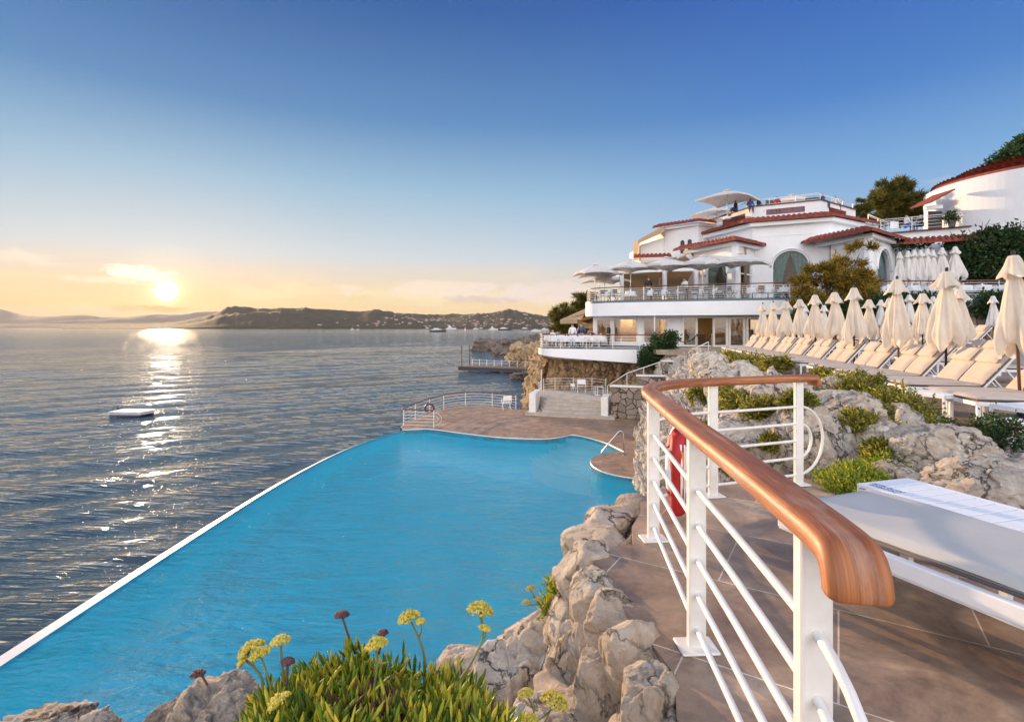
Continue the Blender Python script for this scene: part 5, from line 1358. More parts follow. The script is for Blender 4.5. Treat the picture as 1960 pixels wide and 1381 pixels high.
def needles(name, blobs, n, ls, parent, mt, seed=1, k=9, shell=.45, thick=.09):
    rs = np.random.RandomState(seed); c, d = blob_points(blobs, n, rs, shell, 26); c = np.repeat(c,k,0); d = np.repeat(d,k,0); N_ = n*k
    dirv = d*.7+rs.normal(size=(N_,3))*.6+np.array([0,0,.35]); dirv /= np.linalg.norm(dirv, axis=1, keepdims=True)
    sd = np.cross(dirv, rs.normal(size=(N_,3))); sd /= np.linalg.norm(sd, axis=1, keepdims=True)
    L = ls*(.6+.8*rs.rand(N_))[:,None]; W_ = ls*thick
    V = np.stack([c-sd*W_, c+sd*W_, c+dirv*L+sd*W_*.3, c+dirv*L-sd*W_*.3],1).reshape(-1,3)
    return np_mesh(name, V, np.arange(N_*4).reshape(-1,4), mt, parent)
def tree(name, label, base, h, blobs, n, ls, mt, seed, k=9, kind='pine', r0=.18, group=None, thick=.09, shell=.4):
    """blobs relative to the base"""
    t_ = thing(name, label, 'tree', base, 0, group); m = MB(); rs = random.Random(seed)
    top = Vector((0,0,h*.8)); m.tube([(0,0,-.3),(.05,.02,h*.25),(-.05,.05,h*.5),top], [r0,r0*.8,r0*.55,r0*.15], 8)
    for b in blobs:
        c = Vector(b[:3]); z0 = max(.1*h, min(c.z*.6, h*.6)); s_ = Vector((0,0,z0)); md = s_.lerp(c,.55)+Vector((rs.uniform(-.2,.2),rs.uniform(-.2,.2),rs.uniform(-.1,.3)))*b[3]*.4
        m.tube([s_, md, c], [r0*.45,r0*.28,r0*.08], 6)
        for q in range(5):
            e = c+Vector((rs.uniform(-1,1)*b[3]*.8, rs.uniform(-1,1)*b[4]*.8, rs.uniform(-.5,.9)*b[5])); m.tube([md.lerp(c,.6), e], [r0*.12,r0*.03], 4)
    m.build('trunk', M_bark, t_, smooth=True)
    if kind == 'pine': needles('crown', blobs, n, ls, t_, mt, seed, k, shell, thick)
    else: leaves('crown', blobs, n, ls, t_, mt, seed, clump=k, spread=ls*.6, shell=shell)
    return t_
def bl(o, *items): return [(P(px,py,d).x-o[0], d-o[1], P(px,py,d).z-o[2], rx*d/1000, ry, rz*d/1000) for px,py,d,rx,ry,rz in items]
b0 = P(1585,640,33.2)
tree('pine_tree', 'golden green pine growing in front of the white villa below the big arch', b0, 5.5, bl(b0,(1540,575,33,38,1.2,26),(1590,560,33,45,1.5,32),(1640,545,33,32,1.2,36),(1615,520,33,34,1.2,28),(1648,495,33.2,15,.7,26),(1630,475,33.2,10,.5,16),(1575,525,33,26,1.0,22),(1530,540,33,18,.8,18),(1655,575,33,22,1,25),(1515,590,33,16,.8,14),(1600,605,33,55,1.2,20)), 2900, .34, M_pinegold, 7, 10, r0=.14, thick=.06, shell=.30)
b0 = P(1720,430,50)
tree('pine_tree', 'large round golden green pine behind the upper right terrace', b0, 5, bl(b0,(1715,395,50,42,1.8,28),(1690,385,50,22,1.2,20),(1745,385,50,24,1.3,22),(1715,362,50,26,1.3,20),(1735,405,50,34,1.5,20),(1675,372,50,12,.8,10),(1700,410,50,30,1.4,14),(1765,395,50,12,.9,14)), 2500, .46, M_pine, 8, 9, r0=.2, shell=.3)
b0 = P(1650,425,48)
tree('pine_tree', 'small slim pine between the roof parapet and the large round pine', b0, 2.4, bl(b0,(1650,405,48,11,.6,13),(1647,390,48,6,.4,8),(1657,398,48,6,.4,10)), 900, .25, M_pine, 9, 8, r0=.08)
b0 = P(1965,350,60)
tree('pine_tree', 'dark tree crown rising above the tower roof at the right edge', b0, 6, bl(b0,(1955,300,60,22,2,16),(1965,280,60,14,2,16),(1930,303,60,20,2,8),(1990,300,60,30,2,30)), 2500, .5, M_dkleaf, 10, 6, 'leaf', r0=.25)
b0 = P(1085,640,52)
tree('pine_tree', 'dark pine left of the lower restaurant awning', b0, 4, bl(b0,(1080,600,52,16,1,18),(1078,622,52,16,1,20),(1100,640,52,30,1.5,22),(1066,606,52,8,.8,12)), 2200, .42, M_pine, 12, 8, r0=.2)
b0 = P(1125,640,54)
tree('pine_tree', 'second dark pine rising between the awning and the upper terrace corner', b0, 5, bl(b0,(1115,575,54,15,1,14),(1130,585,54,16,1,18),(1100,590,54,12,1,10),(1120,600,54,24,1,14)), 1800, .42, M_pine, 13, 8, r0=.2)
def shrub(label, base, blobs, n, ls, mt, seed, name='shrub', clump=4, aspect=.4, shell=.2, stems=8, upb=.2, group=None, spread=.6):
    t_ = thing(name, label, 'shrub', base, 0, group); m = MB(); rs = random.Random(seed)
    for b in blobs:
        for q in range(stems):
            e = Vector(b[:3])+Vector((rs.uniform(-1,1)*b[3]*.85, rs.uniform(-1,1)*b[4]*.85, rs.uniform(-.6,1.0)*b[5])); f = Vector((b[0]*.5, b[1]*.5, b[2]-b[5]*1.1))
            m.tube([f, f.lerp(e,.5)+Vector((rs.uniform(-1,1),rs.uniform(-1,1),.5))*b[3]*.15, e], [.012*b[3]*3,.008*b[3]*3,.002], 4)
    m.build('stems', M_twig, t_); leaves('foliage', blobs, n, ls, t_, mt, seed, aspect, shell, clump, ls*spread, upb); return t_
def shrubpx(label, anchor, items, n, ls, mt, seed, **kw):
    b0 = P(*anchor); return shrub(label, b0, bl(b0,*items), n, ls, mt, seed, **kw)
shrubpx('dark green bush against the white wall at the end of the lower terrace railing', (1270,690,34.5), ((1268,665,34.6,20,.7,20),(1255,680,34.4,24,.8,14),(1280,648,34.6,12,.5,12),(1240,690,34.2,16,.6,10)), 2600, .20, M_dkleaf, 21, name='bush')
shrubpx('yellow green creeping shrub on the rocks by the far end of the loungers', (1400,700,21), ((1390,688,21,26,.8,9),(1430,695,19,32,.8,10),(1465,705,17,22,.7,9)), 2000, .13, M_shrub, 22)
shrubpx('yellow green shrub in the crag behind the top of the far handrail', (1420,760,10), ((1400,755,11,26,.5,12),(1440,772,9.5,22,.5,16),(1385,790,10,12,.4,10)), 1700, .075, M_shrub, 23)
shrubpx('olive shrub between the rocks behind the railing bars', (1420,800,8), ((1410,770,8.4,30,.4,18),(1450,750,9,22,.4,12),(1500,740,9,22,.4,12)), 1700, .06, M_shrub, 24)
shrubpx('brown topped bushy shrub just right of the far handrail end', (1600,760,8), ((1620,745,8.2,36,.5,24),(1590,775,7.6,26,.4,20),(1655,735,8.4,24,.4,18)), 3400, .055, M_shrub, 25)
shrubpx('large spreading green shrub with pale flower heads in front of the nearest loungers', (1710,800,7.2), ((1700,775,7.4,52,.5,26),(1740,800,7.0,40,.45,22),(1665,790,7.2,28,.4,22),(1765,815,6.8,22,.4,14)), 4200, .055, M_shrub, 26)
shrubpx('dry brown shrub under the big green shrub', (1720,840,6.2), ((1715,830,6.2,34,.35,16),(1745,850,6.0,24,.3,14)), 2000, .045, M_shrub, 27)
shrubpx('low bright green succulent shrub between the deck and the pitted rock', (1640,920,4.8), ((1640,925,4.7,52,.28,26),(1690,900,4.9,30,.25,28),(1615,940,4.6,26,.2,18)), 5200, .045, M_samph, 28, aspect=.22, upb=.7)
shrubpx('tall spindly dark shrub with reddish twigs beside the white side tables', (1890,860,5.6), ((1890,830,5.6,44,.4,30),(1850,810,5.7,26,.35,16),(1930,820,5.5,26,.3,22),(1900,865,5.4,34,.3,14)), 800, .05, M_dkleaf, 29, stems=26, shell=.5, clump=3)
shrubpx('small green tuft growing in the cliff above the pool water', (1075,1135,3.6), ((1078,1130,3.5,22,.08,22),(1060,1160,3.5,18,.08,18)), 700, .045, M_samph, 30, aspect=.25, upb=.6)
shrubpx('green scrub on the rubble wall beside the upper steps', (1330,705,31), ((1332,700,31,8,.3,10),(1345,690,31,8,.3,6)), 500, .12, M_dkleaf, 31)
for k,(px,py,d,r_,h_) in enumerate([(1690,590,30.5,26,20),(1730,585,30.5,30,22),(1770,590,30.4,26,18),(1905,585,30,30,18),(1940,592,29.6,28,22),(1560,610,31,30,24),(1610,600,31,34,22),(1520,625,33.5,12,16)]):
    pl_ = ['leftmost','second','third','fourth','fifth','sixth','seventh','eighth'][k]
    lbs_ = ['dark bush at the back of the sun deck under the right pavilion','dark bush at the back of the sun deck beside the second parasol row','dark bush left of the big agave','dark bush right of the rubble stone block','dark bush at the far right behind the shaded loungers','dark bush below the golden pine on its left','dark bush directly below the trunk of the golden pine','narrow dark bush at the right end of the glass doors']
    shrubpx(lbs_[k], (px,py+15,d), ((px,py,d,r_,.8,h_),), 900, .24, M_dkleaf, 40+k, name='bush', group='dark bushes along the back wall')
from mathutils.bvhtree import BVHTree
gv, gf = [], []
for o in GARDEN+[bpy.data.objects['rock_garden_slope']]:
    M_ = Matrix.LocRotScale(o.location, o.rotation_euler, o.scale); b_ = len(gv); gv += [M_ @ v.co for v in o.data.vertices]; gf += [tuple(b_+i for i in p.vertices) for p in o.data.polygons]
GT = BVHTree.FromPolygons(gv, gf)
def garden_at(px, py):
    d = Vector(((px-980)/1000, 1, (626-py)/1000)).normalized(); h = GT.ray_cast(Vector((0,0,0)), d)
    return h[0] if h[0] is not None else slope_at(px, py)
SG = 'creeping yellow green plants on the rock slope'
for k,(px,py,rp,n_,lb) in enumerate([(1460,790,26,1500,'creeping plant on the crag between the two far railing posts'),(1530,775,22,1300,'creeping plant beside the last railing post, above the loops'),(1345,830,20,1000,'small plant on the rock just behind the lifebuoy'),(1640,812,22,1300,'bushy plant directly above the cracked pink rock'),(1690,868,24,1500,'scrubby plant between the pink rock and the big white boulder'),(1400,900,16,800,'low plant behind the lowest bar of the far railing'),(1500,700,18,700,'plant at the foot of the loungers above the far handrail'),(1340,760,16,700,'plant in a cleft just behind the curved handrail top'),(1590,700,20,900,'plant edging the sun deck right of the far handrail'),(1480,850,14,700,'tuft in the ribbed crag behind the middle railing bars')]):
    p = garden_at(px, py); s_ = rp*p.y/1000
    shrub(lb, p, [(0,0,s_*.35,s_,s_*.7,s_*.55),(s_*.7,0,s_*.15,s_*.6,s_*.5,s_*.4),(-s_*.8,0,s_*.1,s_*.5,s_*.5,s_*.35)], n_, .0065*p.y+.012, M_shrub, 70+k, group=SG)
# agaves
def agave(seed, n=26, r_=1.0):
    rs = random.Random(seed); V=[]; F=[]
    for k in range(n):
        a = rs.uniform(0,6.28); el = R(rs.uniform(15,80)); L = r_*rs.uniform(.7,1.1); w_ = .09*r_
        d = Vector((math.cos(a)*math.cos(el), math.sin(a)*math.cos(el), math.sin(el))); s_ = Vector((-math.sin(a), math.cos(a), 0)); u = d.cross(s_)
        pts=[]
        for f,ww in ((0,.7),(.3,1),(.65,.75),(1,.02)):
            c = d*(L*f)+Vector((0,0,-.12*r_*f*f)); pts += [c-s_*w_*ww, c-u*w_*.3*ww, c+s_*w_*ww]
        b = len(V); V += [tuple(p) for p in pts]; F += [(b+i*3+j,b+i*3+j+1,b+i*3+4+j,b+i*3+3+j) for i in range(3) for j in range(2)]
    return V,F
for k,(px,py,d,s_,lb) in enumerate([(1835,600,31,1.5,'big blue green agave left of the square rubble block'),(1700,600,29.5,1.0,'agave behind the second row of parasols'),(1905,590,30.5,.9,'agave right of the square rubble block'),(1870,588,31.2,.8,'agave on top of the square rubble block')]):
    t_ = thing('agave', lb, 'plant', P(px,py,d), k, 'agaves at the back of the sun deck'); V_,F_ = agave(k); m = MB(); m.add(V_,F_); o = m.build('leaves', M_agave, t_); o.scale = (s_,s_,s_)
# ivy on the right wall
b0 = P(1905,540,38)
t_ = thing('ivy', 'dark climbing ivy covering the wall at the foot of the round tower', 'plant', b0)
ib = bl(b0,(1905,500,37,60,.5,40),(1890,465,37,30,.4,20),(1945,470,36.5,40,.4,34),(1870,520,37,26,.4,22),(1930,530,36.5,50,.5,24),(1830,465,38,20,.3,6),(1895,450,37,30,.3,10))
leaves('foliage', ib, 4200, .26, t_, M_dkleaf, 61, .6, .3, 4, .2); m = MB(); rs = random.Random(5)
for q in range(40):
    b = rs.choice(ib); p = Vector(b[:3]); a = p+Vector((rs.uniform(-1,1)*b[3],-b[4],rs.uniform(-1,1)*b[5])); c = a+Vector((rs.uniform(-1,1),rs.uniform(-.3,0),rs.uniform(-.3,.8)))
    m.tube([a,a.lerp(c,.5)+Vector((0,-.1,.15)),c],[.03,.02,.01],4)
m.build('stems', M_bark, t_)
t_ = thing('ivy', 'thin ivy hanging along the underside of the tiled strip above the folded white parasols', 'plant', P(1790,470,38.6)); b0 = t_.location
leaves('foliage', bl(b0,(1725,468,39,20,.2,5),(1760,466,38.8,20,.2,3),(1835,470,38.2,22,.3,8),(1850,490,38,14,.3,14)), 700, .2, t_, M_dkleaf, 62, .6, .3, 3, .15)

# ------------------------------------------------------------------ samphire bush in the foreground
def spindle_leaves(name, roots, parent, mt, seed, L0=.045, spread=.55, per=14, sl=.05):
    """clusters of fat upright succulent leaves on short stems"""
    rs = np.random.RandomState(seed); R_ = np.repeat(np.array(roots)*1.0+0, per, 0); N_ = len(R_)
    dirv = np.stack([rs.normal(0,spread,N_), rs.normal(0,spread,N_), np.abs(rs.normal(1,.25,N_))],1); dirv /= np.linalg.norm(dirv,axis=1,keepdims=True)
    base = R_+dirv*sl*rs.rand(N_)[:,None]+rs.normal(0,.006,(N_,3))
    d2 = dirv+rs.normal(0,.25,(N_,3)); d2 /= np.linalg.norm(d2,axis=1,keepdims=True)
    L = L0*(.6+.7*rs.rand(N_))[:,None]; w_ = L*.105
    s1 = np.cross(d2, rs.normal(size=(N_,3))); s1 /= np.linalg.norm(s1,axis=1,keepdims=True); s2 = np.cross(d2,s1)
    rings = []
    for f,ww in ((0,.45),(.35,.9),(.7,1.0),(1.0,.15)):
        c = base+d2*L*f+np.array([0,0,1.0])*L*.12*f*f
        rings += [c+s1*w_*ww, c+s2*w_*ww, c-s1*w_*ww, c-s2*w_*ww]
    V = np.stack(rings,1).reshape(-1,3); o = np.arange(N_)[:,None]*16; F = []
    for i in range(3):
        for j in range(4): F.append(o+np.array([[i*4+j,i*4+(j+1)%4,i*4+4+(j+1)%4,i*4+4+j]]))
    F = np.concatenate(F); return np_mesh(name, V, F, mt, parent, smooth=True)
def bush_roots(px0,px1,skyline,d0,d1,n,seed,pybot=1400):
    rs = random.Random(seed); out = []
    for k in range(n):
        px = rs.uniform(px0,px1); top = np.interp(px,[s[0] for s in skyline],[s[1] for s in skyline]); f = rs.random()**.75
        py = top+70+rs.uniform(-26,22)+(pybot-top)*f; d = d1+(d0-d1)*f+rs.uniform(-.04,.04); out.append(tuple(P(px,py,d)))
    return out
sb = thing('succulent_bush', 'dense green succulent bush with upright finger leaves at the bottom edge of the picture', 'plant', P(700,1400,1.15))
sky_l = [(478,1350),(490,1330),(500,1310),(520,1285),(560,1262),(600,1240),(640,1232),(680,1205),(720,1225),(760,1250),(800,1262),(860,1262),(905,1290),(940,1330),(960,1381)]
O_ = sb.location
rt_ = [tuple(Vector(r)-O_) for r in bush_roots(484,955,sky_l,.92,1.35,600,3)]
spindle_leaves('foliage', rt_, sb, M_samph, 4, .033, .50, 12, .055)
m = MB(); rs = random.Random(9)
for r in rt_[::2]: m.tube([Vector(r)+Vector((rs.uniform(-.02,.02),rs.uniform(-.02,.02),-.09)), Vector(r)+Vector((0,0,.02))], [.003,.002], 4)
m.build('stems', M_twig, sb)
rtd = [tuple(Vector(r)-O_) for r in bush_roots(640,780,[(640,1290),(700,1270),(780,1300)],1.0,1.3,70,5,1350)]+[tuple(Vector(r)-O_) for r in bush_roots(880,950,[(880,1330),(950,1350)],.95,1.1,40,6)]
spindle_leaves('dead_leaves', rtd, sb, mat('dead_leaves_red', (.10,.035,.025), .8, var=.4, vscale=40), 6, .03, .7, 12, .04)
UMB = ICO[3]
def umbel_mesh(r_, seed, n=150, dot=.0032):
    rs = np.random.RandomState(seed); V0,F0 = ico(1); Vs=[]; Fs=[]
    for k in range(n):
        a = k*2.39996; q = math.sqrt((k+.5)/n); rr = r_*q; c = np.array([rr*math.cos(a), rr*math.sin(a), -.55*r_*q*q+rs.normal(0,r_*.06)]); s_ = dot*(.7+.6*rs.rand())
        Fs.append(F0+len(Vs)*len(V0)); Vs.append(V0*s_+c+rs.normal(0,r_*.03,3))
    return np.concatenate(Vs), np.concatenate(Fs)
def stalk(pts, heads, label, hm=M_umbel, seed=1, r_=.0028, name='flower_stalk', parent=None):
    """pts list of (px,py,d); heads list of (px,py,d,radius px, tilt)"""
    o = P(*pts[0]); t_ = thing(name, label, 'flower', o)
    m = MB(); pp = spline([P(*p)-o for p in pts], 5); m.tube(pp, [r_*(1.15-.4*i/len(pp)) for i in range(len(pp))], 6)
    for hx,hy,d,rp,tl_ in heads:
        h = P(hx,hy,d)-o; j = min(pp, key=lambda q:(q-h).length+.9*max(0,q.z-h.z+.01)) if (h-pp[-1]).length > .006 else pp[-1]
        below = h-Vector((0,0,rp*d/1000*.9))
        if (h-pp[-1]).length > .02:
            jj = pp[int(len(pp)*.6)]; m.tube([jj, jj.lerp(below,.6)+Vector((.004,0,-.004)), below], [r_*.7,r_*.55,r_*.5], 5); 
        rr = rp*d/1000
        for k in range(12):
            a = k*2.4; q = math.sqrt((k+.5)/12)*.9; e = Vector((rr*q*math.cos(a), rr*q*math.sin(a), -.5*rr*q*q)); e.rotate(Matrix.Rotation(R(tl_),3,'Y')); m.tube([below, h+e], [r_*.3,r_*.2], 3)
        V_,F_ = umbel_mesh(rr, seed+int(hx), int(90+rp*4)); g = np_mesh('flower_head', V_, F_, hm, t_, smooth=True); g.location = h; g.rotation_euler = (R(-10),R(tl_),0)
    m.build('stem', M_stem if hm is M_umbel else M_twig, t_, smooth=True); return t_
stalk([(510,1330,1.15),(497,1290,1.15),(470,1262,1.16)],[(475,1231,1.16,24,-35),(462,1262,1.15,11,-50)],'yellow flower stalk, leftmost of the bush, leaning left',seed=1)
stalk([(520,1320,1.12),(508,1280,1.13),(495,1243,1.14)],[(496,1241,1.14,19,-18)],'greenish flower stalk just right of the leftmost yellow one',seed=2)
stalk([(545,1310,1.15),(540,1270,1.15),(537,1225,1.16)],[(536,1217,1.16,17,-10)],'short upright yellow flower stalk, third from the left of the bush',seed=3)
stalk([(715,1320,1.1),(722,1270,1.12),(718,1238,1.13)],[(719,1222,1.13,21,-12)],'pale cream flower head rising from the middle of the bush',seed=4)
stalk([(815,1275,1.2),(806,1230,1.2),(782,1180,1.22)],[(779,1171,1.22,21,-20),(805,1184,1.2,8,0)],'tall thin stalk with a flat yellow head standing before the blue water',seed=5)
stalk([(880,1300,1.15),(905,1262,1.17),(925,1215,1.2),(916,1170,1.22)],[(921,1154,1.22,24,8),(929,1197,1.2,10,15)],'tallest green stalk curving up to a large yellow head near the crag',seed=6)
stalk([(530,1370,1.0),(527,1350,1.0),(528,1340,1.0)],[(528,1334,1.0,23,-40)],'pale flower head low at the left side of the bush',seed=7)
stalk([(1010,1390,1.3),(1022,1360,1.3),(1005,1325,1.32)],[(1005,1319,1.32,14,-10)],'small green flower head in front of the sandy rock',seed=8)
stalk([(1040,1390,1.25),(1050,1365,1.27),(1063,1340,1.28)],[(1064,1328,1.28,27,15),(1014,1368,1.2,16,0)],'large green yellow flower head at the bottom edge in front of the cliff',seed=9)
stalk([(1050,1180,3.4),(1035,1160,3.4),(1020,1140,3.4)],[(1016,1121,3.4,10,0),(1007,1148,3.4,9,-10),(1030,1143,3.4,8,10)],'faded green flower stalk growing from the cliff by the pool',seed=10,r_=.005)
stalk([(680,1250,1.3),(665,1210,1.3),(655,1180,1.3)],[(655,1170,1.3,13,0)],'dry dark flower stalk at the top of the bush',M_dry,seed=11)
stalk([(548,1310,1.1),(550,1290,1.1),(550,1270,1.1)],[(551,1260,1.1,11,0)],'dry purple seed head just right of the yellow flowers',M_dry,seed=12)
stalk([(397,1310,1.5),(388,1295,1.5),(382,1290,1.5)],[(378,1283,1.5,13,-10)],'dry dark seed head on top of the grey boulder',M_dry,seed=13)
stalk([(725,1250,1.3),(732,1220,1.3),(733,1212,1.3)],[(733,1206,1.3,9,0)],'dry brown seed head behind the pale cream flower',M_dry,seed=14)

# ------------------------------------------------------------------ parasols
def closed_parasol(label, loc, seed, h=2.63, top_t=0.0, mt=None, group=None, fat=1.0, rz=0.0):
    t_ = thing('closed_parasol', label, 'parasol', loc, rz, group); rs = random.Random(seed)
    m = MB(); m.lathe([(.022,0),(.022,h-.05)], 10); m.build('pole', M_darkm if seed % 2 else M_twig, t_, smooth=True)
    m = MB(); m.lathe([(.0,h-.06),(.028,h-.05),(.03,h-.01),(.018,h+.02),(.0,h+.025)], 8); m.build('finial', M_darkm, t_)
    n = 72
    def ringed(prof, amp, folds, ph, hem=None, lobes=4):
        V=[]; k = len(prof)
        for i,(r_,z) in enumerate(prof):
            f = i/(k-1)
            for j in range(n):
                a = 2*math.pi*j/n; w_ = 1+amp*f*(math.cos(folds*a+ph+1.2*math.sin(2*a+ph)+.5*math.sin(z*6))*.75+.35*math.cos((folds*2+1)*a+ph*2+z*3))
                rr = r_*w_*fat; zz = z
                if hem and i >= k-3: zz -= hem*(i-(k-4))/3*(abs(math.cos(lobes*a/2+ph))**2.2-.35)+rs.uniform(-.003,.003)
                V.append((rr*math.cos(a)+.015*f*math.sin(3*z+ph), rr*math.sin(a), zz))
        F=[(i*n+j,i*n+(j+1)%n,(i+1)*n+(j+1)%n,(i+1)*n+j) for i in range(k-1) for j in range(n)]
        return V,F
    zt = h-.06
    V_,F_ = ringed([(.01,zt),(.065,zt-.008),(.088,zt-.05),(.105,zt-.11),(.125,zt-.17),(.16,zt-.235),(.195,zt-.30),(.20,zt-.325)], .26, 4, rs.uniform(0,6), .07, 4)
    m = MB(); m.add(V_,F_); m.build('vent', mt or M_canopy, t_, smooth=True)
    V_,F_ = ringed([(.06,zt-.10),(.08,zt-.24),(.085,zt-.36),(.115,zt-.5),(.155,zt-.68),(.185,zt-.86),(.215,zt-1.04),(.24,zt-1.2),(.25,zt-1.32),(.235,zt-1.42),(.20,zt-1.47)], .42, 5, rs.uniform(0,6), .26, 4)
    m = MB(); m.add(V_,F_); m.build('canopy', mt or M_canopy, t_, smooth=True)
    m = MB(); m.lathe([(.24,0),(.24,.05),(.05,.07),(.04,.25)], 16); m.build('base', M_darkm, t_)
    return t_
row1 = [(1954,8.2),(1810,10.7),(1721,12.4),(1635,15.0),(1601,17.0),(1561,18.3),(1531,21.2),(1502,22.8),(1479,24.2),(1459,25.6)]
names = ['cream closed parasol at the right edge, nearest and largest of all','cream closed parasol, second largest, standing among the nearest loungers','cream closed parasol, third from the camera in the front row','cream closed parasol, fourth from the camera in the front row','cream closed parasol, fifth from the camera in the front row','cream closed parasol, sixth from the camera in the front row','cream closed parasol, seventh from the camera in the front row','cream closed parasol, third from the left end of the front row','cream closed parasol, second from the left end of the front row','small closed parasol at the left end of the front row by the glass doors']
for k,(px,d) in enumerate(row1): o = closed_parasol(names[k], G(px,d,DK), 100+k, group='closed cream parasols on the sun deck', rz=k*.7, fat=1.0+.18*((k*37)%10)/10); o.rotation_euler.x = R(((k*53)%7-3)*.5); o.rotation_euler.y = R(((k*31)%5-2)*.6)
row2 = [(1837,15.2,'cream closed parasol in the second row half hidden by the second largest one'),(1766,17.6,'cream closed parasol in the second row right of the tall third parasol'),(1703,20.3,'cream closed parasol in the second row partly behind the tall third parasol'),(1664,21.4,'cream closed parasol, leftmost of the second row')]
for k,(px,d,lb) in enumerate(row2): closed_parasol(lb, G(px,d,DK), 120+k, group='closed cream parasols on the sun deck', rz=k, fat=1.1)
row3 = [(1901,24.0,-1.13,'blue shaded closed parasol before the dark bush at the right'),(1686,28,-1.1,'blue shaded closed parasol behind the leftmost of the second row'),(1740,26,-.95,'blue shaded closed parasol hidden behind the tall third parasol'),(1786,26.5,-1.0,'blue shaded closed parasol behind the second largest one'),(1577,27,DK,'small shaded closed parasol right of the sixth one'),(1541,28,DK,'small shaded closed parasol right of the seventh one')]
for k,(px,d,z,lb) in enumerate(row3): closed_parasol(lb, G(px,d,z), 140+k, group='closed parasols in the shaded back row', rz=k, mt=M_canopyw)
big = [(1722,480,.9),(1738,478,1.0),(1750,476,1),(1762,476,1.1),(1775,474,1),(1786,476,.9),(1803,472,1.1),(1828,470,1.3)]
bl_ = ['leftmost folded white parasol leaning on the wing wall','second folded white parasol from the left along the wing wall','third folded white parasol from the left along the wing wall','fourth folded white parasol from the left along the wing wall','fourth folded white parasol from the right along the wing wall','third folded white parasol from the right along the wing wall','second folded white parasol from the right along the wing wall','wide folded white parasol, rightmost of the row in front of the ivy']
for k,(px,py,f) in enumerate(big):
    d = 36.3-.15*k; zt = (626-py)/1000*d; o = closed_parasol(bl_[k], G(px,d,UF), 160+k, h=zt-UF, mt=M_canopyw, group='folded white parasols stored along the wing wall', rz=k, fat=1.55*f)
    for ch in o.children:
        if ch.name.startswith(('canopy','vent')): ch.scale.z = 1.45; ch.location.z = -(zt-UF-.06)*.45
        if ch.name.startswith('vent'): ch.scale.x = ch.scale.y = .72
def open_parasol(label, loc, tip, half, rz, group, drop=.55):
    t_ = thing('open_parasol', label, 'parasol', loc, rz, group); H = tip
    m = MB(); m.lathe([(.03,0),(.03,H-.05)], 10); m.build('pole', M_paint, t_, smooth=True)
    m = MB(); m.lathe([(.0,H-.02),(.03,H),(.03,H+.05),(0,H+.07)], 8); m.build('finial', M_paint, t_)
    V=[(0,0,H)]; F=[]; cor=[(half,half),(0,half),(-half,half),(-half,0),(-half,-half),(0,-half),(half,-half),(half,0)]
    ns = 6; per = []
    for i in range(8):
        a, b = cor[i], cor[(i+1)%8]
        for q in range(4):
            f = q/4; x = a[0]+(b[0]-a[0])*f; y = a[1]+(b[1]-a[1])*f; sag = .05*math.sin(f*math.pi); per.append((x*(1-sag*.7),y*(1-sag*.7), sag, 1 if i%2==0 else 0))
    N = len(per); vs=[(0,0,H)]
    for s_ in range(1,ns+1):
        f = s_/ns
        for x,y,sg,_ in per:
            dist = math.hypot(x,y)/half; vs.append((x*f,y*f,H-drop*f*(.35+.65*dist)+.05*math.sin(f*math.pi)))
    fs=[(0,1+j,1+(j+1)%N) for j in range(N)]+[(1+(s_-1)*N+j,1+s_*N+j,1+s_*N+(j+1)%N,1+(s_-1)*N+(j+1)%N) for s_ in range(1,ns) for j in range(N)]
    e = 1+(ns-1)*N; base = len(vs); vs += [(x,y,z-.14) for x,y,z in vs[e:e+N]]; fs += [(e+j,base+j,base+(j+1)%N,e+(j+1)%N) for j in range(N)]
    m = MB(); m.add(vs,fs); m.build('canopy', M_canopyw, t_)
    m = MB(); V_ = [(0,0,H+.16)]+[(x*.16,y*.16,H+.02) for x,y,_,_ in per]; m.add(V_, [(0,1+j,1+(j+1)%N) for j in range(N)]); m.build('vent', M_canopyw, t_)
    for i,(x,y) in enumerate(cor):
        dist = math.hypot(x,y)/half; m = MB(); m.tube([(0,0,H-.09),(x,y,H-drop*(.35+.65*dist)-.03)], .014, 4); rb = m.build('rib', M_paint, t_)
        m = MB(); m.tube([(0,0,H-.75),(x*.5,y*.5,H-drop*.5*(.35+.65*dist)-.02)], .011, 4); m.build('strut', M_paint, rb)
    m = MB(); m.lathe([(.3,0),(.3,.06),(.05,.09),(.05,.3)], 12); m.build('base', M_paint, t_); return t_
GP = 'open white parasols on the upper restaurant terrace'
for px,py,d,half,rz,lb in [(1139,507,41.5,1.45,12,'open white parasol at the far left corner of the upper terrace'),(1147,511,43.5,1.45,10,'open parasol just behind the leftmost one'),(1157,523,46,1.6,15,'lower open parasol seen under the leftmost pair'),(1207,498,40.8,1.45,35,'open white parasol above the man in black'),(1275,494,40.2,1.6,20,'open white parasol in front of the dining pavilion'),(1345,491,39.2,1.6,30,'open white parasol in front of the arched pavilion window'),(1417,486,37.8,1.5,40,'open white parasol at the corner by the terrace door')]:
    zt = (626-py)/1000*d; open_parasol(lb, G(px,d,UF), zt-UF, half, R(rz), GP)
for px,py,d,half,rz,z0,lb in [(1392,366,43.5,1.85,40,9.0,'largest open parasol, high on the roof terrace'),(1372,397,49,1.9,30,9.0,'open parasol behind and below the largest roof parasol'),(1516,374,44.5,1.55,20,9.0,'open parasol on the roof terrace right of the largest one')]:
    zt = (626-py)/1000*d; open_parasol(lb, G(px,d,z0), zt-z0, half, R(rz), 'open parasols on the roof terrace')
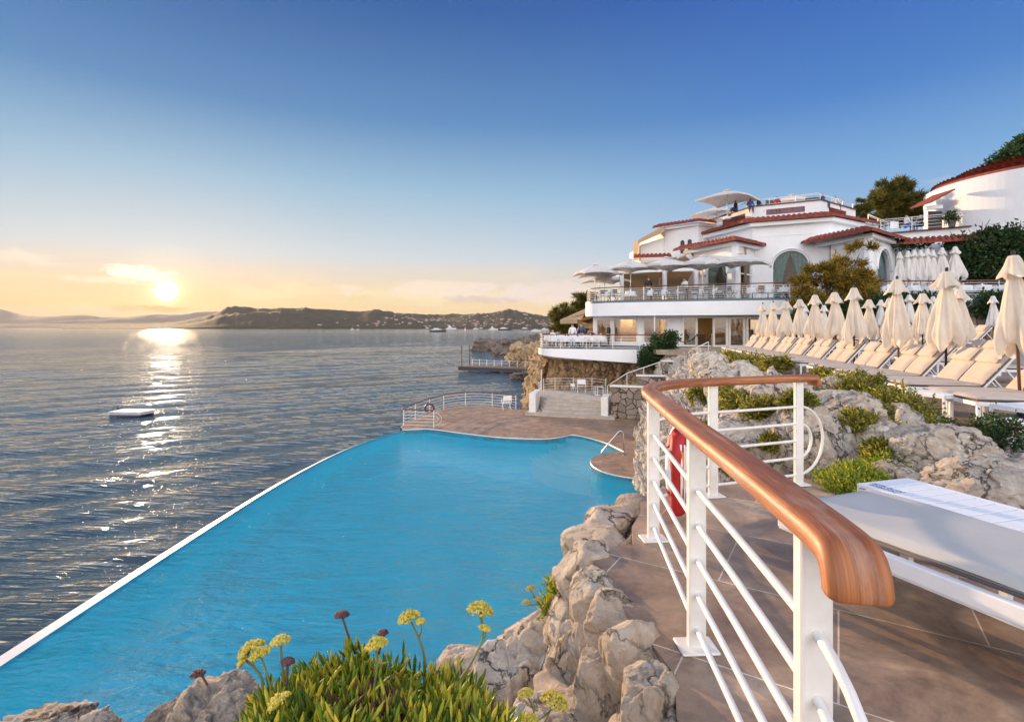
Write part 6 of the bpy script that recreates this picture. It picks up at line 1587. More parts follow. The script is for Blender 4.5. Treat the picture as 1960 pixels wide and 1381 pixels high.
# ------------------------------------------------------------------ sun loungers
def make_lounger(label):
    t_ = thing('sun_lounger', label, 'sun lounger', (0,0,0)); W_ = .70; zs = .36   # foot at -x, head at +x ; origin at hinge on floor
    for x in (-1.18, .35):
        for y in (-1,1): m = MB(); m.box((x, y*(W_/2-.02), zs/2-.02), (.045,.04,zs-.04)); m.build('leg', M_alu, t_)
    m = MB()
    for y in (-1,1): m.box((-.38, y*(W_/2-.02), zs-.03), (1.66,.04,.06))
    m.box((-1.19,0,zs-.03), (.04,W_-.002,.06)); m.box((.43,0,zs-.03), (.04,W_-.002,.06)); m.build('frame', M_alu, t_, bevel=.004)
    m = MB()
    for k in range(9): m.box((-1.1+.13*k,0,zs-.012), (.09,W_-.09,.015))
    m.build('slats', M_alu, t_)
    an = R(50); ca, sa = math.cos(an), math.sin(an)
    def bx(c, sz, mm): mm.box((c[0]*ca-c[2]*sa, c[1], zs+.01+c[0]*sa+c[2]*ca), sz, 0, ry=-an)
    m = MB()
    for y in (-1,1): bx((.38, y*(W_/2-.02), 0), (.76,.035,.035), m)
    bx((.75,0,0), (.035,W_,.035), m); m.build('backrest_frame', M_alu, t_)
    m = MB()
    for y in (-1,1): m = MB(); m.bar((.50*ca, y*(W_/2-.05), zs+.48*sa), (.62, y*(W_/2-.05), zs-.03), .02, .02); m.build('backrest_strut', M_alu, t_)
    def cushion(name, L, th, wd, M_, c, ang, mt, rows=0):
        nx, ny = 18, 10; V=[]; F=[]
        for sgn in (1,-1):
            for i in range(nx+1):
                for j in range(ny+1):
                    u, v = i/nx*2-1, j/ny*2-1; ed = (max(0,1-abs(u)**8)*max(0,1-abs(v)**8))**.3
                    z = sgn*th/2*ed*(1+(.05*math.sin(u*5+v*3) if sgn > 0 else 0)); x = u*L/2; y = v*wd/2
                    V.append((x,y,z))
        st = (nx+1)*(ny+1)
        for i in range(nx):
            for j in range(ny): a = i*(ny+1)+j; F += [(a,a+ny+1,a+ny+2,a+1),(st+a,st+a+1,st+a+ny+2,st+a+ny+1)]
        T = Matrix.Translation(Vector(c)) @ Matrix.Rotation(-ang,4,'Y'); m = MB(); m.add(V,F,T); return m.build(name, mt, t_, smooth=True)
    seat = cushion('seat_cushion', 1.22, .085, W_-.01, None, (-.60,0,zs+.042), 0, M_mattress)
    m = MB(); m.tube([(-1.2,-.34,zs+.03),(-.02,-.345,zs+.03),(.0,.345,zs+.03),(-1.2,.34,zs+.03)], .012, 5, closed=True); m.build('piping', M_piping, seat)
    cb = (.40*ca-.06*sa, 0, zs+.01+.40*sa+.06*ca); back = cushion('back_cushion', .80, .085, W_-.01, None, cb, an, M_mattress)
    m = MB(); q = lambda u,y: ((u)*ca-.035*sa, y, zs+.01+u*sa+.035*ca); m.tube([q(.02,-.348),q(.79,-.348),q(.79,.348),q(.02,.348)], .013, 5, closed=True); m.build('piping', M_piping, back)
    cushion('headrest', .30, .08, W_-.09, None, (.61*ca-.13*sa, 0, zs+.01+.61*sa+.13*ca), an, M_mattress)
    return t_
ordw = ['first','second','third','fourth','fifth','sixth','seventh','eighth','ninth','tenth','eleventh']
protoL = None
def put_lounger(label, x, y, rz, z=DK, group=None, mt=None, s=1.0):
    global protoL
    if protoL is None: protoL = make_lounger(label); o = protoL; o.location = (x,y,z); o.rotation_euler = (0,0,rz); o['group'] = group
    else: o = dup(protoL, label, (x,y,z), rz, s, group)
    return o
ang1 = math.atan2(-.225,.97)
for k in range(11):                 # front row, pairs; k=0 is the pair cut by the picture's right edge
    for j in range(2):
        s = (k-1)*1.99+.37+.74*j; x = 8.27+.225*s*1.0; y = 9.13+.975*s
        x = 8.27+.225*(y-9.13)
        lb = f"beige cushioned sun lounger in the front row, {'nearer' if j==0 else 'farther'} of the {ordw[k]} pair counted from the picture's right edge"
        lb = f"beige sun lounger, {'nearer' if j==0 else 'farther'} one of the {ordw[k]} front-row pair from the right edge"
        put_lounger(lb, x, y, ang1, group='sun loungers in the front row')
ang2 = math.atan2(-.30,.95)
for k,d in enumerate([13.3,15.8,18.2,20.7,23.2,25.7]):
    for j in range(2):
        y = d+.74*j; x = 14.2+.34*(y-16)
        put_lounger(f"beige sun lounger, {'nearer' if j==0 else 'farther'} one of the {ordw[k]} second-row pair from the right edge", x, y, ang2, group='sun loungers in the second row')
for k,d in enumerate([21,23.4,25.8,28.2]):
    for j in range(2):
        y = d+.74*j; x = 18.5+.16*(y-21)
        put_lounger(f"shaded grey sun lounger, {'nearer' if j==0 else 'farther'} one of the {ordw[k]} back-row pair from the right edge", x, y, R(-14), DK+.48, group='sun loungers in the shaded back row')
def side_table(label, loc, rz, sz=(.5,.5,.4), group='white side tables by the loungers'):
    t_ = thing('side_table', label, 'table', loc, rz, group); a, b, h = sz
    m = MB(); m.box((0,0,h-.012), (a,b,.024)); m.build('table_top', M_white, t_, bevel=.004)
    m = MB()
    for s in (-1,1): m.box((s*(a/2-.015),0,h-.045), (.03,b-.002,.04)); m.box((0,s*(b/2-.015),h-.046), (a-.06,.03,.04))
    m.build('apron', M_alu, t_)
    for x in (-1,1):
        for y in (-1,1): m = MB(); m.box((x*(a/2-.018),y*(b/2-.018),(h-.03)/2), (.034,.034,h-.03)); m.build('leg', M_alu, t_)
    return t_
side_table('white square side table in front of the nearest complete lounger pair', (6.95,8.35,DK), R(14), (.85,.55,.40))
side_table('white side table at the right edge, nearer than the first loungers', (6.85,6.9,DK), R(12), (.7,.5,.40))
side_table('low white side table cut by the right edge of the picture', (5.75,5.95,DK), R(10), (.5,.5,.36))
side_table('white side table under the second largest parasol, between two lounger pairs', (9.05,11.0,DK), ang1, (.45,.45,.42))
# lounger at the bottom right, close to the railing, with a bare slatted one behind it
nl = thing('sun_lounger', 'close pale grey cushioned lounger with white frame beside the near railing post', 'sun lounger', (1.87,3.07,DK), math.atan2(-.926,.376))
def close_cushion(parent):
    L, W_, th = 2.5, .67, .085; nx, ny = 90, 30; V=[]; F=[]
    for sgn in (1,-1):
        for i in range(nx+1):
            for j in range(ny+1):
                u, v = i/nx*2-1, j/ny*2-1; ed = (max(0,1-abs(u)**40)*max(0,1-abs(v)**12))**.35
                V.append((L/2+u*L/2, v*W_/2, .42+sgn*th/2*ed+(.004*math.sin(u*9+v*2) if sgn>0 else 0)))
    st = (nx+1)*(ny+1)
    for i in range(nx):
        for j in range(ny): a = i*(ny+1)+j; F += [(a,a+ny+1,a+ny+2,a+1),(st+a,st+a+1,st+a+ny+2,st+a+ny+1)]
    m = MB(); m.add(V,F); return m.build('cushion', M_closecush, parent, smooth=True)
cc = close_cushion(nl)
m = MB()
for s in (-1,1): m.tube([(0.01,s*.338,.405),(2.45,s*.338,.405)], .008, 6)
m.build('piping', M_piping, cc, smooth=True)
m = MB()
for s in (-1,1): m.box((1.25,s*.365,.345), (2.56,.045,.075)); m.box((1.25,s*.362,.30), (2.56,.03,.012))
m.box((-.015,0,.345), (.045,.685,.075)); m.box((1.2,0,.345), (.04,.68,.05)); m.build('frame', M_alu, nl, bevel=.006)
for x in (.20,2.4):
    for s in (-1,1): m = MB(); m.box((x,s*.365,.15), (.05,.045,.31)); m.build('leg', M_alu, nl, bevel=.004)
tb = thing('slatted_table', 'white slatted low table with small blue lettering behind the close grey lounger', 'table', (2.64,3.13,DK), math.atan2(-.96,.28))
m = MB()
for k in range(8):
    x = -.37+.105*k; m.box((x,0,.38), (.091,.40,.02))
for s in (-1,1): m.box((0,s*.215,.38), (.85,.028,.021))
m.build('slats', M_white, tb, bevel=.0015)
m = MB(); m.box((0,0,.364), (.84,.40,.006)); m.build('gap_shadow', M_twig, tb)  # dark sheet standing in for the shade in the slat gaps
m = MB(); m.box((0,.205,.345), (.84,.03,.03)); m.box((0,-.205,.345), (.84,.03,.03)); m.box((.42,0,.36),(.012,.45,.06)); m.box((-.43,0,.36),(.012,.45,.06)); 
m.V = [v for v in m.V]; m.build('frame', M_alu, tb)
for x in (-.38,.38):
    for s in (-1,1): m = MB(); m.box((x,s*.19,.17), (.04,.04,.34)); m.build('leg', M_alu, tb)
text_mesh('lettering', 'HOTEL DU CAP', .042, M_blueink, tb, (-.30,-.125,.3912), (0,0,0), .0003, 'CENTER', .7)
text_mesh('lettering', 'EDEN-ROC', .042, M_blueink, tb, (-.30,-.168,.3912), (0,0,0), .0003, 'CENTER', .85)
# ------------------------------------------------------------------ tables and chairs on the terraces
def make_table(label, r_=.40, h=.76):
    t_ = thing('dining_table', label, 'table', (0,0,0)); n = 48
    V=[(0,0,h)]; prof = [(r_*.7,h),(r_,h),(r_*1.02,h-.03),(r_*1.04,h-.18),(r_*1.08,h-.36)]
    for i,(a,z) in enumerate(prof):
        for j in range(n): th = 2*math.pi*j/n; w_ = 1+(.10*(i-2)/2 if i > 2 else 0)*math.cos(8*th); V.append((a*w_*math.cos(th), a*w_*math.sin(th), z))
    F=[(0,1+j,1+(j+1)%n) for j in range(n)]+[(1+i*n+j,1+(i+1)*n+j,1+(i+1)*n+(j+1)%n,1+i*n+(j+1)%n) for i in range(len(prof)-1) for j in range(n)]
    m = MB(); m.add(V,F); m.build('tablecloth', M_linen, t_, smooth=True)
    m = MB(); m.lathe([(.25,0),(.25,.03),(.04,.05),(.04,h-.02)], 12); m.build('pedestal', M_darkm, t_)
    m = MB()
    for k in range(4): a = k*1.57+.4; m.lathe([(.012,0),(.03,.002),(.004,.01),(.004,.07),(.03,.10),(.028,.16)], 8, (.2*math.cos(a),.2*math.sin(a),h))
    g = m.build('glassware', M_cglass, t_); m = MB(); m.lathe([(.0,h+.002),(.06,h+.002),(.05,h+.12),(.0,h+.18)], 8); m.build('flowers', M_linen, t_)
    return t_
def make_dchair(label, mt, frame):
    t_ = thing('director_chair', label, 'chair', (0,0,0))
    m = MB(); m.box((0,0,.45), (.50,.42,.025)); m.build('seat', mt, t_, bevel=.01)
    m = MB(); m.box((0,.22,.76), (.52,.03,.34), rx=R(-8)); m.build('backrest', mt, t_, bevel=.01)
    for s in (-1,1):
        m = MB(); m.bar((s*.26,-.2,0), (s*.26,.2,.45), .03, .025); m.build('leg', frame, t_)
        m = MB(); m.bar((s*.26,.2,0), (s*.26,-.2,.45), .03, .025); m.build('leg', frame, t_)
        m = MB(); m.bar((s*.27,.21,.42), (s*.27,.25,.92), .03, .03); m.bar((s*.27,-.22,.64), (s*.27,.24,.64), .045, .025); m.bar((s*.27,-.2,.44),(s*.27,-.2,.64),.03,.03); m.build('arm_frame', frame, t_)
    return t_
t0 = make_table('small round table with white cloth at the left end of the upper terrace'); t0.location = G(1168,40.6,UF)
upt = [(1207,40.4,'beneath the second parasol'),(1247,39.6,'left of the man in black'),(1272,39.5,'beneath the third parasol'),(1300,38.9,'in front of the waiter'),(1335,38.6,'in front of the arched window'),(1372,38.1,'between the grey chairs below the lantern'),(1440,37.0,'by the terrace door'),(1470,36.8,'left of the big arch'),(1500,36.0,'closest to the golden pine')]
for px,d,s_ in upt: dup(t0, 'small round white clothed table on the upper terrace '+s_, G(px,d,UF), px*.1, group='white clothed tables on the upper terrace')
t0['group'] = 'white clothed tables on the upper terrace'
for k,(px,d) in enumerate([(1700,35.6),(1745,35.4),(1790,35.2),(1835,35.0),(1880,34.8),(1925,34.6)]):
    dup(t0, f"wide white clothed table behind the right terrace railing, {ordw[k]} from the right pavilion", G(px,d,UF), k, (2.0,1.2,1), group='white clothed tables by the folded parasols')
for px,py_,d,lb in [(1062,0,40,'white clothed table at the left tip of the lower terrace'),(1085,0,39.5,'white clothed table beside the standing woman on the lower terrace'),(1109,0,38.0,'front white clothed table on the lower terrace behind the railing'),(1130,0,40.5,'white clothed table beside the corner column'),(1052,0,43,'white clothed table at the far corner of the lower terrace'),(1150,0,40.3,'white clothed table in front of the first restaurant window')]:
    dup(t0, lb, G(px,d,-1.5), px, 1.1, group='white clothed tables on the lower terrace')
c0 = make_dchair('grey director chair at the left end of the upper terrace', M_greycloth, M_greycloth); c0.location = G(1157,40.9,UF); c0['group'] = 'grey director chairs on the upper terrace'
GC = 'grey director chairs on the upper terrace'
for px,d,rz,lb in [(1172,40.2,200,'under the leftmost parasol, back to the sea'),(1182,41,90,'left of the second parasol pole'),(1233,39.6,180,'just left of the man in black'),(1256,39.1,185,'just right of the man in black'),(1284,38.8,180,'beneath the third parasol'),(1304,38.4,175,'left of the waiter'),(1328,38.2,180,'right of the waiter'),(1353,37.9,178,'in front of the arched window'),(1378,37.5,182,'right of the arched window'),(1402,37.6,95,'seen side on below the lantern'),(1216,41.5,20,'behind the second parasol'),(1290,41,10,'inside by the dining pavilion post')]:
    dup(c0, 'grey director chair '+lb, G(px,d,UF), R(rz), group=GC)
w0 = make_dchair('wicker armchair by the terrace door, left of the big arch', M_wicker, M_paint); w0.location = G(1453,36.7,UF); w0.rotation_euler.z = R(190)
for px,d,rz,lb in [(1488,36.1,170,'wicker armchair in front of the big arch'),(1505,35.9,200,'wicker armchair partly hidden by the golden pine'),(1431,37.2,100,'low wicker armchair behind the terrace door railing')]: dup(w0, lb, G(px,d,UF), R(rz))
wc = make_dchair('white director chair on the pool terrace beside the seaward railing', M_white, M_paint); wc.location = P(969,783,34.2); wc.rotation_euler.z = R(200)
dup(wc, 'white director chair on the landing above the wide steps', G(1113,36.0,LZ), R(170)); dup(wc, 'white canvas chair at the left side of the landing railing', G(1098,36.6,LZ), R(150), .6)
side_table('small white table on the landing at the foot of the rubble wall', G(1146,35.0,LZ), 0, (.6,.6,.55), None)
tp = thing('pedestal_table', 'dark topped pedestal table on the landing by the stair handrail', 'table', G(1144,34.6,LZ)); m = MB(); m.lathe([(.35,.72),(.35,.75)], 16); m.build('table_top', M_teak, tp); m = MB(); m.lathe([(.2,0),(.2,.03),(.03,.05),(.03,.72)], 10); m.build('pedestal', M_paint, tp)
for px,d,rz,lb in [(1052,41.5,30,'white chair at the far corner of the lower terrace'),(1070,39.6,200,'white chair left of the standing woman'),(1096,38.6,180,'white chair left of the front table'),(1122,38.4,170,'white chair right of the front table'),(1140,39.4,190,'white chair by the corner column'),(1076,42,10,'white chair behind the left table')]:
    dup(wc, lb+', lower terrace' if 'lower terrace' not in lb else lb, G(px,d,-1.5), R(rz), group='white chairs on the lower terrace')
# ------------------------------------------------------------------ people
def skin_obj(name, verts, edges, rad, mt, parent, lv=2):
    me = bpy.data.meshes.new(name); me.from_pydata([tuple(v) for v in verts], edges, []); o = bpy.data.objects.new(name, me); C.link(o); o.parent = parent
    md = o.modifiers.new('skin','SKIN'); md.use_smooth_shade = True
    for i, r_ in enumerate(rad): me.skin_vertices[0].data[i].radius = (r_, r_) if not hasattr(r_,'__len__') else r_
    me.skin_vertices[0].data[0].use_root = True
    s_ = o.modifiers.new('sub','SUBSURF'); s_.levels = lv; s_.render_levels = lv; me.materials.append(mt); return o
def person(label, loc, rz, pose='stand', shirt=M_shirt, trousers=M_black, hair=M_hair, s=1.0, vest=None, group=None, bend=0.0):
    t_ = thing('person', label, 'person', loc, rz, group); t_.scale = (s,s,s)
    b = R(bend); by = -math.sin(b); bz = math.cos(b)
    if pose == 'sit':
        hip = Vector((0,0,.52)); knee = .50; J = {'hl':Vector((.10,0,.50)),'hr':Vector((-.10,0,.50)),'kl':Vector((.13,-.44,.50)),'kr':Vector((-.13,-.44,.50)),'al':Vector((.13,-.42,.08)),'ar':Vector((-.13,-.42,.08)),'tl':Vector((.14,-.58,.04)),'tr':Vector((-.14,-.58,.04))}
    else:
        hip = Vector((0,0,.95)); J = {'hl':Vector((.09,0,.88)),'hr':Vector((-.09,0,.88)),'kl':Vector((.11,-.03,.49)),'kr':Vector((-.11,.02,.49)),'al':Vector((.12,.0,.08)),'ar':Vector((-.12,.05,.08)),'tl':Vector((.14,-.16,.03)),'tr':Vector((-.15,-.11,.03))}
    up = lambda d, x=0, y=0: hip+Vector((x, by*d+y, bz*d))
    ch, nk, hd, ht = up(.38), up(.54), up(.66,0,-.02), up(.76,0,-.01); sl_, sr_ = up(.46,.19), up(.46,-.19)
    el = sl_+Vector((.07,-.10 if bend or pose=='sit' else .0,-.27)); er = sr_+Vector((-.07,-.08 if bend or pose=='sit' else .02,-.27))
    wl = el+(Vector((-.04,-.22,-.06)) if bend or pose=='sit' else Vector((.0,-.10,-.23))); wr = er+(Vector((.04,-.22,-.04)) if bend or pose=='sit' else Vector((0,-.08,-.24)))
    V=[hip,ch,nk,hd,ht,sl_,el,wl,wl+(wl-el).normalized()*.13,sr_,er,wr,wr+(wr-er).normalized()*.13,J['hl'],J['kl'],J['al'],J['tl'],J['hr'],J['kr'],J['ar'],J['tr']]
    E=[(0,1),(1,2),(2,3),(3,4),(1,5),(5,6),(6,7),(7,8),(1,9),(9,10),(10,11),(11,12),(0,13),(13,14),(14,15),(15,16),(0,17),(17,18),(18,19),(19,20)]
    Rr=[.13,.14,.055,.095,.075,.055,.042,.03,.032,.055,.042,.03,.032,.085,.058,.04,.035,.085,.058,.04,.035]
    skin_obj('body', V, E, Rr, M_skin, t_)
    skin_obj('shirt', [hip+Vector((0,0,.02)),ch,up(.50),sl_,el,sl_.lerp(sl_,.5) if 0 else el.lerp(wl,.7),sr_,er,er.lerp(wr,.7)], [(0,1),(1,2),(2,3),(3,4),(4,5),(2,6),(6,7),(7,8)], [.155,.178,.10,.078,.062,.05,.078,.062,.05], shirt, t_)
    skin_obj('trousers', [hip,J['hl'],J['kl'],J['al']+Vector((0,0,.02)),J['hr'],J['kr'],J['ar']+Vector((0,0,.02))], [(0,1),(1,2),(2,3),(0,4),(4,5),(5,6)], [.145,.10,.074,.06,.10,.074,.06], trousers, t_)
    skin_obj('hair', [hd+Vector((0,.03,.03)), ht+Vector((0,.015,.015))], [(0,1)], [.098,.075], hair, t_, 1)
    skin_obj('shoes', [J['al']+Vector((0,0,-.03)),J['tl']], [(0,1)], [.05,.045], M_black, t_, 1); skin_obj('shoes', [J['ar']+Vector((0,0,-.03)),J['tr']], [(0,1)], [.05,.045], M_black, t_, 1)
    if vest: skin_obj('waistcoat', [hip+Vector((0,0,.05)),ch,up(.44)], [(0,1),(1,2)], [.158,.176,.12], vest, t_)
    m = MB(); m.lathe([(.0,.022),(.012,.01),(.014,-.012),(.0,-.02)], 6, hd+Vector((0,-.105,0))); m.build('nose', M_skin, t_)
    return t_
person('person in a black suit seen from behind, leaning over a table on the upper terrace', G(1242,39.9,UF), R(185), 'stand', M_black, M_black, bend=8, s=1.05)
person('waiter in white shirt and black waistcoat bending over a table on the upper terrace', G(1314,39.4,UF), R(-60), 'stand', M_shirt, M_black, bend=20, vest=M_black)
person('person in a white top standing on the lower terrace, seen from behind', G(1096,39.3,-1.5), R(180), 'stand', M_shirt, M_linen, M_hair)
person('person in a dark jacket standing beside the one in the white top', G(1113,39.6,-1.5), R(160), 'stand', M_navy, M_linen, M_hair, 1.03)
person('person in black standing by the first restaurant window', G(1165,40.2,-1.5), R(90), 'stand', M_black, M_black)
person('seated diner in red brown under the second awning', G(1127,41.5,-1.5), R(120), 'sit', mat('rust_cloth', (.25,.06,.04), .8), M_navy)
person('seated diner in dark clothes next to the corner column', G(1133,41.3,-1.5), R(200), 'sit', M_black, M_black)
person('seated diner at the left tip of the lower terrace', G(1058,41,-1.5), R(150), 'sit', M_linen, M_navy, M_greyhair)
person('person with grey hair seated in white at the upper right terrace railing', G(1735,41.0,7.5), R(90), 'sit', M_shirt, M_bluecloth, M_greyhair)
person('person in dark clothes seated farther along the upper right terrace', G(1763,40.8,7.5), R(-90), 'sit', M_black, M_black)
for px,d,sh,lb in [(1408,44.3,M_black,'dark haired person seated on the roof terrace, leftmost'),(1436,43.6,M_bluecloth,'person in blue seated on the roof terrace'),(1452,43.4,M_black,'person in black seated on the roof terrace beside the one in blue'),(1487,43,M_red,'person in red seated under the right roof parasol'),(1575,42,M_navy,'person seated near the right end of the roof terrace'),(1599,42.8,M_shirt,'person in white seated at the far right of the roof terrace')]:
    person(lb, G(px,d,9.45), R(px*3), 'sit', sh, M_navy, s=1.0)
for px,d,lb in [(1470,43.2,'grey cushioned armchair on the roof terrace left of the right parasol'),(1545,42.4,'pale armchair on the roof terrace right of the parasol'),(1560,42.2,'grey armchair near the right end of the roof terrace')]: dup(c0, lb, G(px,d,9.4), R(180), 1.1)
# potted plant, menu sign
pp_ = thing('potted_plant', 'small potted shrub standing at the upper right terrace railing', 'plant', G(1822,39.2,7.53)); m = MB(); m.lathe([(.2,0),(.26,.4),(.22,.4),(.2,.35)], 12); m.build('pot', M_greycloth, pp_); leaves('foliage', [(0,0,.75,.45,.4,.3)], 260, .16, pp_, M_dkleaf, 5, clump=3, spread=.1)
sg = MB(); sg.box((0,0,.45), (.65,.04,.55)); o = sg.build('white_sign', M_white); o.location = G(1712,41.0,7.55); tag(o, 'blank white board hung on the upper right terrace railing', 'sign')
# ------------------------------------------------------------------ boats
def yacht(label, px, py, lenpx, hull=M_hullw, sup=M_hullw, tall=0, mast=0, rz=0.0):
    d = 9000.0/(py-626); L = lenpx*d/1000; t_ = thing('motor_yacht', label, 'boat', ((px-980)/1000*d, d, SEA), rz); B = L*.22; H = L*.13
    n = 12; V=[]; F=[]
    for i in range(n+1):
        u = i/n; x = -L/2+L*u; w_ = B/2*(1-max(0,(u-.55)/.45)**2.2); zt = H*(.72+.45*u*u)
        V += [(x,-w_*.7,-.3),(x+L*.03*u,-w_,zt),(x+L*.03*u,w_,zt),(x,w_*.7,-.3)]
    F = [(i*4+j,(i+1)*4+j,(i+1)*4+(j+1)%4,i*4+(j+1)%4) for i in range(n) for j in range(4)]+[(0,1,2,3),(n*4+3,n*4+2,n*4+1,n*4)]
    m = MB(); m.add(V,F); m.build('hull', hull, t_)
    def deck(x0,x1,z0,z1,wf,name,mt): m = MB(); m.add([(x0*L,-B*wf,z0*L),(x1*L,-B*wf*.7,z0*L),(x1*L,B*wf*.7,z0*L),(x0*L,B*wf,z0*L),((x0+.01)*L,-B*wf*.9,z1*L),((x1-.07)*L,-B*wf*.6,z1*L),((x1-.07)*L,B*wf*.6,z1*L),((x0+.01)*L,B*wf*.9,z1*L)], [(0,3,2,1),(4,5,6,7),(0,1,5,4),(1,2,6,5),(2,3,7,6),(3,0,4,7)]); return m.build(name, mt, t_, bevel=L*.004)
    deck(-.36,.26,.10,.175,.36,'superstructure',sup); g = deck(-.33,.22,.125,.155,.362,'window_band',M_farglass); deck(-.25,.10,.176,.235,.30,'flybridge',sup); g.scale.y = 1.02
    if tall: deck(-.20,.02,.236,.32,.24,'upper_deck',sup); m = MB(); m.box((-.1*L,0,.37*L),(.03*L,.03*L,.12*L)); m.build('radar_arch', sup, t_)
    if mast: m = MB(); m.tube([(0,0,.2*L),(0,0,mast*L)], L*.008, 5); m.build('mast', sup, t_)
    return t_
yacht('dark blue motor yacht with white decks, largest boat out on the bay', 838, 635, 31, M_hulld)
yacht('white yacht seen end on, leftmost boat before the headland', 675, 631.5, 11, tall=1, mast=.9, rz=R(60))
yacht('small boat just right of the leftmost white yacht', 685, 631, 7, rz=R(50), mast=.8)
yacht('tiny dark boat alone between the leftmost yachts and the blue yacht', 743, 629.5, 8, M_hulld, M_hulld)
yacht('grey boat left behind the blue yacht', 819, 629.8, 13, M_hulld)
yacht('tall grey yacht with radar mast right behind the blue yacht', 863, 630, 20, tall=1)
yacht('white yacht between the small sail and the dark hulls', 911, 629.8, 11); yacht('dark flat yacht right of the small sail', 922, 630.2, 14, M_hulld)
yacht('white motor yacht in the middle of the moored group', 944, 631, 18, tall=1); yacht('long navy hulled yacht moored in the group', 966, 632, 25, M_hulld)
yacht('long dark yacht left of the white one near the terrace', 1006, 631.2, 20, M_hulld); yacht('white motor yacht closest to the lower terrace', 1026, 634, 18)
yacht('yacht with a tall mast near the lower terrace', 1043, 631, 14, mast=1.2); yacht('white yacht partly behind the lower terrace pine', 1066, 632, 18, tall=1, mast=1.0)
sd = 9000/6.3; sv = thing('sailing_boat', 'small sailing boat with an orange tinted sail', 'boat', ((890-980)/1000*sd, sd, SEA)); m = MB(); m.add([(-2.5,0,1.2),(2.2,0,1.2),(.3,.4,9.5),(.3,-.3,9.5)], [(0,1,2),(0,3,1),(0,2,3),(1,3,2)]); m.build('sail', M_canopy, sv); m = MB(); m.add([(-3,-.9,1),(3.4,0,1.2),(-3,.9,1),(-2.5,0,-.3),(2.6,0,-.3)], [(0,1,2),(0,3,4,1),(1,4,3,2),(2,3,0)]); m.build('hull', M_hullw, sv)
# swim raft
d_ = 9000/(795-626); rf = thing('swim_raft', 'white floating swim platform lettered in blue on the sea left of the pool', 'raft', ((247-980)/1000*d_, d_+.4, SEA), R(-2))
m = MB(); m.box((0,0,.33), (3.3,2.0,.30)); m.add([(1.65,-1.0,.18),(2.1,.5,.18),(1.65,1.0,.18),(1.65,-1.0,.48),(2.1,.5,.48),(1.65,1.0,.48)], [(0,1,4,3),(1,2,5,4),(3,4,5)]); m.build('platform', mat('weathered_white', (.55,.53,.55), .7, var=.1), rf)
m = MB(); m.box((0,0,.08), (3.2,1.9,.19)); m.build('float', M_navy, rf)
text_mesh('lettering', 'EDEN-ROC', .27, M_navy, rf, (-.95,-1.005,.33), (R(90),0,0), .002, 'CENTER', .95)
text_mesh('lettering', "Cap d'Antibes", .19, M_navy, rf, (.85,-1.005,.33), (R(90),0,0), .002, 'CENTER', .95)
m = MB()
for s in (-1,1): m.tube([(s*.10+.04*s*math.cos(R(a)),-1.01,.33+.09*math.sin(R(a))) for a in range(-80,81,20)], .018, 5)
m.build('emblem', M_teak, rf)
m = MB()
for y in (-.3,.3): m.tube([(-1.75,y,-.2),(-1.8,y,.5),(-1.62,y,1.0),(-1.35,y,1.0),(-1.15,y,.55)], .03, 6)
for z in (0,.25,.5): m.tube([(-1.78,-.3,z),(-1.78,.3,z)], .02, 5)
m.build('ladder', M_darkm, rf, smooth=True)
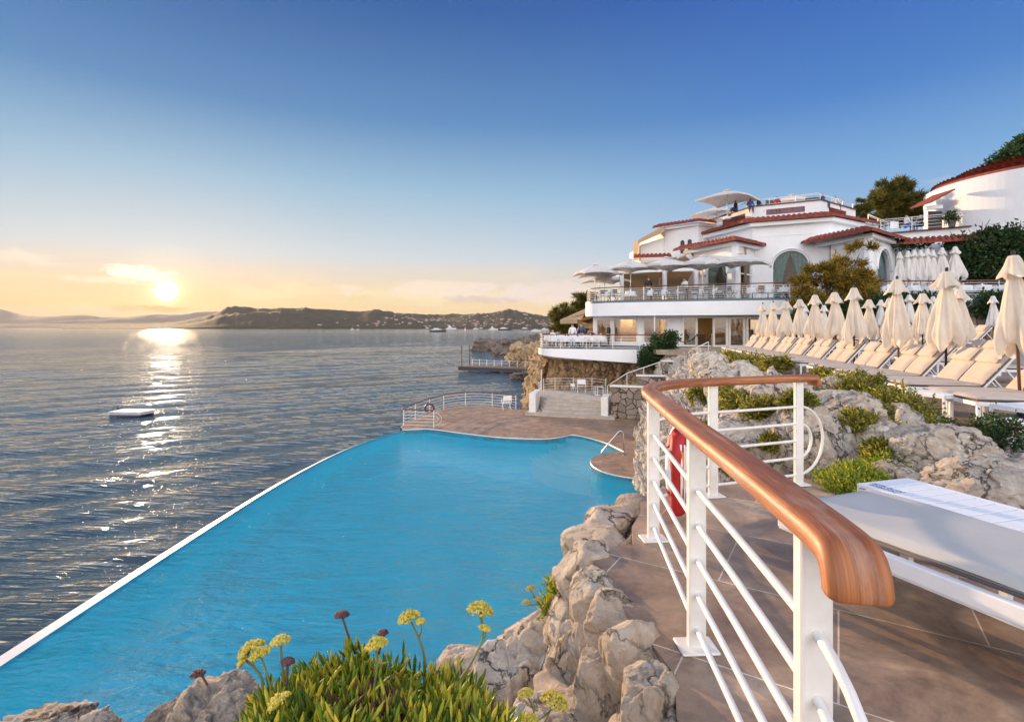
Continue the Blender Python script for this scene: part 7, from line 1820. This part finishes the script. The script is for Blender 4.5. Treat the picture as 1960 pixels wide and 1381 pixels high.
# jetty
jt = thing('floating_jetty', 'long dark floating jetty with thin rail posts, moored below the western rocks', 'jetty', (-11.0,107,SEA)); e0_, e1_ = Vector((0,0)), Vector((14.2,-7.5)); nj = Vector((.45,.9)).normalized()*4.5
m = MB(); m.prism([tuple(e0_),tuple(e1_),tuple(e1_+nj),tuple(e0_+nj)], .25, .85); m.build('float', M_hulld, jt); m = MB(); m.prism([tuple(e0_),tuple(e1_),tuple(e1_+nj),tuple(e0_+nj)], .86, 1.0); m.build('decking', M_bark, jt)
for k in range(9): p = e0_.lerp(e1_,(k+.5)/9)+nj*.9; m = MB(); m.tube([(p.x,p.y,1.0),(p.x,p.y,2.3)], .06, 5); m.build('rail_post', M_linen, jt)
m = MB(); q0,q1 = e0_.lerp(e1_,.05)+nj*.9, e0_.lerp(e1_,.95)+nj*.9; m.tube([(q0.x,q0.y,2.1),(q1.x,q1.y,2.1)], .035, 4); m.tube([(q0.x,q0.y,1.6),(q1.x,q1.y,1.6)], .025, 4); m.build('rail', M_linen, jt)
for k,(x,y,lb) in enumerate([(.6,1.2,'l'),(2.1,2.8,'r')]): m = MB(); m.tube([(x,y,.9),(x,y,5.2)], .09, 6); m.build('tall_post', M_twig, jt)
# western rocks standing in the sea
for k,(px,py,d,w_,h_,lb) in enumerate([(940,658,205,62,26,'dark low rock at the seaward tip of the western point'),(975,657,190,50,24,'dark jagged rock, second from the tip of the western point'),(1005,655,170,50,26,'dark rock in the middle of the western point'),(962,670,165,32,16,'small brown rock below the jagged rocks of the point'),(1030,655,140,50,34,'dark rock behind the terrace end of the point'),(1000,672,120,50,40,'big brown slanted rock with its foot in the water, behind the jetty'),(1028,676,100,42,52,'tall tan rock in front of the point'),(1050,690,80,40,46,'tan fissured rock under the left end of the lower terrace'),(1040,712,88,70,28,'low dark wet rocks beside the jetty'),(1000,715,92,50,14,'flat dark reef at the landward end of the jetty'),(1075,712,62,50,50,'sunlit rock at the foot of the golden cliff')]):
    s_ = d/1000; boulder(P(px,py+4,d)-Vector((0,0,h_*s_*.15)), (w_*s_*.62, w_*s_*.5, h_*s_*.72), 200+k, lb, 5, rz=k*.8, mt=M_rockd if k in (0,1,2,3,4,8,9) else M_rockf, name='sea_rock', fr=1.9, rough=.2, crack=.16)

# ------------------------------------------------------------------ evening haze over the bay
hm = bpy.data.materials.new('haze'); hm.use_nodes = True; t = NT(hm.node_tree); t.n.remove(t.n['Principled BSDF'])
pv = t.add('ShaderNodeVolumePrincipled'); pv.inputs['Color'].default_value = (.95,.88,.80,1); pv.inputs['Density'].default_value = 3.5e-5; pv.inputs['Anisotropy'].default_value = 0.0
t.l.new(pv.outputs[0], t.n['Material Output'].inputs['Volume'])
m = MB(); m.box((0, 5000, 245), (46000, 30000, 530)); o = m.build('haze', hm); tag(o, kind='stuff')
